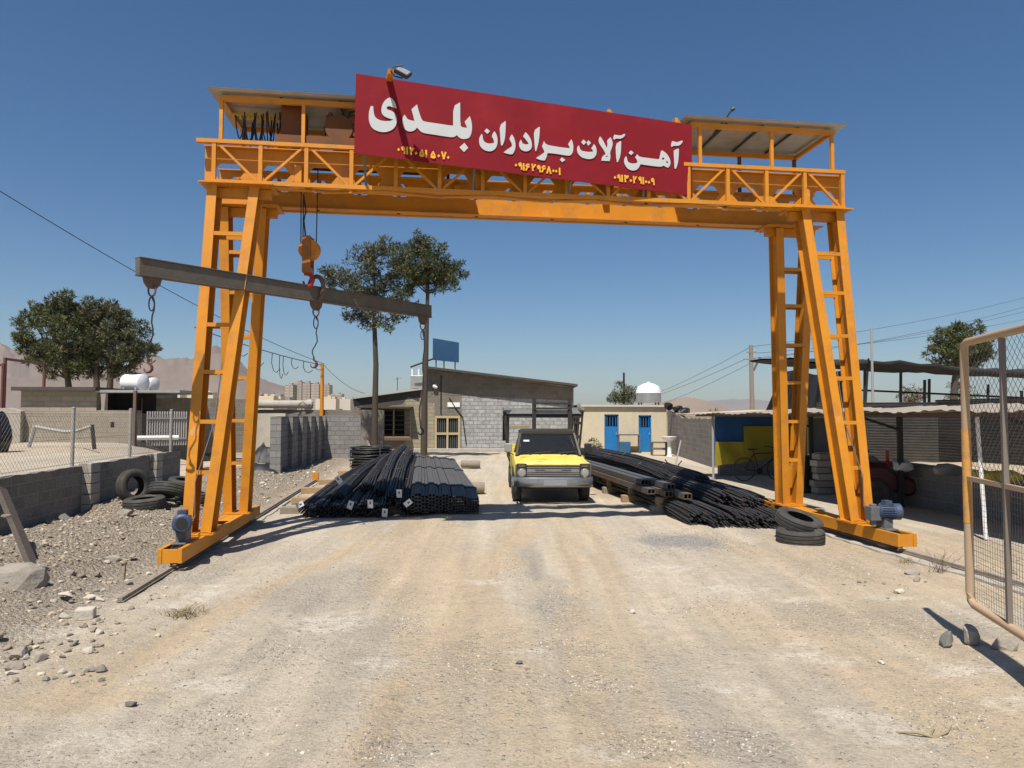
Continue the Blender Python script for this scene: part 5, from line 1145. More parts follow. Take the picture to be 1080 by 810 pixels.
mb = MB(); chain_link(mb, gp + gd * .04 + V(0.02, 0, 0), gp + gd * (LG - .04) + V(0.02, 0, 0), 1.42, zt - .03, 0.075, 0.0017); mb.build('diamond_mesh', WIREM, t, fix=False)
mb = MB(); 
for k in range(int((LG - .1) / .042)):
    f = .05 + k * .042; mb.tube([gp + gd * f + V(0.02, 0, zb + .03), gp + gd * f + V(0.02, 0, 1.39)], .0016, 3, cap=False)
for k in range(26): mb.tube([gp + gd * .04 + V(0.021, 0, zb + .05 + k * .042), gp + gd * (LG - .04) + V(0.021, 0, zb + .05 + k * .042)], .0016, 3, cap=False)
mb.build('square_mesh', WIREM, t, fix=False)
# stones that prop the gate
for k, (dx, dy, s, q, lab) in enumerate(((0.0, 0.02, (.09, .08, .11), 5, 'upright grey stone propping the gate corner'), (-0.20, 0.03, (.10, .07, .045), 9, 'flat dark stone tilted against the gate prop'), (0.13, -0.16, (.13, .10, .08), 11, 'low grey stone under the bottom pipe of the gate'))):
    c = V(gp.x + .03 + dx, gp.y + .02 + dy, hz(gp.x, gp.y) + s[2] * .75); mb = MB(); mb.rock(c, s, q); o = mb.build('stone', ROCKM if k != 1 else ROCKD, origin=c); tag(o, lab, 'stone', 'stones under the gate')
    if k == 1: o.rotation_euler = (0.2, -0.5, 0)

# ------------------------------------------------------------------ canopies and what stands under them
def ex(y): return 5.85 - 0.127 * (y - 21.0)
t = thing('sheet_canopy', 'long low lean-to canopy of weathered metal sheets on thin posts', 'canopy', V(ex(21), 21, 0))
SHEET = mat('weathered_sheet', (0.34, 0.29, 0.235), 0.75, (0.25, 0.215, 0.175), 1.2, 0.8, 0.1, 20, metal=0.15, dirt=(0.22, 0.16, 0.11), dscale=0.9, damt=0.6)
def canopy_sheet(par, name, y0, y1, x_in, z_e, z_in, m):
    mb = MB(); n = 90; vs = []
    for lay in (0, 1):
        for k in range(n + 1):
            y = y0 + (y1 - y0) * k / n; w = 0.006 * math.sin(k * math.pi / 1.5) + 0.02 * math.sin(k * .21) + .012 * math.sin(k * 1.37)
            for i in range(5):
                f = i / 4; vs.append((ex(y) + x_in * f, y + 0.127 * x_in * f, z_e + (z_in - z_e) * f + w - 0.03 * math.sin(math.pi * f) - lay * .006))
    o = 5 * (n + 1); fs = []
    for k in range(n):
        for i in range(4):
            a = k * 5 + i; fs += [(a, a + 5, a + 6, a + 1), (o + a, o + a + 1, o + a + 6, o + a + 5)]
    for k in range(n): fs.append((k * 5, o + k * 5, o + k * 5 + 5, k * 5 + 5))
    mb.add(vs, fs); return mb.build(name, m, par, fix=False)
canopy_sheet(t, 'roof_sheet', 9.0, 15.3, 2.95, 1.985, 2.14, SHEET); canopy_sheet(t, 'roof_sheet', 15.1, 22.3, 2.95, 1.965, 2.11, SHEET)
for y in (9.4, 14.0, 21.0):
    p = V(ex(y) + 0.12, y, 0); mb = MB(); mb.cyl(p + V(0, 0, -.1), p + V(0, 0, 1.94), 0.035, 8) if y > 20 else None
    if y > 20: mb.build('post', GPOST, t, smooth=True)
for y in (11.2, 14.9, 18.3):
    p = V(ex(y) + 1.55, y, 0); mb = MB(); mb.bar(p + V(0, 0, -.1), p + V(0, 0, 2.03), 0.09, 0.09, (0, 1, 0)); mb.build('post', BLACK, t)
    mb = MB(); mb.bar(p + V(-.02, 0, 1.62), p + V(-1.1, 0, 1.97), 0.05, 0.05, (0, 1, 0)); mb.build('strut', BLACK, t)
for dx, z in ((0.10, 1.925), (1.5, 1.985), (2.85, 2.055)):
    mb = MB(); mb.bar(V(ex(9.0) + dx, 9.0 + .127 * dx, z), V(ex(22.2) + dx, 22.2 + .127 * dx, z - .02), 0.06, 0.06); mb.build('purlin', RUST, t)
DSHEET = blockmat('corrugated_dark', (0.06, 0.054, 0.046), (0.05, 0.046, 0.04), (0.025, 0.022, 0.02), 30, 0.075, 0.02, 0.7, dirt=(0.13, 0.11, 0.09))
y0_, y1_ = 8.6, 18.4
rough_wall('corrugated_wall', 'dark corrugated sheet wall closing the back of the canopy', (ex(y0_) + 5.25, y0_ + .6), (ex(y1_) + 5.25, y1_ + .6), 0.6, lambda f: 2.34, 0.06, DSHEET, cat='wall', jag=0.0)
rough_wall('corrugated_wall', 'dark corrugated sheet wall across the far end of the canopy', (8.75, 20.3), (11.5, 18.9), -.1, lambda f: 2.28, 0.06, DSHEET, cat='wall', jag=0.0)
# banner
b0 = V(ex(20.9) + 0.14, 20.9, 0); b1 = V(9.6, 21.3, 0)
t = thing('tarpaulin_banner', 'faded blue and dark yellow tarpaulin hung below the canopy end', 'banner', b0)
def banner(name, f0, f1, ztop, zbot, m, off):
    mb = MB(); nx, nz = 18, 8; vs = []
    for lay in (0, 1):
        for j in range(nz + 1):
            for i in range(nx + 1):
                f = f0 + (f1 - f0) * i / nx; h = j / nz; p = b0.lerp(b1, f); zt_, zb_ = ztop(f), zbot(f)
                w = 0.05 * math.sin(f * 17) * (1 - h) + 0.03 * math.sin(f * 31 + h * 4)
                vs.append(p + V(0, w + off + lay * .005, zb_ + (zt_ - zb_) * h))
    o = (nx + 1) * (nz + 1); fs = []
    for j in range(nz):
        for i in range(nx):
            a = j * (nx + 1) + i; fs += [(a, a + 1, a + nx + 2, a + nx + 1), (o + a, o + a + nx + 1, o + a + nx + 2, o + a + 1)]
    mb.add(vs, fs); mb.build(name, m, t, fix=False, smooth=True)
TB = mat('tarp_blue', (0.012, 0.085, 0.25), 0.6, (0.010, 0.06, 0.19), 2, 0.8); TYL = mat('tarp_yellow', (0.33, 0.26, 0.016), 0.65, (0.24, 0.19, 0.014), 1.5, 0.9, dirt=(0.12, 0.10, 0.02), dscale=1.2, damt=0.5)
zb_f = lambda f: 0.42 + 0.42 * f
banner('blue_panel', 0, 1, lambda f: 1.93 + .05 * f, lambda f: zb_f(f) + (0.83 if f < 0.25 else 1.15) * 0 + 0.0, TB, 0.05)
banner('yellow_panel', 0.0, 0.24, lambda f: 1.13, zb_f, TYL, -0.03); banner('yellow_panel', 0.24, 1.0, lambda f: 1.58 + .04 * f, zb_f, TYL, -0.03)
# block wall with a lit top under the canopy, pier and low wall farther back
def bw(y): return 8.95 - 0.127 * (y - 13)
rough_wall('block_wall', 'low grey block wall under the long canopy, its top in the sun', (bw(9.8), 9.8), (bw(17.4), 17.4), -0.1, 0.86, 0.22, BLOCK, seed=31)
rough_wall('block_wall', 'short grey block wall behind the bicycle under the banner', (6.6, 22.6), (10.2, 22.9), -0.1, 0.62, 0.2, BLOCK, seed=32)
p = at(872, 522); t = thing('block_pier', 'ragged pier of loose rubble blocks between the crane legs', 'pier', p)
rg = random.Random(8)
for k in range(6):
    mb = MB(); mb.box(p + V(rg.uniform(-.05, .05), 0.2 + rg.uniform(-.04, .04), 0.09 + k * 0.165), (0.42 + rg.uniform(-.08, .06), 0.34, 0.15), Matrix.Rotation(rg.uniform(-.15, .15), 3, 'Z')); mb.build('block', (CONC, ROCKM)[k % 2], t, bevel=.015)
f0, f1 = atY(853, 478, 18.6), atY(879, 440, 18.6)
t = thing('window_frame', 'pale window frame with dirty glass standing on the rubble pier', 'window', V(f0.x, 18.6, f0.z))
mb = MB()
for a, b in (((f0.x, f0.z), (f1.x, f0.z)), ((f0.x, f1.z), (f1.x, f1.z)), ((f0.x, f0.z), (f0.x, f1.z)), ((f1.x, f0.z), (f1.x, f1.z))): mb.bar(V(a[0], 18.6, a[1]), V(b[0], 18.6, b[1]), .05, .05, (0, 1, 0))
mb.build('frame', PLASTER, t)
mb = MB(); mb.box(((f0.x + f1.x) / 2, 18.62, (f0.z + f1.z) / 2), (f1.x - f0.x - .05, .01, f1.z - f0.z - .05)); mb.build('pane', mat('dusty_pane', (.10, .12, .13), .35, (.07, .08, .09)), t)
rough_wall('block_wall', 'grey block wall under the standing window frame', (f0.x - .3, 18.75), (f1.x + .4, 18.9), -.1, f0.z - .04, .25, BLOCKB, seed=77)
# black drums by the leg
for k, (px, lab) in enumerate(((851, 'black oil drum in the shade just behind the crane leg'), (861, 'black oil drum standing right beside another near the rubble pier'))):
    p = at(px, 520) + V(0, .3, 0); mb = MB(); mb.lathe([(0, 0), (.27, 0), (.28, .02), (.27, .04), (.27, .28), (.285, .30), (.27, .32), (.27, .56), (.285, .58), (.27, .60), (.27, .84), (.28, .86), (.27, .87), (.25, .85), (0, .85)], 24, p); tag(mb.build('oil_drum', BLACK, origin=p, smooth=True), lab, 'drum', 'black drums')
# red wheeled compressor in the shade
p = at(934, 533) + V(0, .35, 0)
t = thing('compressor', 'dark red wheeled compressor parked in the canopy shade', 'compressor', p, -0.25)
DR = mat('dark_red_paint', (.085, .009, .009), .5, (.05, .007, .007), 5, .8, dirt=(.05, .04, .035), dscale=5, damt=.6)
def cb(mb, n, m, par=None, **k): return mb.build(n, m, par or t, world=False, **k)
mb = MB(); mb.loft([[V(x, -.38, .32), V(x, .38, .32), V(x, .38, .32 + h * .8), V(x, .25, .32 + h), V(x, -.25, .32 + h), V(x, -.38, .32 + h * .8)] for x, h in ((-.48, .50), (-.3, .60), (.12, .58), (.34, .32), (.48, .26))]); cb(mb, 'hood', DR, bevel=.02)
for dy in (-.44, .44): mb = MB(); mb.lathe([(.0, -.05), (.12, -.05), (.13, -.09), (.24, -.09), (.28, -.05), (.28, .05), (.24, .09), (.13, .09), (.12, .05), (0, .05)], 24, (-.12, dy, .28), (0, 1, 0)); cb(mb, 'wheel', RUBBER, smooth=True)
mb = MB(); mb.tube([(.44, 0, .4), (.7, 0, .34), (.95, 0, .3)], .03, 8); mb.bar((.62, 0, .32), (.62, 0, 0), .05, .05, (1, 0, 0)); cb(mb, 'drawbar', BLACK)
mb = MB(); mb.lathe([(0, -.3), (.15, -.3), (.2, -.24), (.2, .24), (.15, .3), (0, .3)], 20, (.52, 0, .40), (0, 1, 0)); cb(mb, 'tank', DR, smooth=True)
mb = MB(); mb.tube([(-.2, .1, .9), (-.2, .1, 1.1), (-.12, .1, 1.14)], .025, 8); cb(mb, 'exhaust', BLACK)
# junk on the raised ground behind the wall
YB = mat('yellow_sack', (.62, .48, .03), .7, (.48, .37, .03), 4, .8)
def sack(px, py, Y, s, m, lab, name='sack', cat='sack', seed=0, grp='sacks and heaps behind the low wall'):
    c = atY(px, py, Y); mb = MB(); mb.rock(V(0, 0, 0), s, seed); o = mb.build(name, m, smooth=True); o.location = (c.x, Y, 0.78 + s[2] * .6); tag(o, lab, cat, grp)
sack(1047, 487, 12.2, (.30, .2, .13), YB, 'yellow sack lying second from the gate bar behind the low wall', seed=1)
sack(1063, 486, 12.0, (.28, .2, .14), YB, 'bright yellow sack nearest the frame edge behind the gate mesh', seed=2)
sack(1033, 488, 12.6, (.22, .2, .12), YB, 'yellow sack just beside the gate post behind the low wall', seed=3)
GREYS = mat('grey_sack', (.26, .25, .24), .8, (.19, .18, .17), 5, .8)
sack(999, 490, 13.4, (.42, .3, .16), GREYS, 'grey heap of netting behind the low wall left of the gate', 'net_heap', 'heap', 4)
sack(952, 488, 15.0, (.30, .25, .17), mat('white_sack', (.6, .58, .54), .8, (.5, .48, .45), 5, .8), 'whitish sack on the low wall near the red post', seed=5)
sack(918, 486, 16.2, (.34, .25, .14), GREYS, 'grey sack farthest back on the low wall behind the crane leg', seed=6)
p = atY(936, 484, 15.4); mb = MB(); mb.bar(V(p.x, 15.4, .8), V(p.x, 15.4, 1.15), .05, .05, (0, 1, 0)); mb.box((p.x, 15.4, .86), (.3, .2, .1)); tag(mb.build('red_stand', mat('red_paint', (.5, .05, .04), .5), origin=(p.x, 15.4, .8)), 'small red metal stand with a short post on the low wall', 'stand')
p = at(1040, 569); mb = MB(); mb.cyl(p, p + V(-.03, .1, 1.98), .03, 8); tag(mb.build('white_pole', WHITE, origin=p, smooth=True), 'slim white pole standing under the canopy seen through the gate', 'pole')
# bicycle
def bicycle():
    p = at(805, 508); t = thing('bicycle', 'dark bicycle parked in the shade below the tarpaulin', 'bicycle', p + V(0, .15, 0), 0.12)
    def b(mb, n, m=BLACK, par=None, **k): return mb.build(n, m, par or t, world=False, **k)
    for x in (-.52, .52):
        mb = MB(); mb.lathe([(.315, -.015), (.34, -.012), (.345, 0), (.34, .012), (.315, .015)], 32, (x, 0, .345), (0, 1, 0), closed=True); w = b(mb, 'wheel', RUBBER, smooth=True)
        mb = MB()
        for k in range(14): a = k * 2 * math.pi / 14; mb.tube([(x, 0, .345), (x + .32 * math.cos(a), 0, .345 + .32 * math.sin(a))], .002, 3, cap=False)
        mb.cyl((x, -.05, .345), (x, .05, .345), .02, 8); b(mb, 'spokes', GREYM, w)
    mb = MB(); BBk = (-.08, 0, .30); ST = (-.22, 0, .80); HD = (.36, 0, .82); HB_ = (.40, 0, .68)
    for a, c in ((BBk, ST), (ST, HD), (BBk, HB_), (HD, HB_), (ST, (-.52, 0, .345)), (BBk, (-.52, 0, .345)), (HB_, (.52, 0, .345))): mb.tube([a, c], .016, 7)
    mb.tube([ST, (-.25, 0, .90)], .013, 6); mb.tube([HD, (.34, 0, .98)], .013, 6); b(mb, 'frame', DR)
    mb = MB(); mb.tube([(.24, -.27, 1.0), (.34, -.2, 1.0), (.34, 0, .98), (.34, .2, 1.0), (.24, .27, 1.0)], .012, 6); b(mb, 'handlebar')
    mb = MB(); mb.loft([[V(-.38, -.07, .90), V(-.38, .07, .90), V(-.38, .06, .95), V(-.38, -.06, .95)], [V(-.22, -.05, .905), V(-.22, .05, .905), V(-.22, .04, .94), V(-.22, -.04, .94)], [V(-.10, -.02, .915), V(-.10, .02, .915), V(-.10, .015, .935), V(-.10, -.015, .935)]]); b(mb, 'saddle', bevel=.01)
    mb = MB(); mb.lathe([(0, -.01), (.09, -.01), (.09, .01), (0, .01)], 20, (-.08, -.05, .30), (0, 1, 0)); mb.bar((-.08, -.08, .30), (.06, -.08, .20), .02, .015); mb.box((.06, -.13, .20), (.08, .09, .02)); b(mb, 'crank')
bicycle()
# upper black shade roof on poles with a hanging tarpaulin
t = thing('shade_roof', 'high dark shade roof of old matting on thin poles behind the canopy', 'canopy', V(11.5, 27, 0))
SH = mat('old_matting', (.030, .026, .022), .95, (.02, .017, .015), 3, .9, .4, 15, dirt=(.06, .05, .04), dscale=1.4, damt=.5)
mb = MB(); n, m_ = 30, 12; vs = []; rg = random.Random(12)
for lay in (0, 1):
    rg = random.Random(12)
    for j in range(m_ + 1):
        for i in range(n + 1):
            f, g = i / n, j / m_
            X0, Z0 = 11.0 + 15 * f, 4.35 - 0.75 * f; Y = 24.5 + 8 * g - 1.0 * f
            e = rg.uniform(-.05, .05) * (1.5 if j in (0, m_) or i in (0, n) else 1)
            vs.append((X0 + rg.uniform(-.05, .05), Y + (rg.uniform(-.25, .15) if j == 0 else 0), Z0 + e - .65 * (1 - g) * 1.0 + .14 * math.sin(f * 9 + g * 3) + lay * .07))
o = (n + 1) * (m_ + 1); fs = []
for j in range(m_):
    for i in range(n):
        a = j * (n + 1) + i; fs += [(a, a + n + 1, a + n + 2, a + 1), (o + a, o + a + 1, o + a + n + 2, o + a + n + 1)]
for i in range(n): fs.append((i, i + 1, o + i + 1, o + i)); k = m_ * (n + 1) + i; fs.append((k, o + k, o + k + 1, k + 1))
mb.add(vs, fs); mb.build('roof_matting', SH, t, fix=False)
for px, y, zt_ in ((910, 24.9, 3.55), (948, 25.6, 3.5), (973, 25.2, 3.2), (978, 26.5, 3.3), (1040, 26.5, 3.1), (1075, 24.6, 2.8)):
    p = atY(px, 430, y); mb = MB(); mb.tube([V(p.x, y, 0), V(p.x + .1, y, zt_)], .05, 6); mb.build('pole', BLACK, t)
for z, y in ((3.0, 30),):
    mb = MB(); mb.tube([V(11.4, y, z + .15), V(25, y - .9, z - .5)], .045, 6); mb.build('beam', BLACK, t)
p0 = atY(806, 428, 25.0); p1 = atY(826, 393, 25.0)
mb = MB(); vs = []; n = 14
for lay in (0, 1):
    for j in range(9):
        for i in range(n + 1):
            f, h = i / n, j / 8; xl = p0.x + (p1.x - p0.x) * h * .95; xr = p0.x + 2.9
            vs.append((xl + (xr - xl) * f, 25 + .12 * math.sin(f * 30) * (1 - .5 * h) + lay * .02, p0.z - .3 + (p1.z - p0.z + .3) * h + .08 * math.sin(f * 8) * h))
o = 9 * (n + 1); fs = []
for j in range(8):
    for i in range(n): a = j * (n + 1) + i; fs += [(a, a + 1, a + n + 2, a + n + 1), (o + a, o + a + n + 1, o + a + n + 2, o + a + 1)]
mb.add(vs, fs); tag(mb.build('black_tarpaulin', BLACKP, origin=p0, fix=False), 'black tarpaulin hanging in folds behind the crane leg', 'tarpaulin')
HAZE = 0.000045
# ------------------------------------------------------------------ long workshop building facing the yard
YF = 37.0
def fx(px, py=440, Y=YF): return atY(px, py, Y).x
def fz(py, px=540, Y=YF): return atY(px, py, Y).z
t = thing('workshop', 'long grey block workshop with sloping roof, barred door and window', 'building', V(fx(500), YF, 0))
xa, xb, xc = fx(372), fx(450), fx(605)
zt1, zt2 = fz(389, 455), fz(408, 605)
def facade(xs_, zt, holes, m, name, y=YF, th=0.3):
    mb = MB(); mb.prism([(xs_[0], -.2), (xs_[1], -.2), (xs_[1], zt[1]), (xs_[0], zt[0])], (0, y, 0), (1, 0, 0), (0, 0, 1), -th, [[(h[0], h[1]), (h[2], h[1]), (h[2], h[3]), (h[0], h[3])] for h in holes]); return mb.build(name, m, t)
dr = (fx(459), .0, fx(485), fz(439)); wn = (fx(398), fz(461), fx(433), fz(431)); w2 = (fx(530), fz(465), fx(537), fz(438))
facade((xa, fx(427)), (fz(421, 373), fz(416, 427)), [(wn[0], wn[1], fx(426.5), wn[3])], BLOCKB, 'wall')
facade((fx(427), xb), (fz(416, 427), fz(411, 450)), [], BLOCKT, 'wall')
facade((xb, fx(487)), (zt1, fz(393, 487)), [dr], BLOCKB, 'wall')
facade((fx(487), xc), (fz(393, 487), zt2), [w2], BLOCKW, 'wall')
mb = MB(); mb.box(((xb + fx(459)) / 2 + .03, YF - .004, 1.25), (fx(459) - xb - .1, .02, 2.5)); mb.build('tan_patch', BLOCKT, t)
mb = MB(); mb.prism([(xb + .2, 3.0), (xc - .05, 2.65), (xc - .05, zt2 - .05), (xb + .2, zt1 - .05)], (0, YF - .012, 0), (1, 0, 0), (0, 0, 1), -.02); mb.build('upper_courses', BLOCKB, t)
for x, y0, zz in ((xc - .15, YF, zt2), (xa + .15, YF, 2.7)): mb = MB(); mb.box((x, y0 + 5.2, zz / 2), (.3, 9.7, zz)); mb.build('side_wall', BLOCKB, t)
mb = MB()
def slab(x0, x1, z0, z1, name, m, over=.38, back=10, th=.12, ox=.15):
    mb = MB(); ps = []
    for x, z in ((x0 - ox, z0), (x1 + ox, z1)):
        ps.append([V(x, YF - over, z), V(x, YF + back, z), V(x, YF + back, z + th), V(x, YF - over, z + th)])
    mb.loft(ps); return mb.build(name, m, t)
ROOFM = mat('tar_roof', (.075, .062, .05), .9, (.05, .042, .035), 2, .8, .3, 10)
slab(xb, xc, zt1, zt2, 'roof', ROOFM,   .65); slab(xa, xb - .2, fz(421, 373), fz(411, 450), 'low_roof', mat('dusty_roof', (.40, .37, .32), .9, (.3, .27, .23)), .22, 9, .08, .0)
# ragged dark sheet that paints the low roof's shadow onto the wall
mb = MB(); mb.prism([(fx(374), fz(421)), (fx(428), fz(414)), (fx(444), fz(411)), (fx(442), fz(424)), (fx(430), fz(419)), (fx(424), fz(426)), (fx(400), fz(430)), (fx(384), fz(430))], (0, YF - .008, 0), (1, 0, 0), (0, 0, 1), -.02); mb.build('painted_roof_shadow', ROOFM, t)
mb = MB(); mb.box(((fx(380) + fx(436)) / 2, YF - .45, fz(430)), (fx(436) - fx(380), .9, .07)); mb.build('canopy_slab', ROOFM, t)
mb = MB(); mb.box(((fx(378) + fx(398)) / 2, YF - .006, (fz(463) + fz(432)) / 2), (fx(397) - fx(378), .02, fz(432) - fz(463))); mb.build('dark_wall_sheet', DARKIN, t)  # flat dark sheet on the wall face, left of the window
TANF = mat('tan_frame', (.45, .35, .18), .6, (.36, .28, .15))
mb = MB(); mb.box(((wn[0] + wn[2]) / 2, YF + .2, (wn[1] + wn[3]) / 2), (wn[2] - wn[0] - .4, .02, wn[3] - wn[1])); wi = mb.build('window', GLASS, t)
mb = MB()
for f in (0, .5, 1): x = wn[0] + (wn[2] - wn[0]) * f; mb.bar((x, YF - .05, wn[1]), (x, YF - .05, wn[3]), .07, .05, (0, 1, 0))
for z in (wn[1], wn[3]): mb.bar((wn[0], YF - .05, z), (wn[2], YF - .05, z), .05, .07)
mb.build('frame', TANF, wi)
mb = MB()
for k in range(6): z = wn[1] + (wn[3] - wn[1]) * (k + .5) / 6; mb.bar((wn[0], YF - .08, z), (wn[2], YF - .08, z), .02, .025)
mb.build('bars', RUST, wi)
mb = MB(); mb.box(((wn[0] + wn[2]) / 2 - .4, YF - .1, wn[1] - .12), (wn[2] - wn[0] + 1.0, .3, .12)); mb.build('sill', RUST, wi)
mb = MB(); mb.box(((w2[0] + w2[2]) / 2, YF + .2, (w2[1] + w2[3]) / 2), (w2[2] - w2[0], .02, w2[3] - w2[1])); mb.build('window', GLASS, t)
mb = MB(); mb.box(((dr[0] + dr[2]) / 2, YF + .12, 1.0), (dr[2] - dr[0], .03, 2.1)); do = mb.build('door', DARKIN, t)
mb = MB()
for f in (0.03, .5, .97): x = dr[0] + (dr[2] - dr[0]) * f; mb.bar((x, YF + .02, .02), (x, YF + .02, dr[3]), .10, .05, (0, 1, 0))
for z in (.07, dr[3] * .5, dr[3] - .05): mb.bar((dr[0], YF + .015, z), (dr[2], YF + .015, z), .05, .12)
mb.build('frame', TANF, do)
mb = MB()
for k in range(12): x = dr[0] + (dr[2] - dr[0]) * (k + .5) / 12; mb.bar((x, YF + .06, 0.05), (x, YF + .06, dr[3]), .025, .02, (0, 1, 0))
mb.build('bars', GREYM, do)
mb = MB(); mb.box(((fx(472) + fx(485)) / 2, YF - .03, fz(427)), (fx(485) - fx(472), .04, .24)); mb.build('nameplate', WHITE, t)
mb = MB(); mb.tube([V(fx(474), YF - .04, fz(420)), V(fx(480), YF - .04, fz(430)), V(fx(488), YF - .04, fz(440)), V(fx(490), YF - .04, fz(455)), V(fx(492), YF - .04, .4)], .03, 5); mb.tube([V(fx(465), YF - .04, fz(396)), V(fx(465), YF - .04, fz(437))], .03, 5); mb.build('conduit', BLACK, t)
mb = MB(); mb.rock(V(fx(459), YF - .15, fz(408)), (.14, .14, .14), 3); mb.build('wall_lamp', WHITE, t, smooth=True)
mb = MB(); mb.box((-1.0, YF - .35, .07), (8.6, .7, .16)); mb.build('plinth', CONC, t)
# blue sign on the workshop roof
c0, c1 = atY(457, 379, 36.8), atY(484, 362, 38.2)
t = thing('roof_sign', 'blank blue board on legs standing on the workshop roof', 'sign', V((c0.x + c1.x) / 2, 37.3, zt1))
a, b = atY(456.5, 356.5, 36.9), atY(484, 364.5, 38.0); mb = MB(); h = 1.15
mb.hexa([V(a.x, a.y, a.z - h), V(b.x, b.y, a.z - h - .05), V(b.x, b.y + .06, a.z - h - .05), V(a.x, a.y + .06, a.z - h), V(a.x, a.y, a.z), V(b.x, b.y, a.z - .12), V(b.x, b.y + .06, a.z - .12), V(a.x, a.y + .06, a.z)])
mb.build('board', mat('sign_blue', (.035, .11, .22), .5, (.03, .085, .17), 3, .8), t)
for f in (.12, .42, .85):
    p = a.lerp(b, f); mb = MB(); mb.tube([V(p.x, p.y + .1, a.z - h + .3), V(p.x, p.y + .1, zt1 - .45 * f + .08)], .04, 6); mb.build('leg', GREYM, t)
mb = MB(); mb.tube([V(a.x + .1, a.y + .1, a.z - h + .1), V(a.x - 1.2, a.y + .3, zt1 + .1)], .05, 6); mb.build('brace', BLACK, t)
# evaporative cooler and aerial on the low roof
p = atY(441, 410, 38.0); t = thing('roof_cooler', 'pale box cooler with pipes standing on the low workshop roof', 'cooler', V(p.x, 38.0, p.z))
mb = MB(); mb.box(p + V(0, 0, .35), (.75, .6, .7)); mb.build('case', GALV, t, bevel=.02)
for dx in (-.3, .05, .28): mb = MB(); mb.cyl(p + V(dx, -.1, .4), p + V(dx, -.1, 1.05), .06, 8); mb.build('pipe', WHITE, t)
p = atY(419, 412, 39); mb = MB(); mb.tube([p, p + V(0, 0, .75)], .025, 5); mb.bar(p + V(-.2, 0, .62), p + V(.2, 0, .7), .02, .02); tag(mb.build('aerial', GREYM, origin=p), 'thin aerial mast on the low workshop roof', 'aerial')

# ------------------------------------------------------------------ cream house with blue doors
Y2 = 36.5
t = thing('cream_house', 'low cream plastered house with two bright blue doors', 'building', V(fx(658, 440, Y2), Y2, 0))
x0, x1 = fx(611, 450, Y2), fx(703, 450, Y2); zr = fz(429, 650, Y2)
ds = [(fx(637.5, 450, Y2), 0.02, fx(652.5, 450, Y2), fz(437, 640, Y2)), (fx(673.5, 450, Y2), .02, fx(687, 450, Y2), fz(438, 680, Y2))]
mb = MB(); mb.prism([(x0, -.2), (x1, -.2), (x1, zr), (x0, zr)], (0, Y2, 0), (1, 0, 0), (0, 0, 1), -.3, [[(d[0], d[1]), (d[2], d[1]), (d[2], d[3]), (d[0], d[3])] for d in ds]); mb.build('front_wall', PLASTER, t)
for x in (x0 + .15, x1 - .15): mb = MB(); mb.box((x, Y2 + 3.2, zr / 2), (.3, 5.7, zr)); mb.build('side_wall', PLASTER, t)
mb = MB(); mb.box(((x0 + x1) / 2, Y2 + 2.9, zr + .05), (x1 - x0 + .16, 6.1, .10)); mb.build('roof', ROCKP, t)
for d in ds:
    mb = MB(); mb.box(((d[0] + d[2]) / 2, Y2 + .10, (d[1] + d[3]) / 2 - .3), (d[2] - d[0], .05, d[3] - d[1] - .65)); do = mb.build('door', BLUED, t)
    mb = MB(); w = d[2] - d[0]
    for f in (.05, .95): mb.bar((d[0] + w * f, Y2 + .09, d[1]), (d[0] + w * f, Y2 + .09, d[3]), .07, .08, (0, 1, 0))
    mb.bar((d[0], Y2 + .085, d[3] - .04), (d[2], Y2 + .085, d[3] - .04), .07, .07)
    for k in range(1, 5): mb.bar((d[0] + w * k / 5, Y2 + .09, d[3] - .65), (d[0] + w * k / 5, Y2 + .09, d[3]), .03, .03, (0, 1, 0))
    mb.build('frame', BLUED, do)
    mb = MB(); mb.box(((d[0] + d[2]) / 2, Y2 + .16, d[3] - .35), (w, .02, .7)); mb.build('glazing', GLASS, do)
    mb = MB(); mb.box((d[0] + w * .85, Y2 + .06, .95), (.05, .05, .12)); mb.build('handle', GALV, do)
# crate, bench, basin near the house
p = atY(660, 475, 35.6); t = thing('bench', 'dark low bench against the cream wall between the blue doors', 'bench', V(p.x + .1, 35.9, 0))
mb = MB(); mb.box((p.x + .2, 35.9, .92), (1.15, .5, .06)); mb.build('top', GREYM, t)
for dx in (-.32, .72): mb = MB(); mb.box((p.x + dx, 35.9, .45), (.05, .45, .88)); mb.build('leg', GREYM, t)
mb = MB(); mb.box((p.x - .05, 35.7, .30), (.55, .45, .55)); tag(mb.build('blue_crate', mat('crate_blue', (.02, .10, .20), .6), origin=(p.x, 35.7, .02), bevel=.03), 'small blue crate on the ground beside the left blue door', 'crate')
p = atY(706, 478, 33.0); t = thing('wash_basin', 'white wash basin on a pedestal outside the cream house', 'basin', V(p.x, 33, 0))
mb = MB(); mb.lathe([(0, 0), (.14, 0), (.10, .1), (.09, .68), (.12, .72)], 14, V(p.x, 33, hz(p.x, 33))); mb.build('pedestal', WHITE, t, smooth=True)
mb = MB(); mb.lathe([(0, .72), (.12, .72), (.30, .80), (.36, .92), (.33, .92), (.26, .82), (0, .80)], 18, V(p.x, 33, 0)); mb.build('bowl', WHITE, t, smooth=True)
p = atY(698, 478, 33.6); mb = MB(); mb.box((p.x - .1, 33.7, .32), (.8, .5, .08)); mb.box((p.x - .1, 33.7, .62), (.8, .5, .06)); 
for dx in (-.45, .25): mb.box((p.x + dx, 33.7, .3), (.05, .45, .62))
tag(mb.build('rack', GREYM, origin=(p.x, 33.7, 0)), 'grey metal rack standing left of the white basin', 'rack')
a, b = at(711, 497), atY(718, 465, 29.5); mb = MB(); mb.tube([a, b], .03, 6); tag(mb.build('stick', GPOST, origin=a), 'pale stick leaning in front of the white basin', 'stick')
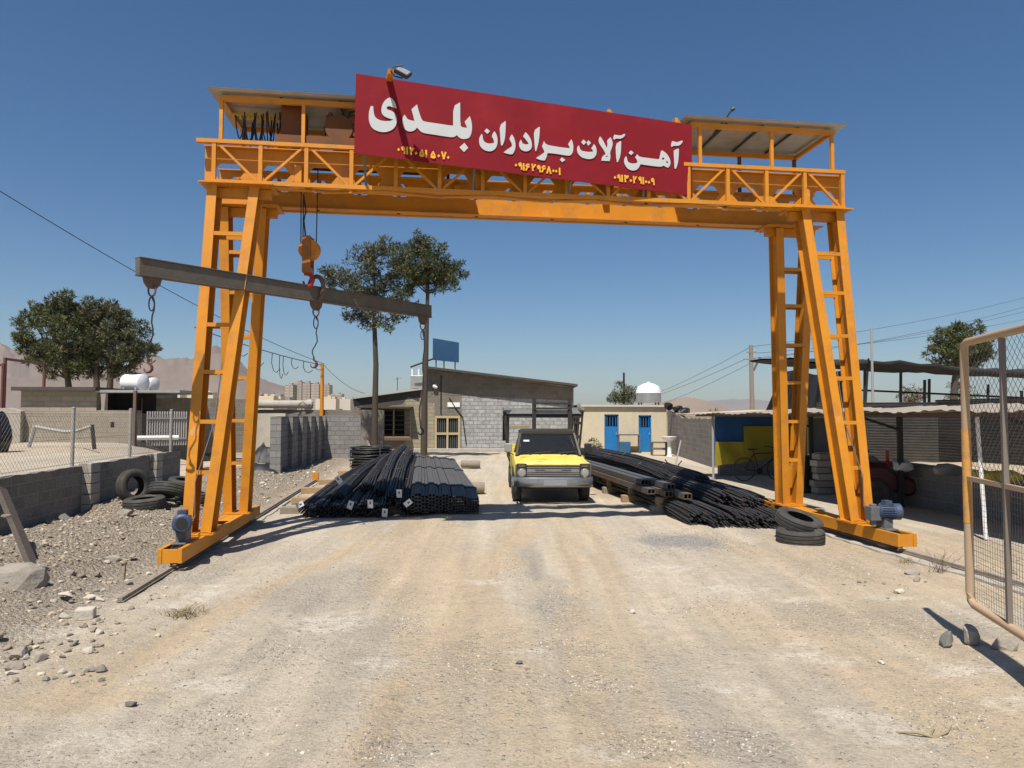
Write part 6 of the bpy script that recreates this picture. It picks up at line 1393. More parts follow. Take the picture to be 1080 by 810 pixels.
a = at(715, 504); mb = MB(); mb.tube([a, a + V(-.35, .2, .55)], .02, 6); tag(mb.build('iron_bar', BLACK, origin=a), 'short dark iron bar stuck in the ground near the steel heap', 'bar')
rough_wall('block_wall', 'stepped grey block wall joining the cream house and the canopy', (x1 + .15, 36.4), (7.45, 25.8), -.1, lambda f: 2.25 - .45 * min(1, f * 2.5), .22, BLOCK, seed=41, jag=.03)
p = atY(709, 426, 35.0); 
for k in range(3):
    mb = MB(); mb.rock(V(p.x - .25 + k * .3, 34.8 - k * .5, 2.36 - .12 * k), (.35, .3, .22), 60 + k); tag(mb.build('black_bag', BLACKP, origin=(p.x - .25 + k * .3, 34.8, 2.2), smooth=True), 'black rubbish bag heaped on the stepped wall beside the cream house', 'bag', 'black bags on the stepped wall')
mb = MB(); q0, q1 = atY(718, 434, 33), atY(762, 434, 27)
mb.loft([[V(q0.x, 34, 1.95), V(q0.x + 6, 35, 2.25), V(q0.x + 6, 35, 2.29), V(q0.x, 34, 1.99)], [V(7.7, 23.5, 1.93), V(14, 24.3, 2.3), V(14, 24.3, 2.34), V(7.7, 23.5, 1.97)]])
tag(mb.build('shed_roof', PLASTER, origin=(q0.x, 34, 1.95)), 'pale sheet roof of a low shed beyond the stepped wall', 'roof')

# ------------------------------------------------------------------ low sheds on the raised lot
YS = 27.0
xl, xr_ = fx(21, 450, YS), fx(146, 450, YS); t = thing('block_shed', 'low tan block shed with flat slab roof beyond the chain link fence', 'building', V(xl, YS, .8))
zt_ = fz(412, 80, YS)
mb = MB(); mb.prism([(xl, .5), (xr_, .5), (xr_, zt_ - .75), (fx(101, 450, YS), zt_ - .75), (fx(101, 450, YS), zt_), (xl, zt_)], (0, YS, 0), (1, 0, 0), (0, 0, 1), -.25, [[(fx(116.5, 450, YS), fz(451, 118, YS)), (fx(120.5, 450, YS), fz(451, 118, YS)), (fx(120.5, 450, YS), fz(445, 118, YS)), (fx(116.5, 450, YS), fz(445, 118, YS))]]); mb.build('wall', BLOCKT if False else blockmat('shed_blocks', (.34, .295, .23), (.29, .25, .195), (.26, .225, .175), .45, .2, .012, dirt=(.24, .21, .16), damt=.6, dscale=.9), t)
mb = MB(); mb.box(((xl + fx(101, 450, YS)) / 2, YS + 1.6, zt_ + .06), (fx(101, 450, YS) - xl + .3, 3.9, .14)); mb.build('roof', ROOFM, t)
mb = MB(); mb.box(((fx(101, 450, YS) + fx(190, 450, YS)) / 2, YS + 1.4, zt_ - .02), (fx(190, 450, YS) - fx(101, 450, YS), 3.0, .10)); mb.build('roof', GALV, t)
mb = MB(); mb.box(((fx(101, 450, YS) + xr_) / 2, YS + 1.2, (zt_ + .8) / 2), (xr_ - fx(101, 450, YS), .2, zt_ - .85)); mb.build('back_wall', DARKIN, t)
mb = MB(); mb.box((xl + .15, YS + 1.7, (zt_ + .5) / 2), (.24, 3.2, zt_ - .55)); mb.build('side_wall', BLOCKB, t)
mb = MB(); mb.bar((fx(144, 450, YS), YS - .15, .7), (fx(144, 450, YS), YS - .15, zt_), .10, .10, (0, 1, 0)); mb.build('post', RUST, t)
rough_wall('block_wall', 'dark brown block wall right of the low shed behind the pickets', (fx(146, 450, 28), 28.2), (fx(262, 450, 30), 30.0), .3, 2.55, .25, BLOCKB, seed=51)
a, b = atY(155, 466, 25.5), atY(196, 466, 26.5)
t = thing('picket_fence', 'grey metal picket panel standing before the dark brown wall', 'fence', V(a.x, 25.5, .8))
for k in range(17):
    p = a.lerp(b, k / 16); mb = MB(); mb.bar(V(p.x, p.y, .75), V(p.x, p.y, 2.0), .045, .03, (0, 1, 0)); mb.build('picket', GPOST, t)
for z in (1.0, 1.75): mb = MB(); mb.bar(V(a.x, 25.46, z), V(b.x, 26.46, z), .03, .06); mb.build('rail', GPOST, t)
mb = MB(); mb.tube([V(a.x - .2, 25.2, 1.05), V(b.x, 25.9, 1.05)], .08, 8); tag(mb.build('white_pipe', WHITE, origin=(a.x, 25.2, 1.05)), 'white plastic pipe lying along the foot of the picket panel', 'pipe')
# rail on short props in front of the shed
t = thing('hitching_rail', 'sagging pale rail on leaning posts before the tan shed', 'rail', at(60, 468, .8))
pts = [atY(37, 450, 23), atY(50, 452.5, 23), atY(68, 455.5, 23), atY(80, 455, 23), atY(97, 449.5, 23)]
mb = MB(); mb.tube(pts, .06, 7); mb.build('bar', GPOST, t, smooth=True)
for p, m, dx in ((pts[0], GPOST, -.2), (pts[-1], BLACK, .1)): mb = MB(); mb.tube([p + V(0, 0, .05), V(p.x + dx, 23, .75)], .06, 6); mb.build('post', m, t)
p = at(29, 468, .8); mb = MB(); mb.tube([V(p.x, 24, .7), V(p.x, 24, 2.1)], .04, 6); tag(mb.build('thin_post', GPOST, origin=(p.x, 24, .8)), 'thin pale post at the left end of the sagging rail', 'post')
# dark opening and dark tarp at far left
c = atY(8, 470, 20.0); mb = MB(); mb.rock(V(c.x - .30, 20.0, 1.45), (.45, .4, .85), 5); tag(mb.build('tarp_heap', BLACKP, origin=(c.x, 20, .8)), 'dark tarpaulin covered heap at the left edge behind the mesh', 'heap')
rough_wall('rubble_wall', 'crumbling tan rubble wall at the left end of the shed', (fx(-60, 450, 26), 26.2), (fx(22, 450, 26.8), 26.9), .5, 2.15, .5, CONC, seed=55, jag=.2)
# rusty pipe goalpost
t = thing('pipe_frame', 'rusty red pipe frame standing on the lot before the left pine', 'frame', V(fx(5, 400, 30), 30, .8))
a, b = atY(5.5, 378.5, 30), atY(47, 384, 34)
for (p, q) in ((V(a.x, 30, .7), a), (V(b.x, 34, .7), b)): mb = MB(); mb.tube([p, q + V(0, 0, .05)], .07, 8); mb.build('post', mat('rust_red', (.14, .045, .035), .7, (.10, .035, .03)), t)
mb = MB(); mb.tube([a, b], .06, 8); mb.build('crossbar', MATS['rust_red'], t)
mb = MB(); q = atY(-12, 386, 28.5); mb.tube([q, atY(3, 384.5, 28.5)], .05, 8); mb.tube([atY(3.5, 384, 28.5), V(atY(3.5, 384, 28.5).x, 28.5, .7)], .06, 8); mb.build('gate_bar', MATS['rust_red'], t)
# white tanks on the shed roof
for k, (px, Y, s, lab) in enumerate(((142, 30.0, 1.0, 'white plastic tank with its long side to the yard, left of the pair'), (156, 32.0, .85, 'white plastic tank half hidden behind the other one'))):
    p = atY(px, 412.5, Y); t = thing('water_tank', lab, 'tank', p, -.25)
    mb = MB(); mb.lathe([(0, -.52 * s), (.25 * s, -.50 * s), (.36 * s, -.44 * s), (.36 * s, .44 * s), (.25 * s, .50 * s), (0, .52 * s)], 20, (0, 0, .36 * s), (1, 0, 0)); mb.build('shell', WHITE, t, world=False, smooth=True)
    for x in (-.3, .3): mb = MB(); mb.box((x * s, 0, .06), (.10, .6 * s, .18)); mb.build('cradle', GPOST, t, world=False)
    mb = MB(); mb.box((-.02, 0, .75 * s), (.4 * s, .3, .05)); mb.build('lid', BLACK, t, world=False)
rough_wall('block_wall', 'flat topped wall carrying the two white tanks', (fx(120, 412, 29.6), 29.9), (fx(175, 412, 32), 32.2), .5, lambda f: fz(413, 150, 30) - .06 + .1 * f, 1.2, BLOCKB, seed=57)

# ------------------------------------------------------------------ trees
def puffs(centres, n_sub, seed):
    rg = random.Random(seed); out = []
    for c, r in centres:
        out.append((c, r * .42))
        for _ in range(n_sub):
            while True:
                d = V(rg.uniform(-1, 1), rg.uniform(-1, 1), rg.uniform(-1, 1))
                if .3 < d.length < 1.12: break
            out.append((c + V(d.x * r, d.y * r, d.z * r * .8), r * rg.uniform(.20, .40)))
    return out
def foliage(mb, pf, n, size, seed):
    rg = np.random.default_rng(seed); 
    for c, r in pf:
        m = max(12, int(n * (r ** 2)))
        d = rg.normal(size=(m, 3)); d /= np.linalg.norm(d, axis=1)[:, None]; rad = r * (0.35 + 0.65 * rg.random(m) ** .5)
        p = np.array(c) + d * rad[:, None] * np.array([1, 1, .8])
        ax = d * .8 + rg.normal(size=(m, 3)) * .6 + np.array([0, 0, .35]); ax /= np.linalg.norm(ax, axis=1)[:, None]
        sd = np.cross(ax, rg.normal(size=(m, 3))); sd /= np.linalg.norm(sd, axis=1)[:, None]
        L_ = size * rg.uniform(.7, 1.4, m); w = L_ * rg.uniform(.10, .2, m)
        a = p - sd * w[:, None]; b = p + sd * w[:, None]; e = p + ax * L_[:, None]
        o = len(mb.v); vs = np.stack([a, b, e], 1).reshape(-1, 3); mb.v += [tuple(q) for q in vs.tolist()]; mb.f += [(o + 3 * i, o + 3 * i + 1, o + 3 * i + 2) for i in range(m)]; mb.m += [0] * m
def tree(name, label, base, trunk, cent, r0, leaf, n, size, seed, group=None, nsub=14, cat='tree'):
    t = thing(name, label, cat, base, 0, group); rg = random.Random(seed)
    mb = MB(); N = len(trunk); mb.tube(trunk, [r0 * (1 - .72 * i / (N - 1)) for i in range(N)], 10)
    mb.build('trunk', BARK, t, smooth=True)
    mb = MB()
    for c, r in cent:
        k = min(range(N), key=lambda i: (trunk[i] - c).length + (2.5 if trunk[i].z > c.z + .2 else 0)); s = trunk[k]
        m1 = s.lerp(c, .5) + V(rg.uniform(-.2, .2), rg.uniform(-.2, .2), -.12 * (c - s).length)
        mb.tube([s, m1, c], [r0 * .30, r0 * .2, r0 * .08], 6)
        for _ in range(4):
            d = V(rg.uniform(-1, 1), rg.uniform(-1, 1), rg.uniform(-.4, .8)) * r * .8; mb.tube([s.lerp(c, rg.uniform(.6, 1)), c + d], [r0 * .08, r0 * .03], 4)
    mb.build('limbs', BARK, t, smooth=True)
    pf = puffs(cent, nsub, seed); mb = MB(); foliage(mb, pf, n, size, seed); mb.build('crown', leaf, t, fix=False)
    return t
def C_(L_, Y): return [(atY(px, py, Y + dy), r) for px, py, r, dy in L_]
YT = 30.5
b0_ = atY(395, 474, YT); tr = [V(b0_.x, YT, 0), atY(395.5, 430, YT), atY(396.5, 385, YT), atY(395, 345, YT), atY(395, 310, YT), atY(394, 275, YT), atY(393, 258, YT)]
tree('pine_tree', 'tall thin pine with a broad open crown behind the lifting beam', V(b0_.x, YT, 0), tr,
     C_([(392, 263, .55, 0), (378, 273, .55, .3), (408, 266, .65, 0), (418, 275, .5, .4), (362, 290, .7, 0), (385, 292, .8, -.5), (408, 297, .75, .5), (346, 297, .45, .2), (372, 310, .75, -.4), (398, 318, .8, .5), (420, 312, .6, -.3), (430, 322, .45, 0), (378, 330, .6, 0), (402, 336, .6, -.4), (386, 341, .4, .4), (422, 331, .45, .2), (342, 288, .3, 0)], YT), .15, PINEG, 1500, .145, 21, 'pines before the workshop', 12)
YT = 30.0
b0_ = atY(447, 474, YT); tr = [V(b0_.x, YT, 0), atY(447.5, 430, YT), atY(449, 385, YT), atY(450, 345, YT), atY(451, 310, YT), atY(451, 280, YT), atY(449, 258, YT)]
tree('pine_tree', 'taller bare trunked pine with a dense rounded crown by the workshop corner', V(b0_.x, YT, 0), tr,
     C_([(437, 256, .55, 0), (445, 263, .6, .3), (428, 268, .6, 0), (440, 280, .75, -.4), (458, 270, .6, .2), (466, 281, .65, 0), (478, 288, .55, .3), (424, 284, .5, .3), (452, 288, .75, .5), (470, 296, .6, -.3), (441, 297, .55, 0), (432, 290, .5, -.3), (482, 280, .35, 0), (462, 300, .4, .2)], YT), .15, PINE, 1700, .145, 22, 'pines before the workshop', 13)
YT = 46.0
for px, bx, cent, m, lab, sd in ((68, 73, [(72, 322, 1.2, 0), (52, 332, 1.1, .5), (88, 333, 1.3, 0), (36, 340, .9, 0), (62, 350, 1.5, -.6), (84, 355, 1.4, .6), (28, 361, .85, 0), (22, 358, .6, .3), (48, 366, 1.2, .3), (72, 372, 1.4, -.4), (92, 375, 1.2, .2), (58, 384, 1.0, 0), (80, 390, 1.0, .2), (42, 377, .8, -.3)], PINE, 'big dark bushy pine, leftmost of those behind the tan shed', 31),
        (104, 101, [(104, 328, 1.0, 0), (112, 340, 1.2, .5), (98, 352, 1.3, 0), (116, 360, 1.2, -.4), (102, 372, 1.3, .4), (96, 386, .9, 0), (118, 378, .9, .3)], PINEG, 'greyish pine in the middle of those behind the tan shed', 32),
        (125, 113, [(118, 330, .9, .5), (126, 342, 1.2, 0), (134, 352, 1.1, .4), (142, 364, 1.1, 0), (130, 368, 1.2, -.5), (152, 368, .8, 0), (144, 378, .8, .4), (126, 384, .9, 0), (122, 394, .7, .2)], PINEG, 'greyish spreading pine, rightmost of those behind the tan shed', 33)):
    b0_ = atY(bx, 425, YT); top = atY(px, 330, YT); tr = [V(b0_.x, YT, .5), V(b0_.x + .1, YT, 2.5), V(b0_.x * .7 + top.x * .3, YT, 4.2), V(top.x, YT, 5.8), V(top.x, YT, top.z)]
    tree('pine_tree', lab, V(b0_.x, YT, .5), tr, C_(cent, YT), .28, m, 950, .22, sd, 'pines behind the tan shed', 12)
YT = 48.0
b0_ = atY(1006, 430, YT); tr = [V(b0_.x, YT, 0), atY(1006, 420, YT), atY(1007, 400, YT), atY(1010, 380, YT), atY(1012, 360, YT)]
tree('pine_tree', 'round headed dark pine beyond the shade roof at the gate top', V(b0_.x, YT, 0), tr, C_([(1004, 350, .95, 0), (1022, 350, .9, .4), (990, 358, .9, 0), (1012, 362, 1.2, -.4), (1030, 366, .9, 0), (986, 368, .8, .3), (1000, 374, 1.0, 0), (1020, 376, 1.0, .5), (1036, 372, .8, 0), (996, 382, .7, 0), (1026, 384, .7, .2)], YT), .3, PINE, 900, .22, 41, None, 12)
YT = 52
b0_ = atY(960, 432, YT); tree('shrub_tree', 'small dry brown shrub showing under the shade roof', V(b0_.x, YT, 0), [V(b0_.x, YT, 0), V(b0_.x, YT, 1.5), V(b0_.x, YT, 3.0)], C_([(953, 417, .7, 0), (962, 415, .7, 0), (970, 418, .6, 0), (958, 423, .8, 0), (966, 424, .7, 0)], YT), .12, leafmat('dry_leaves', [(.08, .055, .035), (.13, .09, .05), (.16, .12, .07)]), 170, .2, 42)
b0_ = atY(1012, 432, 60); tree('shrub_tree', 'pale grey thin tree under the shade roof near the gate post', V(b0_.x, 60, 0), [V(b0_.x, 60, 0), V(b0_.x, 60, 2), V(b0_.x, 60, 3.6)], C_([(1004, 410, .7, 0), (1018, 412, .8, 0), (1024, 420, .7, 0), (1000, 420, .6, 0), (1012, 404, .5, 0)], 60), .14, PINEG, 90, .22, 43)
YT = 56
b0_ = atY(658, 432, YT); tree('round_tree', 'small dark round tree behind the cream house beside the dome tank', V(b0_.x, YT, 0), [V(b0_.x, YT, 0), V(b0_.x, YT, 2.0), V(b0_.x, YT, 3.6)], C_([(658, 411, .8, 0), (651, 417, .7, 0), (665, 416, .7, 0), (658, 420, .9, .3), (648, 422, .5, 0), (668, 421, .5, 0)], YT), .16, PINE, 500, .2, 44)
c = at(627, 480); tree('potted_plant', 'small dark leafy plant right of the truck before the cream house', V(c.x, c.y, 0), [c, c + V(0, 0, .3), c + V(.02, 0, .6)], [(c + V(0, 0, .55), .3), (c + V(-.25, 0, .4), .22), (c + V(.25, .1, .35), .22)], .03, PINE, 900, .12, 45, None, 8, 'plant')
# far green belt and low scrub beyond the sheds
mb = MB(); rg = random.Random(9)
cent = []
for k in range(46):
    px = rg.choice([rg.uniform(205, 260), rg.uniform(268, 345), rg.uniform(575, 650), rg.uniform(700, 790), rg.uniform(-100, 200)]); Y = rg.uniform(260, 420); r = rg.uniform(1.4, 3.0)
    cent.append((V((px - 540) / FOC * Y, Y, r * .8), r))
foliage(mb, puffs(cent, 6, 3), 7, 1.1, 3); tag(mb.build('far_trees', PINEG, fix=False), 'distant belt of low trees beyond the sheds and walls', 'trees', None, 'stuff')

# ------------------------------------------------------------------ dome tank, poles, wires
p = atY(684, 428, 50); t = thing('dome_tank', 'white domed water tank on a grey stand behind the cream house', 'tank', V(p.x, 50, 0))
zt_ = atY(684, 404, 50).z; zm = atY(684, 415, 50).z
mb = MB(); mb.lathe([(0, zt_), (.35, zt_ - .04), (.75, zt_ - .25), (.86, zt_ - .5), (.90, zm)], 24, V(p.x, 50, 0)); mb.lathe([(.14, 0), (.14, .1), (0, .12)], 10, V(p.x, 50, zt_ - .02)); mb.build('dome', WHITE, t, smooth=True)
mb = MB(); mb.lathe([(.88, zm - .02), (.88, zm - .65), (0, zm - .65)], 24, V(p.x, 50, 0)); mb.build('body', GALV, t, smooth=True)
for dx in (-.6, .6):
    for dy in (-.5, .5): mb = MB(); mb.bar(V(p.x + dx, 50 + dy, 0), V(p.x + dx, 50 + dy, zm - .64), .1, .1, (0, 1, 0)); mb.build('leg', GREYM, t)
def pole(px, pytop, Y, r, label, m=WOODG, arms=(), lean=0, name='utility_pole', cat='pole', zb=0):
    p = atY(px, pytop, Y); t = thing(name, label, cat, V(p.x, Y, zb)); mb = MB(); mb.tube([V(p.x + lean, Y, zb - .2), V(p.x, Y, p.z)], [r, r * .75], 9); mb.build('shaft', m, t, smooth=True)
    for z, w in arms: mb = MB(); mb.bar(V(p.x - w, Y - .08, p.z - z), V(p.x + w, Y - .08, p.z - z), .08, .08); mb.build('crossarm', m, t)
    return p
P1 = pole(792, 364, 44, .16, 'grey utility pole with a short arm beyond the tarpaulin', WOODG, ((.9, .5), (.45, .3)), .05)
mb = MB(); mb.bar(P1 + V(.15, 0, -1.6), P1 + V(.55, 0, -.75), .09, .12); tag(mb.build('pole_switch', GREYM, origin=P1 + V(.15, 0, -1.6)), 'slanted grey switch box fixed to the utility pole', 'switch box')
P2 = pole(658, 393, 58, .11, 'slender dark pole in front of the round tree', BLACK)
P3 = pole(340, 383, 34, .11, 'orange post rising behind the tall pier wall with a cable on top', ORANGE, (), 0, 'orange_post', 'post')
P4 = pole(919, 346, 24, .05, 'thin banded pole rising through the shade roof', GPOST, (), 0, 'thin_pole', 'pole')
p5 = pole(916, 378, 24.6, .045, 'dark leaning pole right beside the thin banded pole', BLACK, (), -.35, 'thin_pole', 'pole')
def wire(a, b, sag, r, label, grp, name='overhead_wire'):
    mb = MB(); n = 24; mb.tube([a.lerp(b, i / n) - V(0, 0, 4 * sag * (i / n) * (1 - i / n)) for i in range(n + 1)], r, 4); return tag(mb.build(name, BLACK, origin=a), label, 'wire', grp)
wire(P3, atY(-25, 186, 16), .35, .012, 'long black cable from the orange post slanting up to the left edge', None)
rg = random.Random(6)
fe0 = P3 - V(0, 0, .1); fe1 = atY(205, 345, 30)
t = thing('slack_cable', 'slack cable with hanging loops strung to the orange post', 'cable', P3)
mb = MB(); mb.tube([fe0.lerp(fe1, i / 20) - V(0, 0, .5 * (i / 20) * (1 - i / 20)) for i in range(21)], .018, 4); mb.build('support_wire', BLACK, t)
for f, dp in ((.06, .3), (.16, .55), (.26, .5), (.33, .9), (.36, 1.1), (.42, .9), (.54, .8), (.68, .6)):
    p = fe0.lerp(fe1, f) - V(0, 0, .5 * f * (1 - f)); mb = MB(); w = rg.uniform(.10, .3)
    mb.tube([p, p + V(-w * .1, 0, -dp * .5), p + V(w * .3, 0, -dp * .9), p + V(w * .9, 0, -dp), p + V(w * 1.6, 0, -dp * .8)], .018, 5); mb.build('loop', BLACK, t)
q = atY(385, 415, 38); wire(P3, q, .25, .012, 'thin wire from the orange post down to the workshop roof', None)
for k, (p0_, ppx, ppy, Y) in enumerate(((P1 + V(.4, 0, -.9), 1120, 312, 60), (P1 + V(-.4, 0, -.9), 1120, 318, 62), (P1 + V(0, 0, -.1), 1120, 303, 64), (P1 + V(.3, 0, -.5), 1120, 328, 66))):
    wire(p0_, atY(ppx, ppy, Y), .5, .012, 'thin overhead wire from the utility pole to the right edge', 'wires right of the utility pole')
for k, (px, py, Y) in enumerate(((560, 424, 130), (575, 427, 130), (590, 431, 130))):
    wire(P1 + V((-.4, 0, .4)[k], 0, (-.9, -.1, -.9)[k]), atY(px, py, Y), 2.6, .014, 'thin overhead wire from the utility pole to the far left', 'wires left of the utility pole')

# ------------------------------------------------------------------ far town
TOWN = blockmat('flat_blocks', (.44, .37, .30), (.40, .34, .28), (.27, .235, .20), 7, 3.2, 1.1, .9, dirt=(.35, .29, .24), offset=0)
rg = random.Random(15)
tl = 'tan apartment block in the row of flats on the horizon'
for k, (a, b, top, Y) in enumerate(((303, 311, 405, 820), (312, 320, 402, 860), (321, 329, 403, 840), (330, 338, 404, 830), (341, 349, 405, 880))):
    x0, x1 = (a - 540) / FOC * Y, (b - 540) / FOC * Y; z = (HY - top) / FOC * Y
    mb = MB(); mb.box(((x0 + x1) / 2, Y, z / 2), (x1 - x0, 16, z)); mb.box(((x0 + x1) / 2, Y, z + 1.0), ((x1 - x0) * .4, 6, 2.4)); tag(mb.build('apartment_block', TOWN, origin=((x0 + x1) / 2, Y, 0)), tl, 'building', 'flats on the horizon')
for k in range(34):
    px = rg.choice([rg.uniform(268, 300), rg.uniform(345, 392), rg.uniform(150, 260), rg.uniform(268, 300)]); Y = rg.uniform(420, 700); w = rg.uniform(6, 13); z = (HY - rg.uniform(412, 421)) / FOC * Y
    x = (px - 540) / FOC * Y; mb = MB(); mb.box((x, Y, z / 2), (w, 9, z)); mb.box((x + rg.uniform(-2, 2), Y, z + .6), (2, 2, 1.4)); tag(mb.build('far_house', (ROCKP, TOWN, PLASTER)[k % 3], origin=(x, Y, 0)), 'tiny pale house in the far town on the horizon', 'building', 'houses of the far town')
for px, py in ((302, 398), (283, 402), (324, 396), (312, 397)): pass
# ------------------------------------------------------------------ low boundary walls closing the middle distance
rough_wall('block_wall', 'far low tan wall across the lot beyond the pines', (-75, 64), (-14, 58), 0, 2.3, .3, BLOCKT, seed=71, step=2)
rough_wall('block_wall', 'far low wall behind the shade roof on the right', (11, 62), (60, 58), 0, 1.9, .3, BLOCKT, seed=72, step=2)
rough_wall('block_wall', 'far low wall between the workshop and the cream house', (2.6, 45), (14, 46), 0, 1.9, .3, BLOCKT, seed=73, step=2)

# ------------------------------------------------------------------ foreground stones, plank, weeds
def G3(px, py):
    p = at(px, py)
    for _ in range(5): p = at(px, py, hz(p.x, p.y))
    return p
rocks = [(12, 622, (.34, .24, .20), ROCKM, 1, 'big grey flat topped rock at the left edge under the leaning plank'), (22, 694, (.11, .09, .06), ROCKM, 2, 'grey rock in the rubble near the left edge, lower than the big flat topped rock'), (16, 706, (.07, .06, .05), ROCKM, 3, 'small angular grey rock touching a paler one near the left edge'),
         (14, 711, (.06, .04, .025), ROCKP, 4, 'small white flat stone near the left edge'), (92, 653, None, None, 5, ''), (70, 628, (.12, .05, .03), ROCKP, 6, 'white flat stone flake lying just right of the big flat topped rock'), (98, 632, (.20, .05, .03), ROCKP, 7, 'long pale stone sliver beside the white flake'),
         (961, 606, (.10, .07, .05), ROCKM, 8, 'grey stone near the right crane rail strip'), (967, 613, (.07, .05, .04), ROCKM, 9, 'small stone just below another by the right rail strip'), (948, 625, (.09, .06, .035), ROCKP, 10, 'pale flat stone on the dirt below the right rail strip'),
         (132, 545, (.18, .14, .12), ROCKM, 11, 'grey rubble lump at the foot of the tyre heap'), (68, 551, (.14, .12, .11), ROCKD, 12, 'dark rock at the foot of the wall pier'), (667, 647, (.05, .04, .03), ROCKP, 13, 'pale pebble right of the middle wheel track'), (548, 700, (.035, .03, .025), ROCKD, 14, 'dark pebble alone in the middle of the yard'),
         (75, 607, (.08, .06, .05), ROCKM, 15, 'grey stone in the dip below the wall'), (120, 592, (.11, .09, .06), ROCKM, 16, 'greyish rock in the rubble slope below the left crane wheel'), (1000, 600, (.05, .04, .03), ROCKM, 17, 'small stone at the dead weed by the rail strip'), (138, 745, (.05, .04, .03), ROCKD, 18, 'dark stone on the sandy track at lower left'),
         (930, 700, (.04, .03, .02), ROCKP, 19, 'pale pebble on the right of the yard below the white streak')]
for px, py, s, m, sd, lab in rocks:
    if s is None: continue
    c = G3(px, py); mb = MB(); mb.rock(V(0, 0, 0), s, sd); o = mb.build('rock', m); o.location = c + V(0, 0, s[2] * .45); tag(o, lab, 'rock')
c = G3(90, 653); mb = MB(); mb.box(V(0, 0, 0), (.16, .12, .11), Matrix.Rotation(.3, 3, 'Z')); o = mb.build('concrete_lump', ROCKP, bevel=.015); o.location = c + V(0, 0, .05); tag(o, 'small white cube of broken concrete in the left rubble', 'concrete lump')
a = G3(36, 596); b = a + V(-.95, .75, .78)
mb = MB(); mb.bar(a - V(0, 0, .05), b, .13, .06, (1, 0, .5)); tag(mb.build('plank', mat('dark_timber', (.10, .08, .065), .9, (.06, .05, .042), 3, .9, .3, 30, dirt=(.16, .13, .10), dscale=5, damt=.5, stretch=(2, 10, 10)), origin=a), 'dark weathered plank leaning up from the big rock to the wall', 'plank')
a = G3(131, 612); mb = MB(); mb.tube([a - V(0, 0, .05), a + V(.01, 0, .20)], .009, 5); tag(mb.build('iron_rod', RUST, origin=a), 'short upright iron rod at the end of the left crane rail', 'rod')
# scattered small stones: grouped individuals in the rubble, the rest as one mass
ROCKB = mat('dirt_clod', (.36, .30, .23), .97, (.27, .225, .175), 8, .8, .5, 30, spec=.1)
rg = random.Random(33); proto = []
for k in range(6):
    mb = MB(); mb.rock(V(0, 0, 0), (1, rg.uniform(.6, .9), rg.uniform(.45, .7)), 200 + k); proto.append(mb.build('rubble_stone', (ROCKM, ROCKB, ROCKB, ROCKM, ROCKB, ROCKP)[k]))
used = [False] * 6
for k in range(130):
    px, py = (rg.uniform(-10, 215), rg.uniform(545, 720)) if k < 105 else (rg.uniform(880, 1075), rg.uniform(590, 650))
    if k < 105 and px > 215 - (py - 545) * .75: px *= .5
    c = G3(px, py)
    if c.x < wall_x(c.y) + .25: continue
    i = rg.randrange(6)
    if not used[i]: o = proto[i]; used[i] = True
    else: o = proto[i].copy(); C.objects.link(o)
    s = rg.choice([rg.uniform(.02, .035), rg.uniform(.025, .045), rg.uniform(.035, .065)]) * (1 if k < 105 else .6); o.scale = (s, s, s); o.rotation_euler = (rg.uniform(-.3, .3), rg.uniform(-.3, .3), rg.uniform(0, 6.3)); o.location = c + V(0, 0, s * .3)
    tag(o, 'small loose stone scattered on the rubble slope by the block wall' if k < 105 else 'small loose stone scattered on the dirt beside the right crane rail', 'stone', 'loose stones in the left rubble' if k < 105 else 'loose stones by the right rail')
def pebbles(n, name, label, m, fpos, smin, smax, seed):
    rg = np.random.default_rng(seed); base = bmesh.new(); bmesh.ops.create_icosphere(base, subdivisions=1, radius=1); bv = np.array([v.co[:] for v in base.verts]); bf = np.array([[v.index for v in f.verts] for f in base.faces]); base.free()
    P = fpos(rg, n); n = len(P); z = hz_np(P[:, 0], P[:, 1]); s = smin + (smax - smin) * rg.random(n) ** 3.5
    VS = []; FS = []
    for i in range(n):
        q = bv * (1 + rg.uniform(-.28, .28, bv.shape)) * s[i] * np.array([1, rg.uniform(.6, 1), rg.uniform(.4, .75)]); a = rg.uniform(0, 6.28); c, sn = math.cos(a), math.sin(a)
        VS.append(np.stack([q[:, 0] * c - q[:, 1] * sn + P[i, 0], q[:, 0] * sn + q[:, 1] * c + P[i, 1], q[:, 2] + z[i] + s[i] * .2], 1)); FS.append(bf + i * len(bv))
    VS = np.concatenate(VS); FS = np.concatenate(FS); me = bpy.data.meshes.new(name); me.from_pydata(VS.tolist(), [], FS.tolist()); me.materials.append(m); o = bpy.data.objects.new(name, me); C.objects.link(o); return tag(o, label, None, None, 'stuff')
def pebmat(name, cols):
    m = bpy.data.materials.new(name); m.use_nodes = True; n = m.node_tree.nodes; L = m.node_tree.links; p = n['Principled BSDF']; p.inputs['Roughness'].default_value = .95; p.inputs['Specular IOR Level'].default_value = .15
    g = n.new('ShaderNodeNewGeometry'); r = n.new('ShaderNodeValToRGB'); L.new(g.outputs['Random Per Island'], r.inputs[0]); r.color_ramp.interpolation = 'CONSTANT'
    e = r.color_ramp.elements; e[0].color = (*cols[0], 1); e[1].position = 1 / len(cols); e[1].color = (*cols[1], 1)
    for k in range(2, len(cols)): q = e.new(k / len(cols)); q.color = (*cols[k], 1)
    L.new(r.outputs[0], p.inputs['Base Color']); return m
PEB = pebmat('mixed_pebbles', [(.34, .29, .23), (.26, .225, .185), (.44, .385, .31), (.20, .175, .15), (.38, .32, .25), (.55, .50, .42)])
PEBR = pebmat('dirt_clods', [(.36, .295, .22), (.31, .25, .185), (.42, .35, .26), (.27, .22, .165), (.38, .31, .23), (.50, .43, .33)])
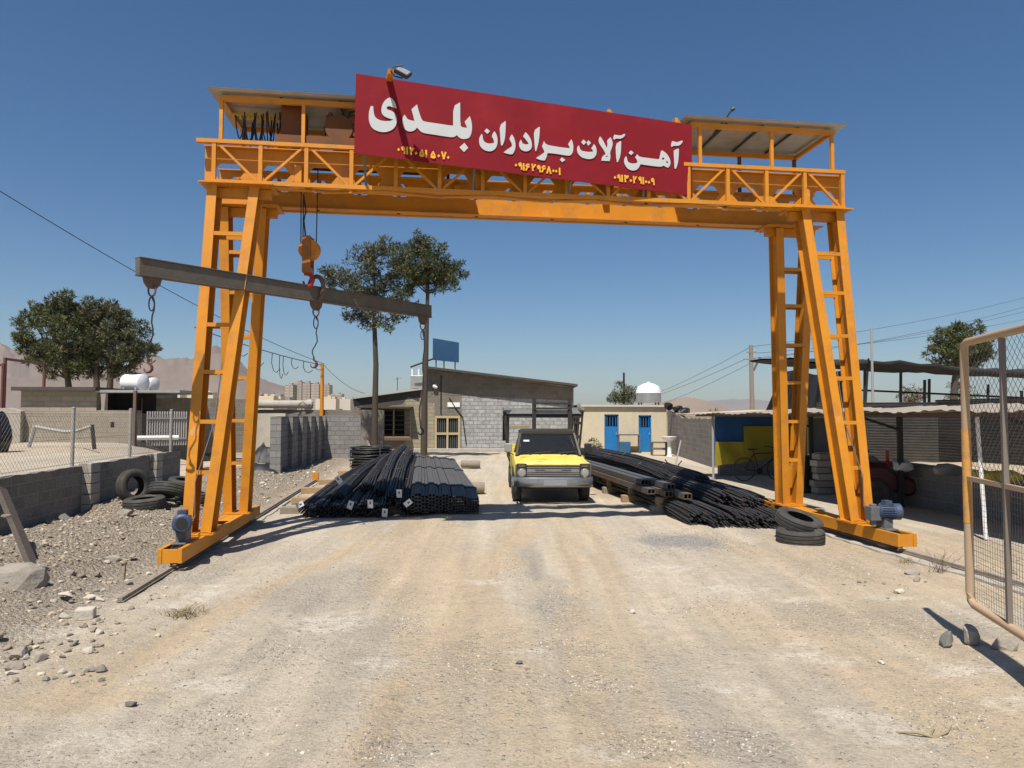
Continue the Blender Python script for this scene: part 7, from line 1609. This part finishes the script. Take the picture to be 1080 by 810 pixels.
def f_yard(rg, n):
    out = []
    while len(out) < n:
        y = 2.4 + 11 * rg.random() ** 1.6; x = rg.uniform(-.78, .78) * (y + .6)
        k = float(vnoise(np.array([x * .9]), np.array([y * .7]), 61)[0])
        if rg.random() < .04 + 2.2 * max(0, k - .48): out.append((x, y))
    P = np.array(out); return P[P[:, 0] > wall_x(P[:, 1]) + .15]
GB = ((495, 697, 40, 24), (590, 640, 24, 24), (600, 685, 46, 10), (400, 790, 40, 16), (780, 785, 46, 20), (880, 600, 70, 14), (960, 655, 60, 25), (350, 620, 60, 22), (860, 650, 50, 18), (690, 785, 50, 18), (430, 660, 20, 12), (620, 720, 46, 8), (230, 760, 60, 16), (300, 690, 40, 14), (1000, 760, 50, 26), (540, 600, 16, 18), (740, 640, 40, 12))
def f_patch(rg, n):
    out = []
    for _ in range(n):
        b = GB[rg.integers(len(GB))]; p = at(b[0] + rg.normal() * b[2] * .6, b[1] + rg.normal() * b[3] * .6)
        if 1.8 < p.y < 16: out.append((p.x, p.y))
    P = np.array(out); return P[P[:, 0] > wall_x(P[:, 1]) + .2]
pebbles(3500, 'gravel', 'fine mixed gravel strewn over the dirt yard', PEB, f_yard, .003, .014, 1)
pebbles(9000, 'gravel', 'patches of denser gravel between the wheel tracks', PEB, f_patch, .003, .011, 7)
def f_rub(rg, n):
    y = rg.uniform(5.0, 14.5, n); x = wall_x(y) + .2 + np.abs(rg.normal(0, 1.7, n)) * (1.2 - .03 * y); return np.stack([x, y], 1)[x < -.45 * y * .95]
pebbles(8000, 'rubble', 'loose stony rubble on the slope beside the low block wall', PEBR, f_rub, .006, .036, 2)
def f_pw(rg, n):
    y = rg.uniform(14.5, 26, n); x = -6.2 - .1 * (y - 14) + rg.normal(0, .55, n); return np.stack([x, y], 1)
pebbles(900, 'rubble', 'stony spoil along the foot of the tall pier wall', PEB, f_pw, .015, .07, 3)
def f_chip(rg, n):
    c = at(722, 571); return np.stack([c.x + rg.normal(0, .5, n), c.y + rg.normal(0, .55, n)], 1)
pebbles(2600, 'stone_chippings', 'patch of dark grey chippings in front of the steel heap', pebmat('grey_chips', [(.24, .235, .23), (.30, .29, .28), (.19, .19, .19), (.36, .34, .31)]), f_chip, .006, .014, 4)
def weed(px, py, h, n, m, lab, flat, seed):
    c = G3(px, py); rg = random.Random(seed); mb = MB()
    for _ in range(n):
        a = rg.uniform(0, 6.28); L_ = h * rg.uniform(.4, 1); e = V(math.cos(a) * L_ * flat, math.sin(a) * L_ * flat, L_ * rg.uniform(.5, 1)); s = c + V(rg.gauss(0, .07 * flat), rg.gauss(0, .05 * flat), -.01)
        mb.tube([s, s + e * .5 + V(0, 0, .03), s + e], [.004, .003, .0015], 4)
        for _ in range(3 if n < 30 else 1):
            f = rg.uniform(.4, .9); q = s + e * f; mb.tube([q, q + V(rg.uniform(-.6, .6), rg.uniform(-.6, .6), rg.uniform(.1, .7)) * h * .3], [.0025, .001], 3)
    tag(mb.build('weed', m, origin=c, fix=False), lab, 'weed')
STRAW = mat('dry_straw', (.32, .25, .14), .9, (.22, .17, .10), 6, .8)
weed(196, 650, .13, 70, STRAW, 'low dry tuft of straw coloured weed on the left track edge', 1.1, 1)
weed(990, 604, .42, 12, mat('dead_twig', (.20, .15, .10), .9), 'dead upright twiggy weed by the right crane rail', .55, 2)
weed(957, 594, .10, 30, STRAW, 'low dry grass tuft against the rail strip on the right', 1.0, 3)
a = G3(985, 778); mb = MB(); mb.tube([a + V(-.20, .05, .01), a + V(-.1, .0, .03), a, a + V(.1, .03, .02), a + V(.17, .1, .03)], [.006, .008, .008, .006, .003], 5); mb.tube([a + V(-.02, 0, .01), a + V(.06, .08, .05)], [.005, .002], 4); tag(mb.build('twig', STRAW, origin=a), 'dry fallen twig on the dirt at lower right', 'twig')

# ------------------------------------------------------------------ dusty air
mb = MB(); mb.box((0, 4800, 295), (24000, 10400, 602)); hzo = mb.build('haze', None); hzo.data.materials.clear()
hm = bpy.data.materials.new('haze_air'); hm.use_nodes = True; n = hm.node_tree.nodes; hm.node_tree.links.clear()
for q in list(n):
    if q.type == 'BSDF_PRINCIPLED': n.remove(q)
pv = n.new('ShaderNodeVolumePrincipled'); pv.inputs['Color'].default_value = (.86, .90, .96, 1); pv.inputs['Density'].default_value = HAZE; pv.inputs['Anisotropy'].default_value = .2
hm.node_tree.links.new(pv.outputs[0], n['Material Output'].inputs['Volume']); hzo.data.materials.append(hm); tag(hzo, 'thin dusty air over the plain', None, None, 'stuff')
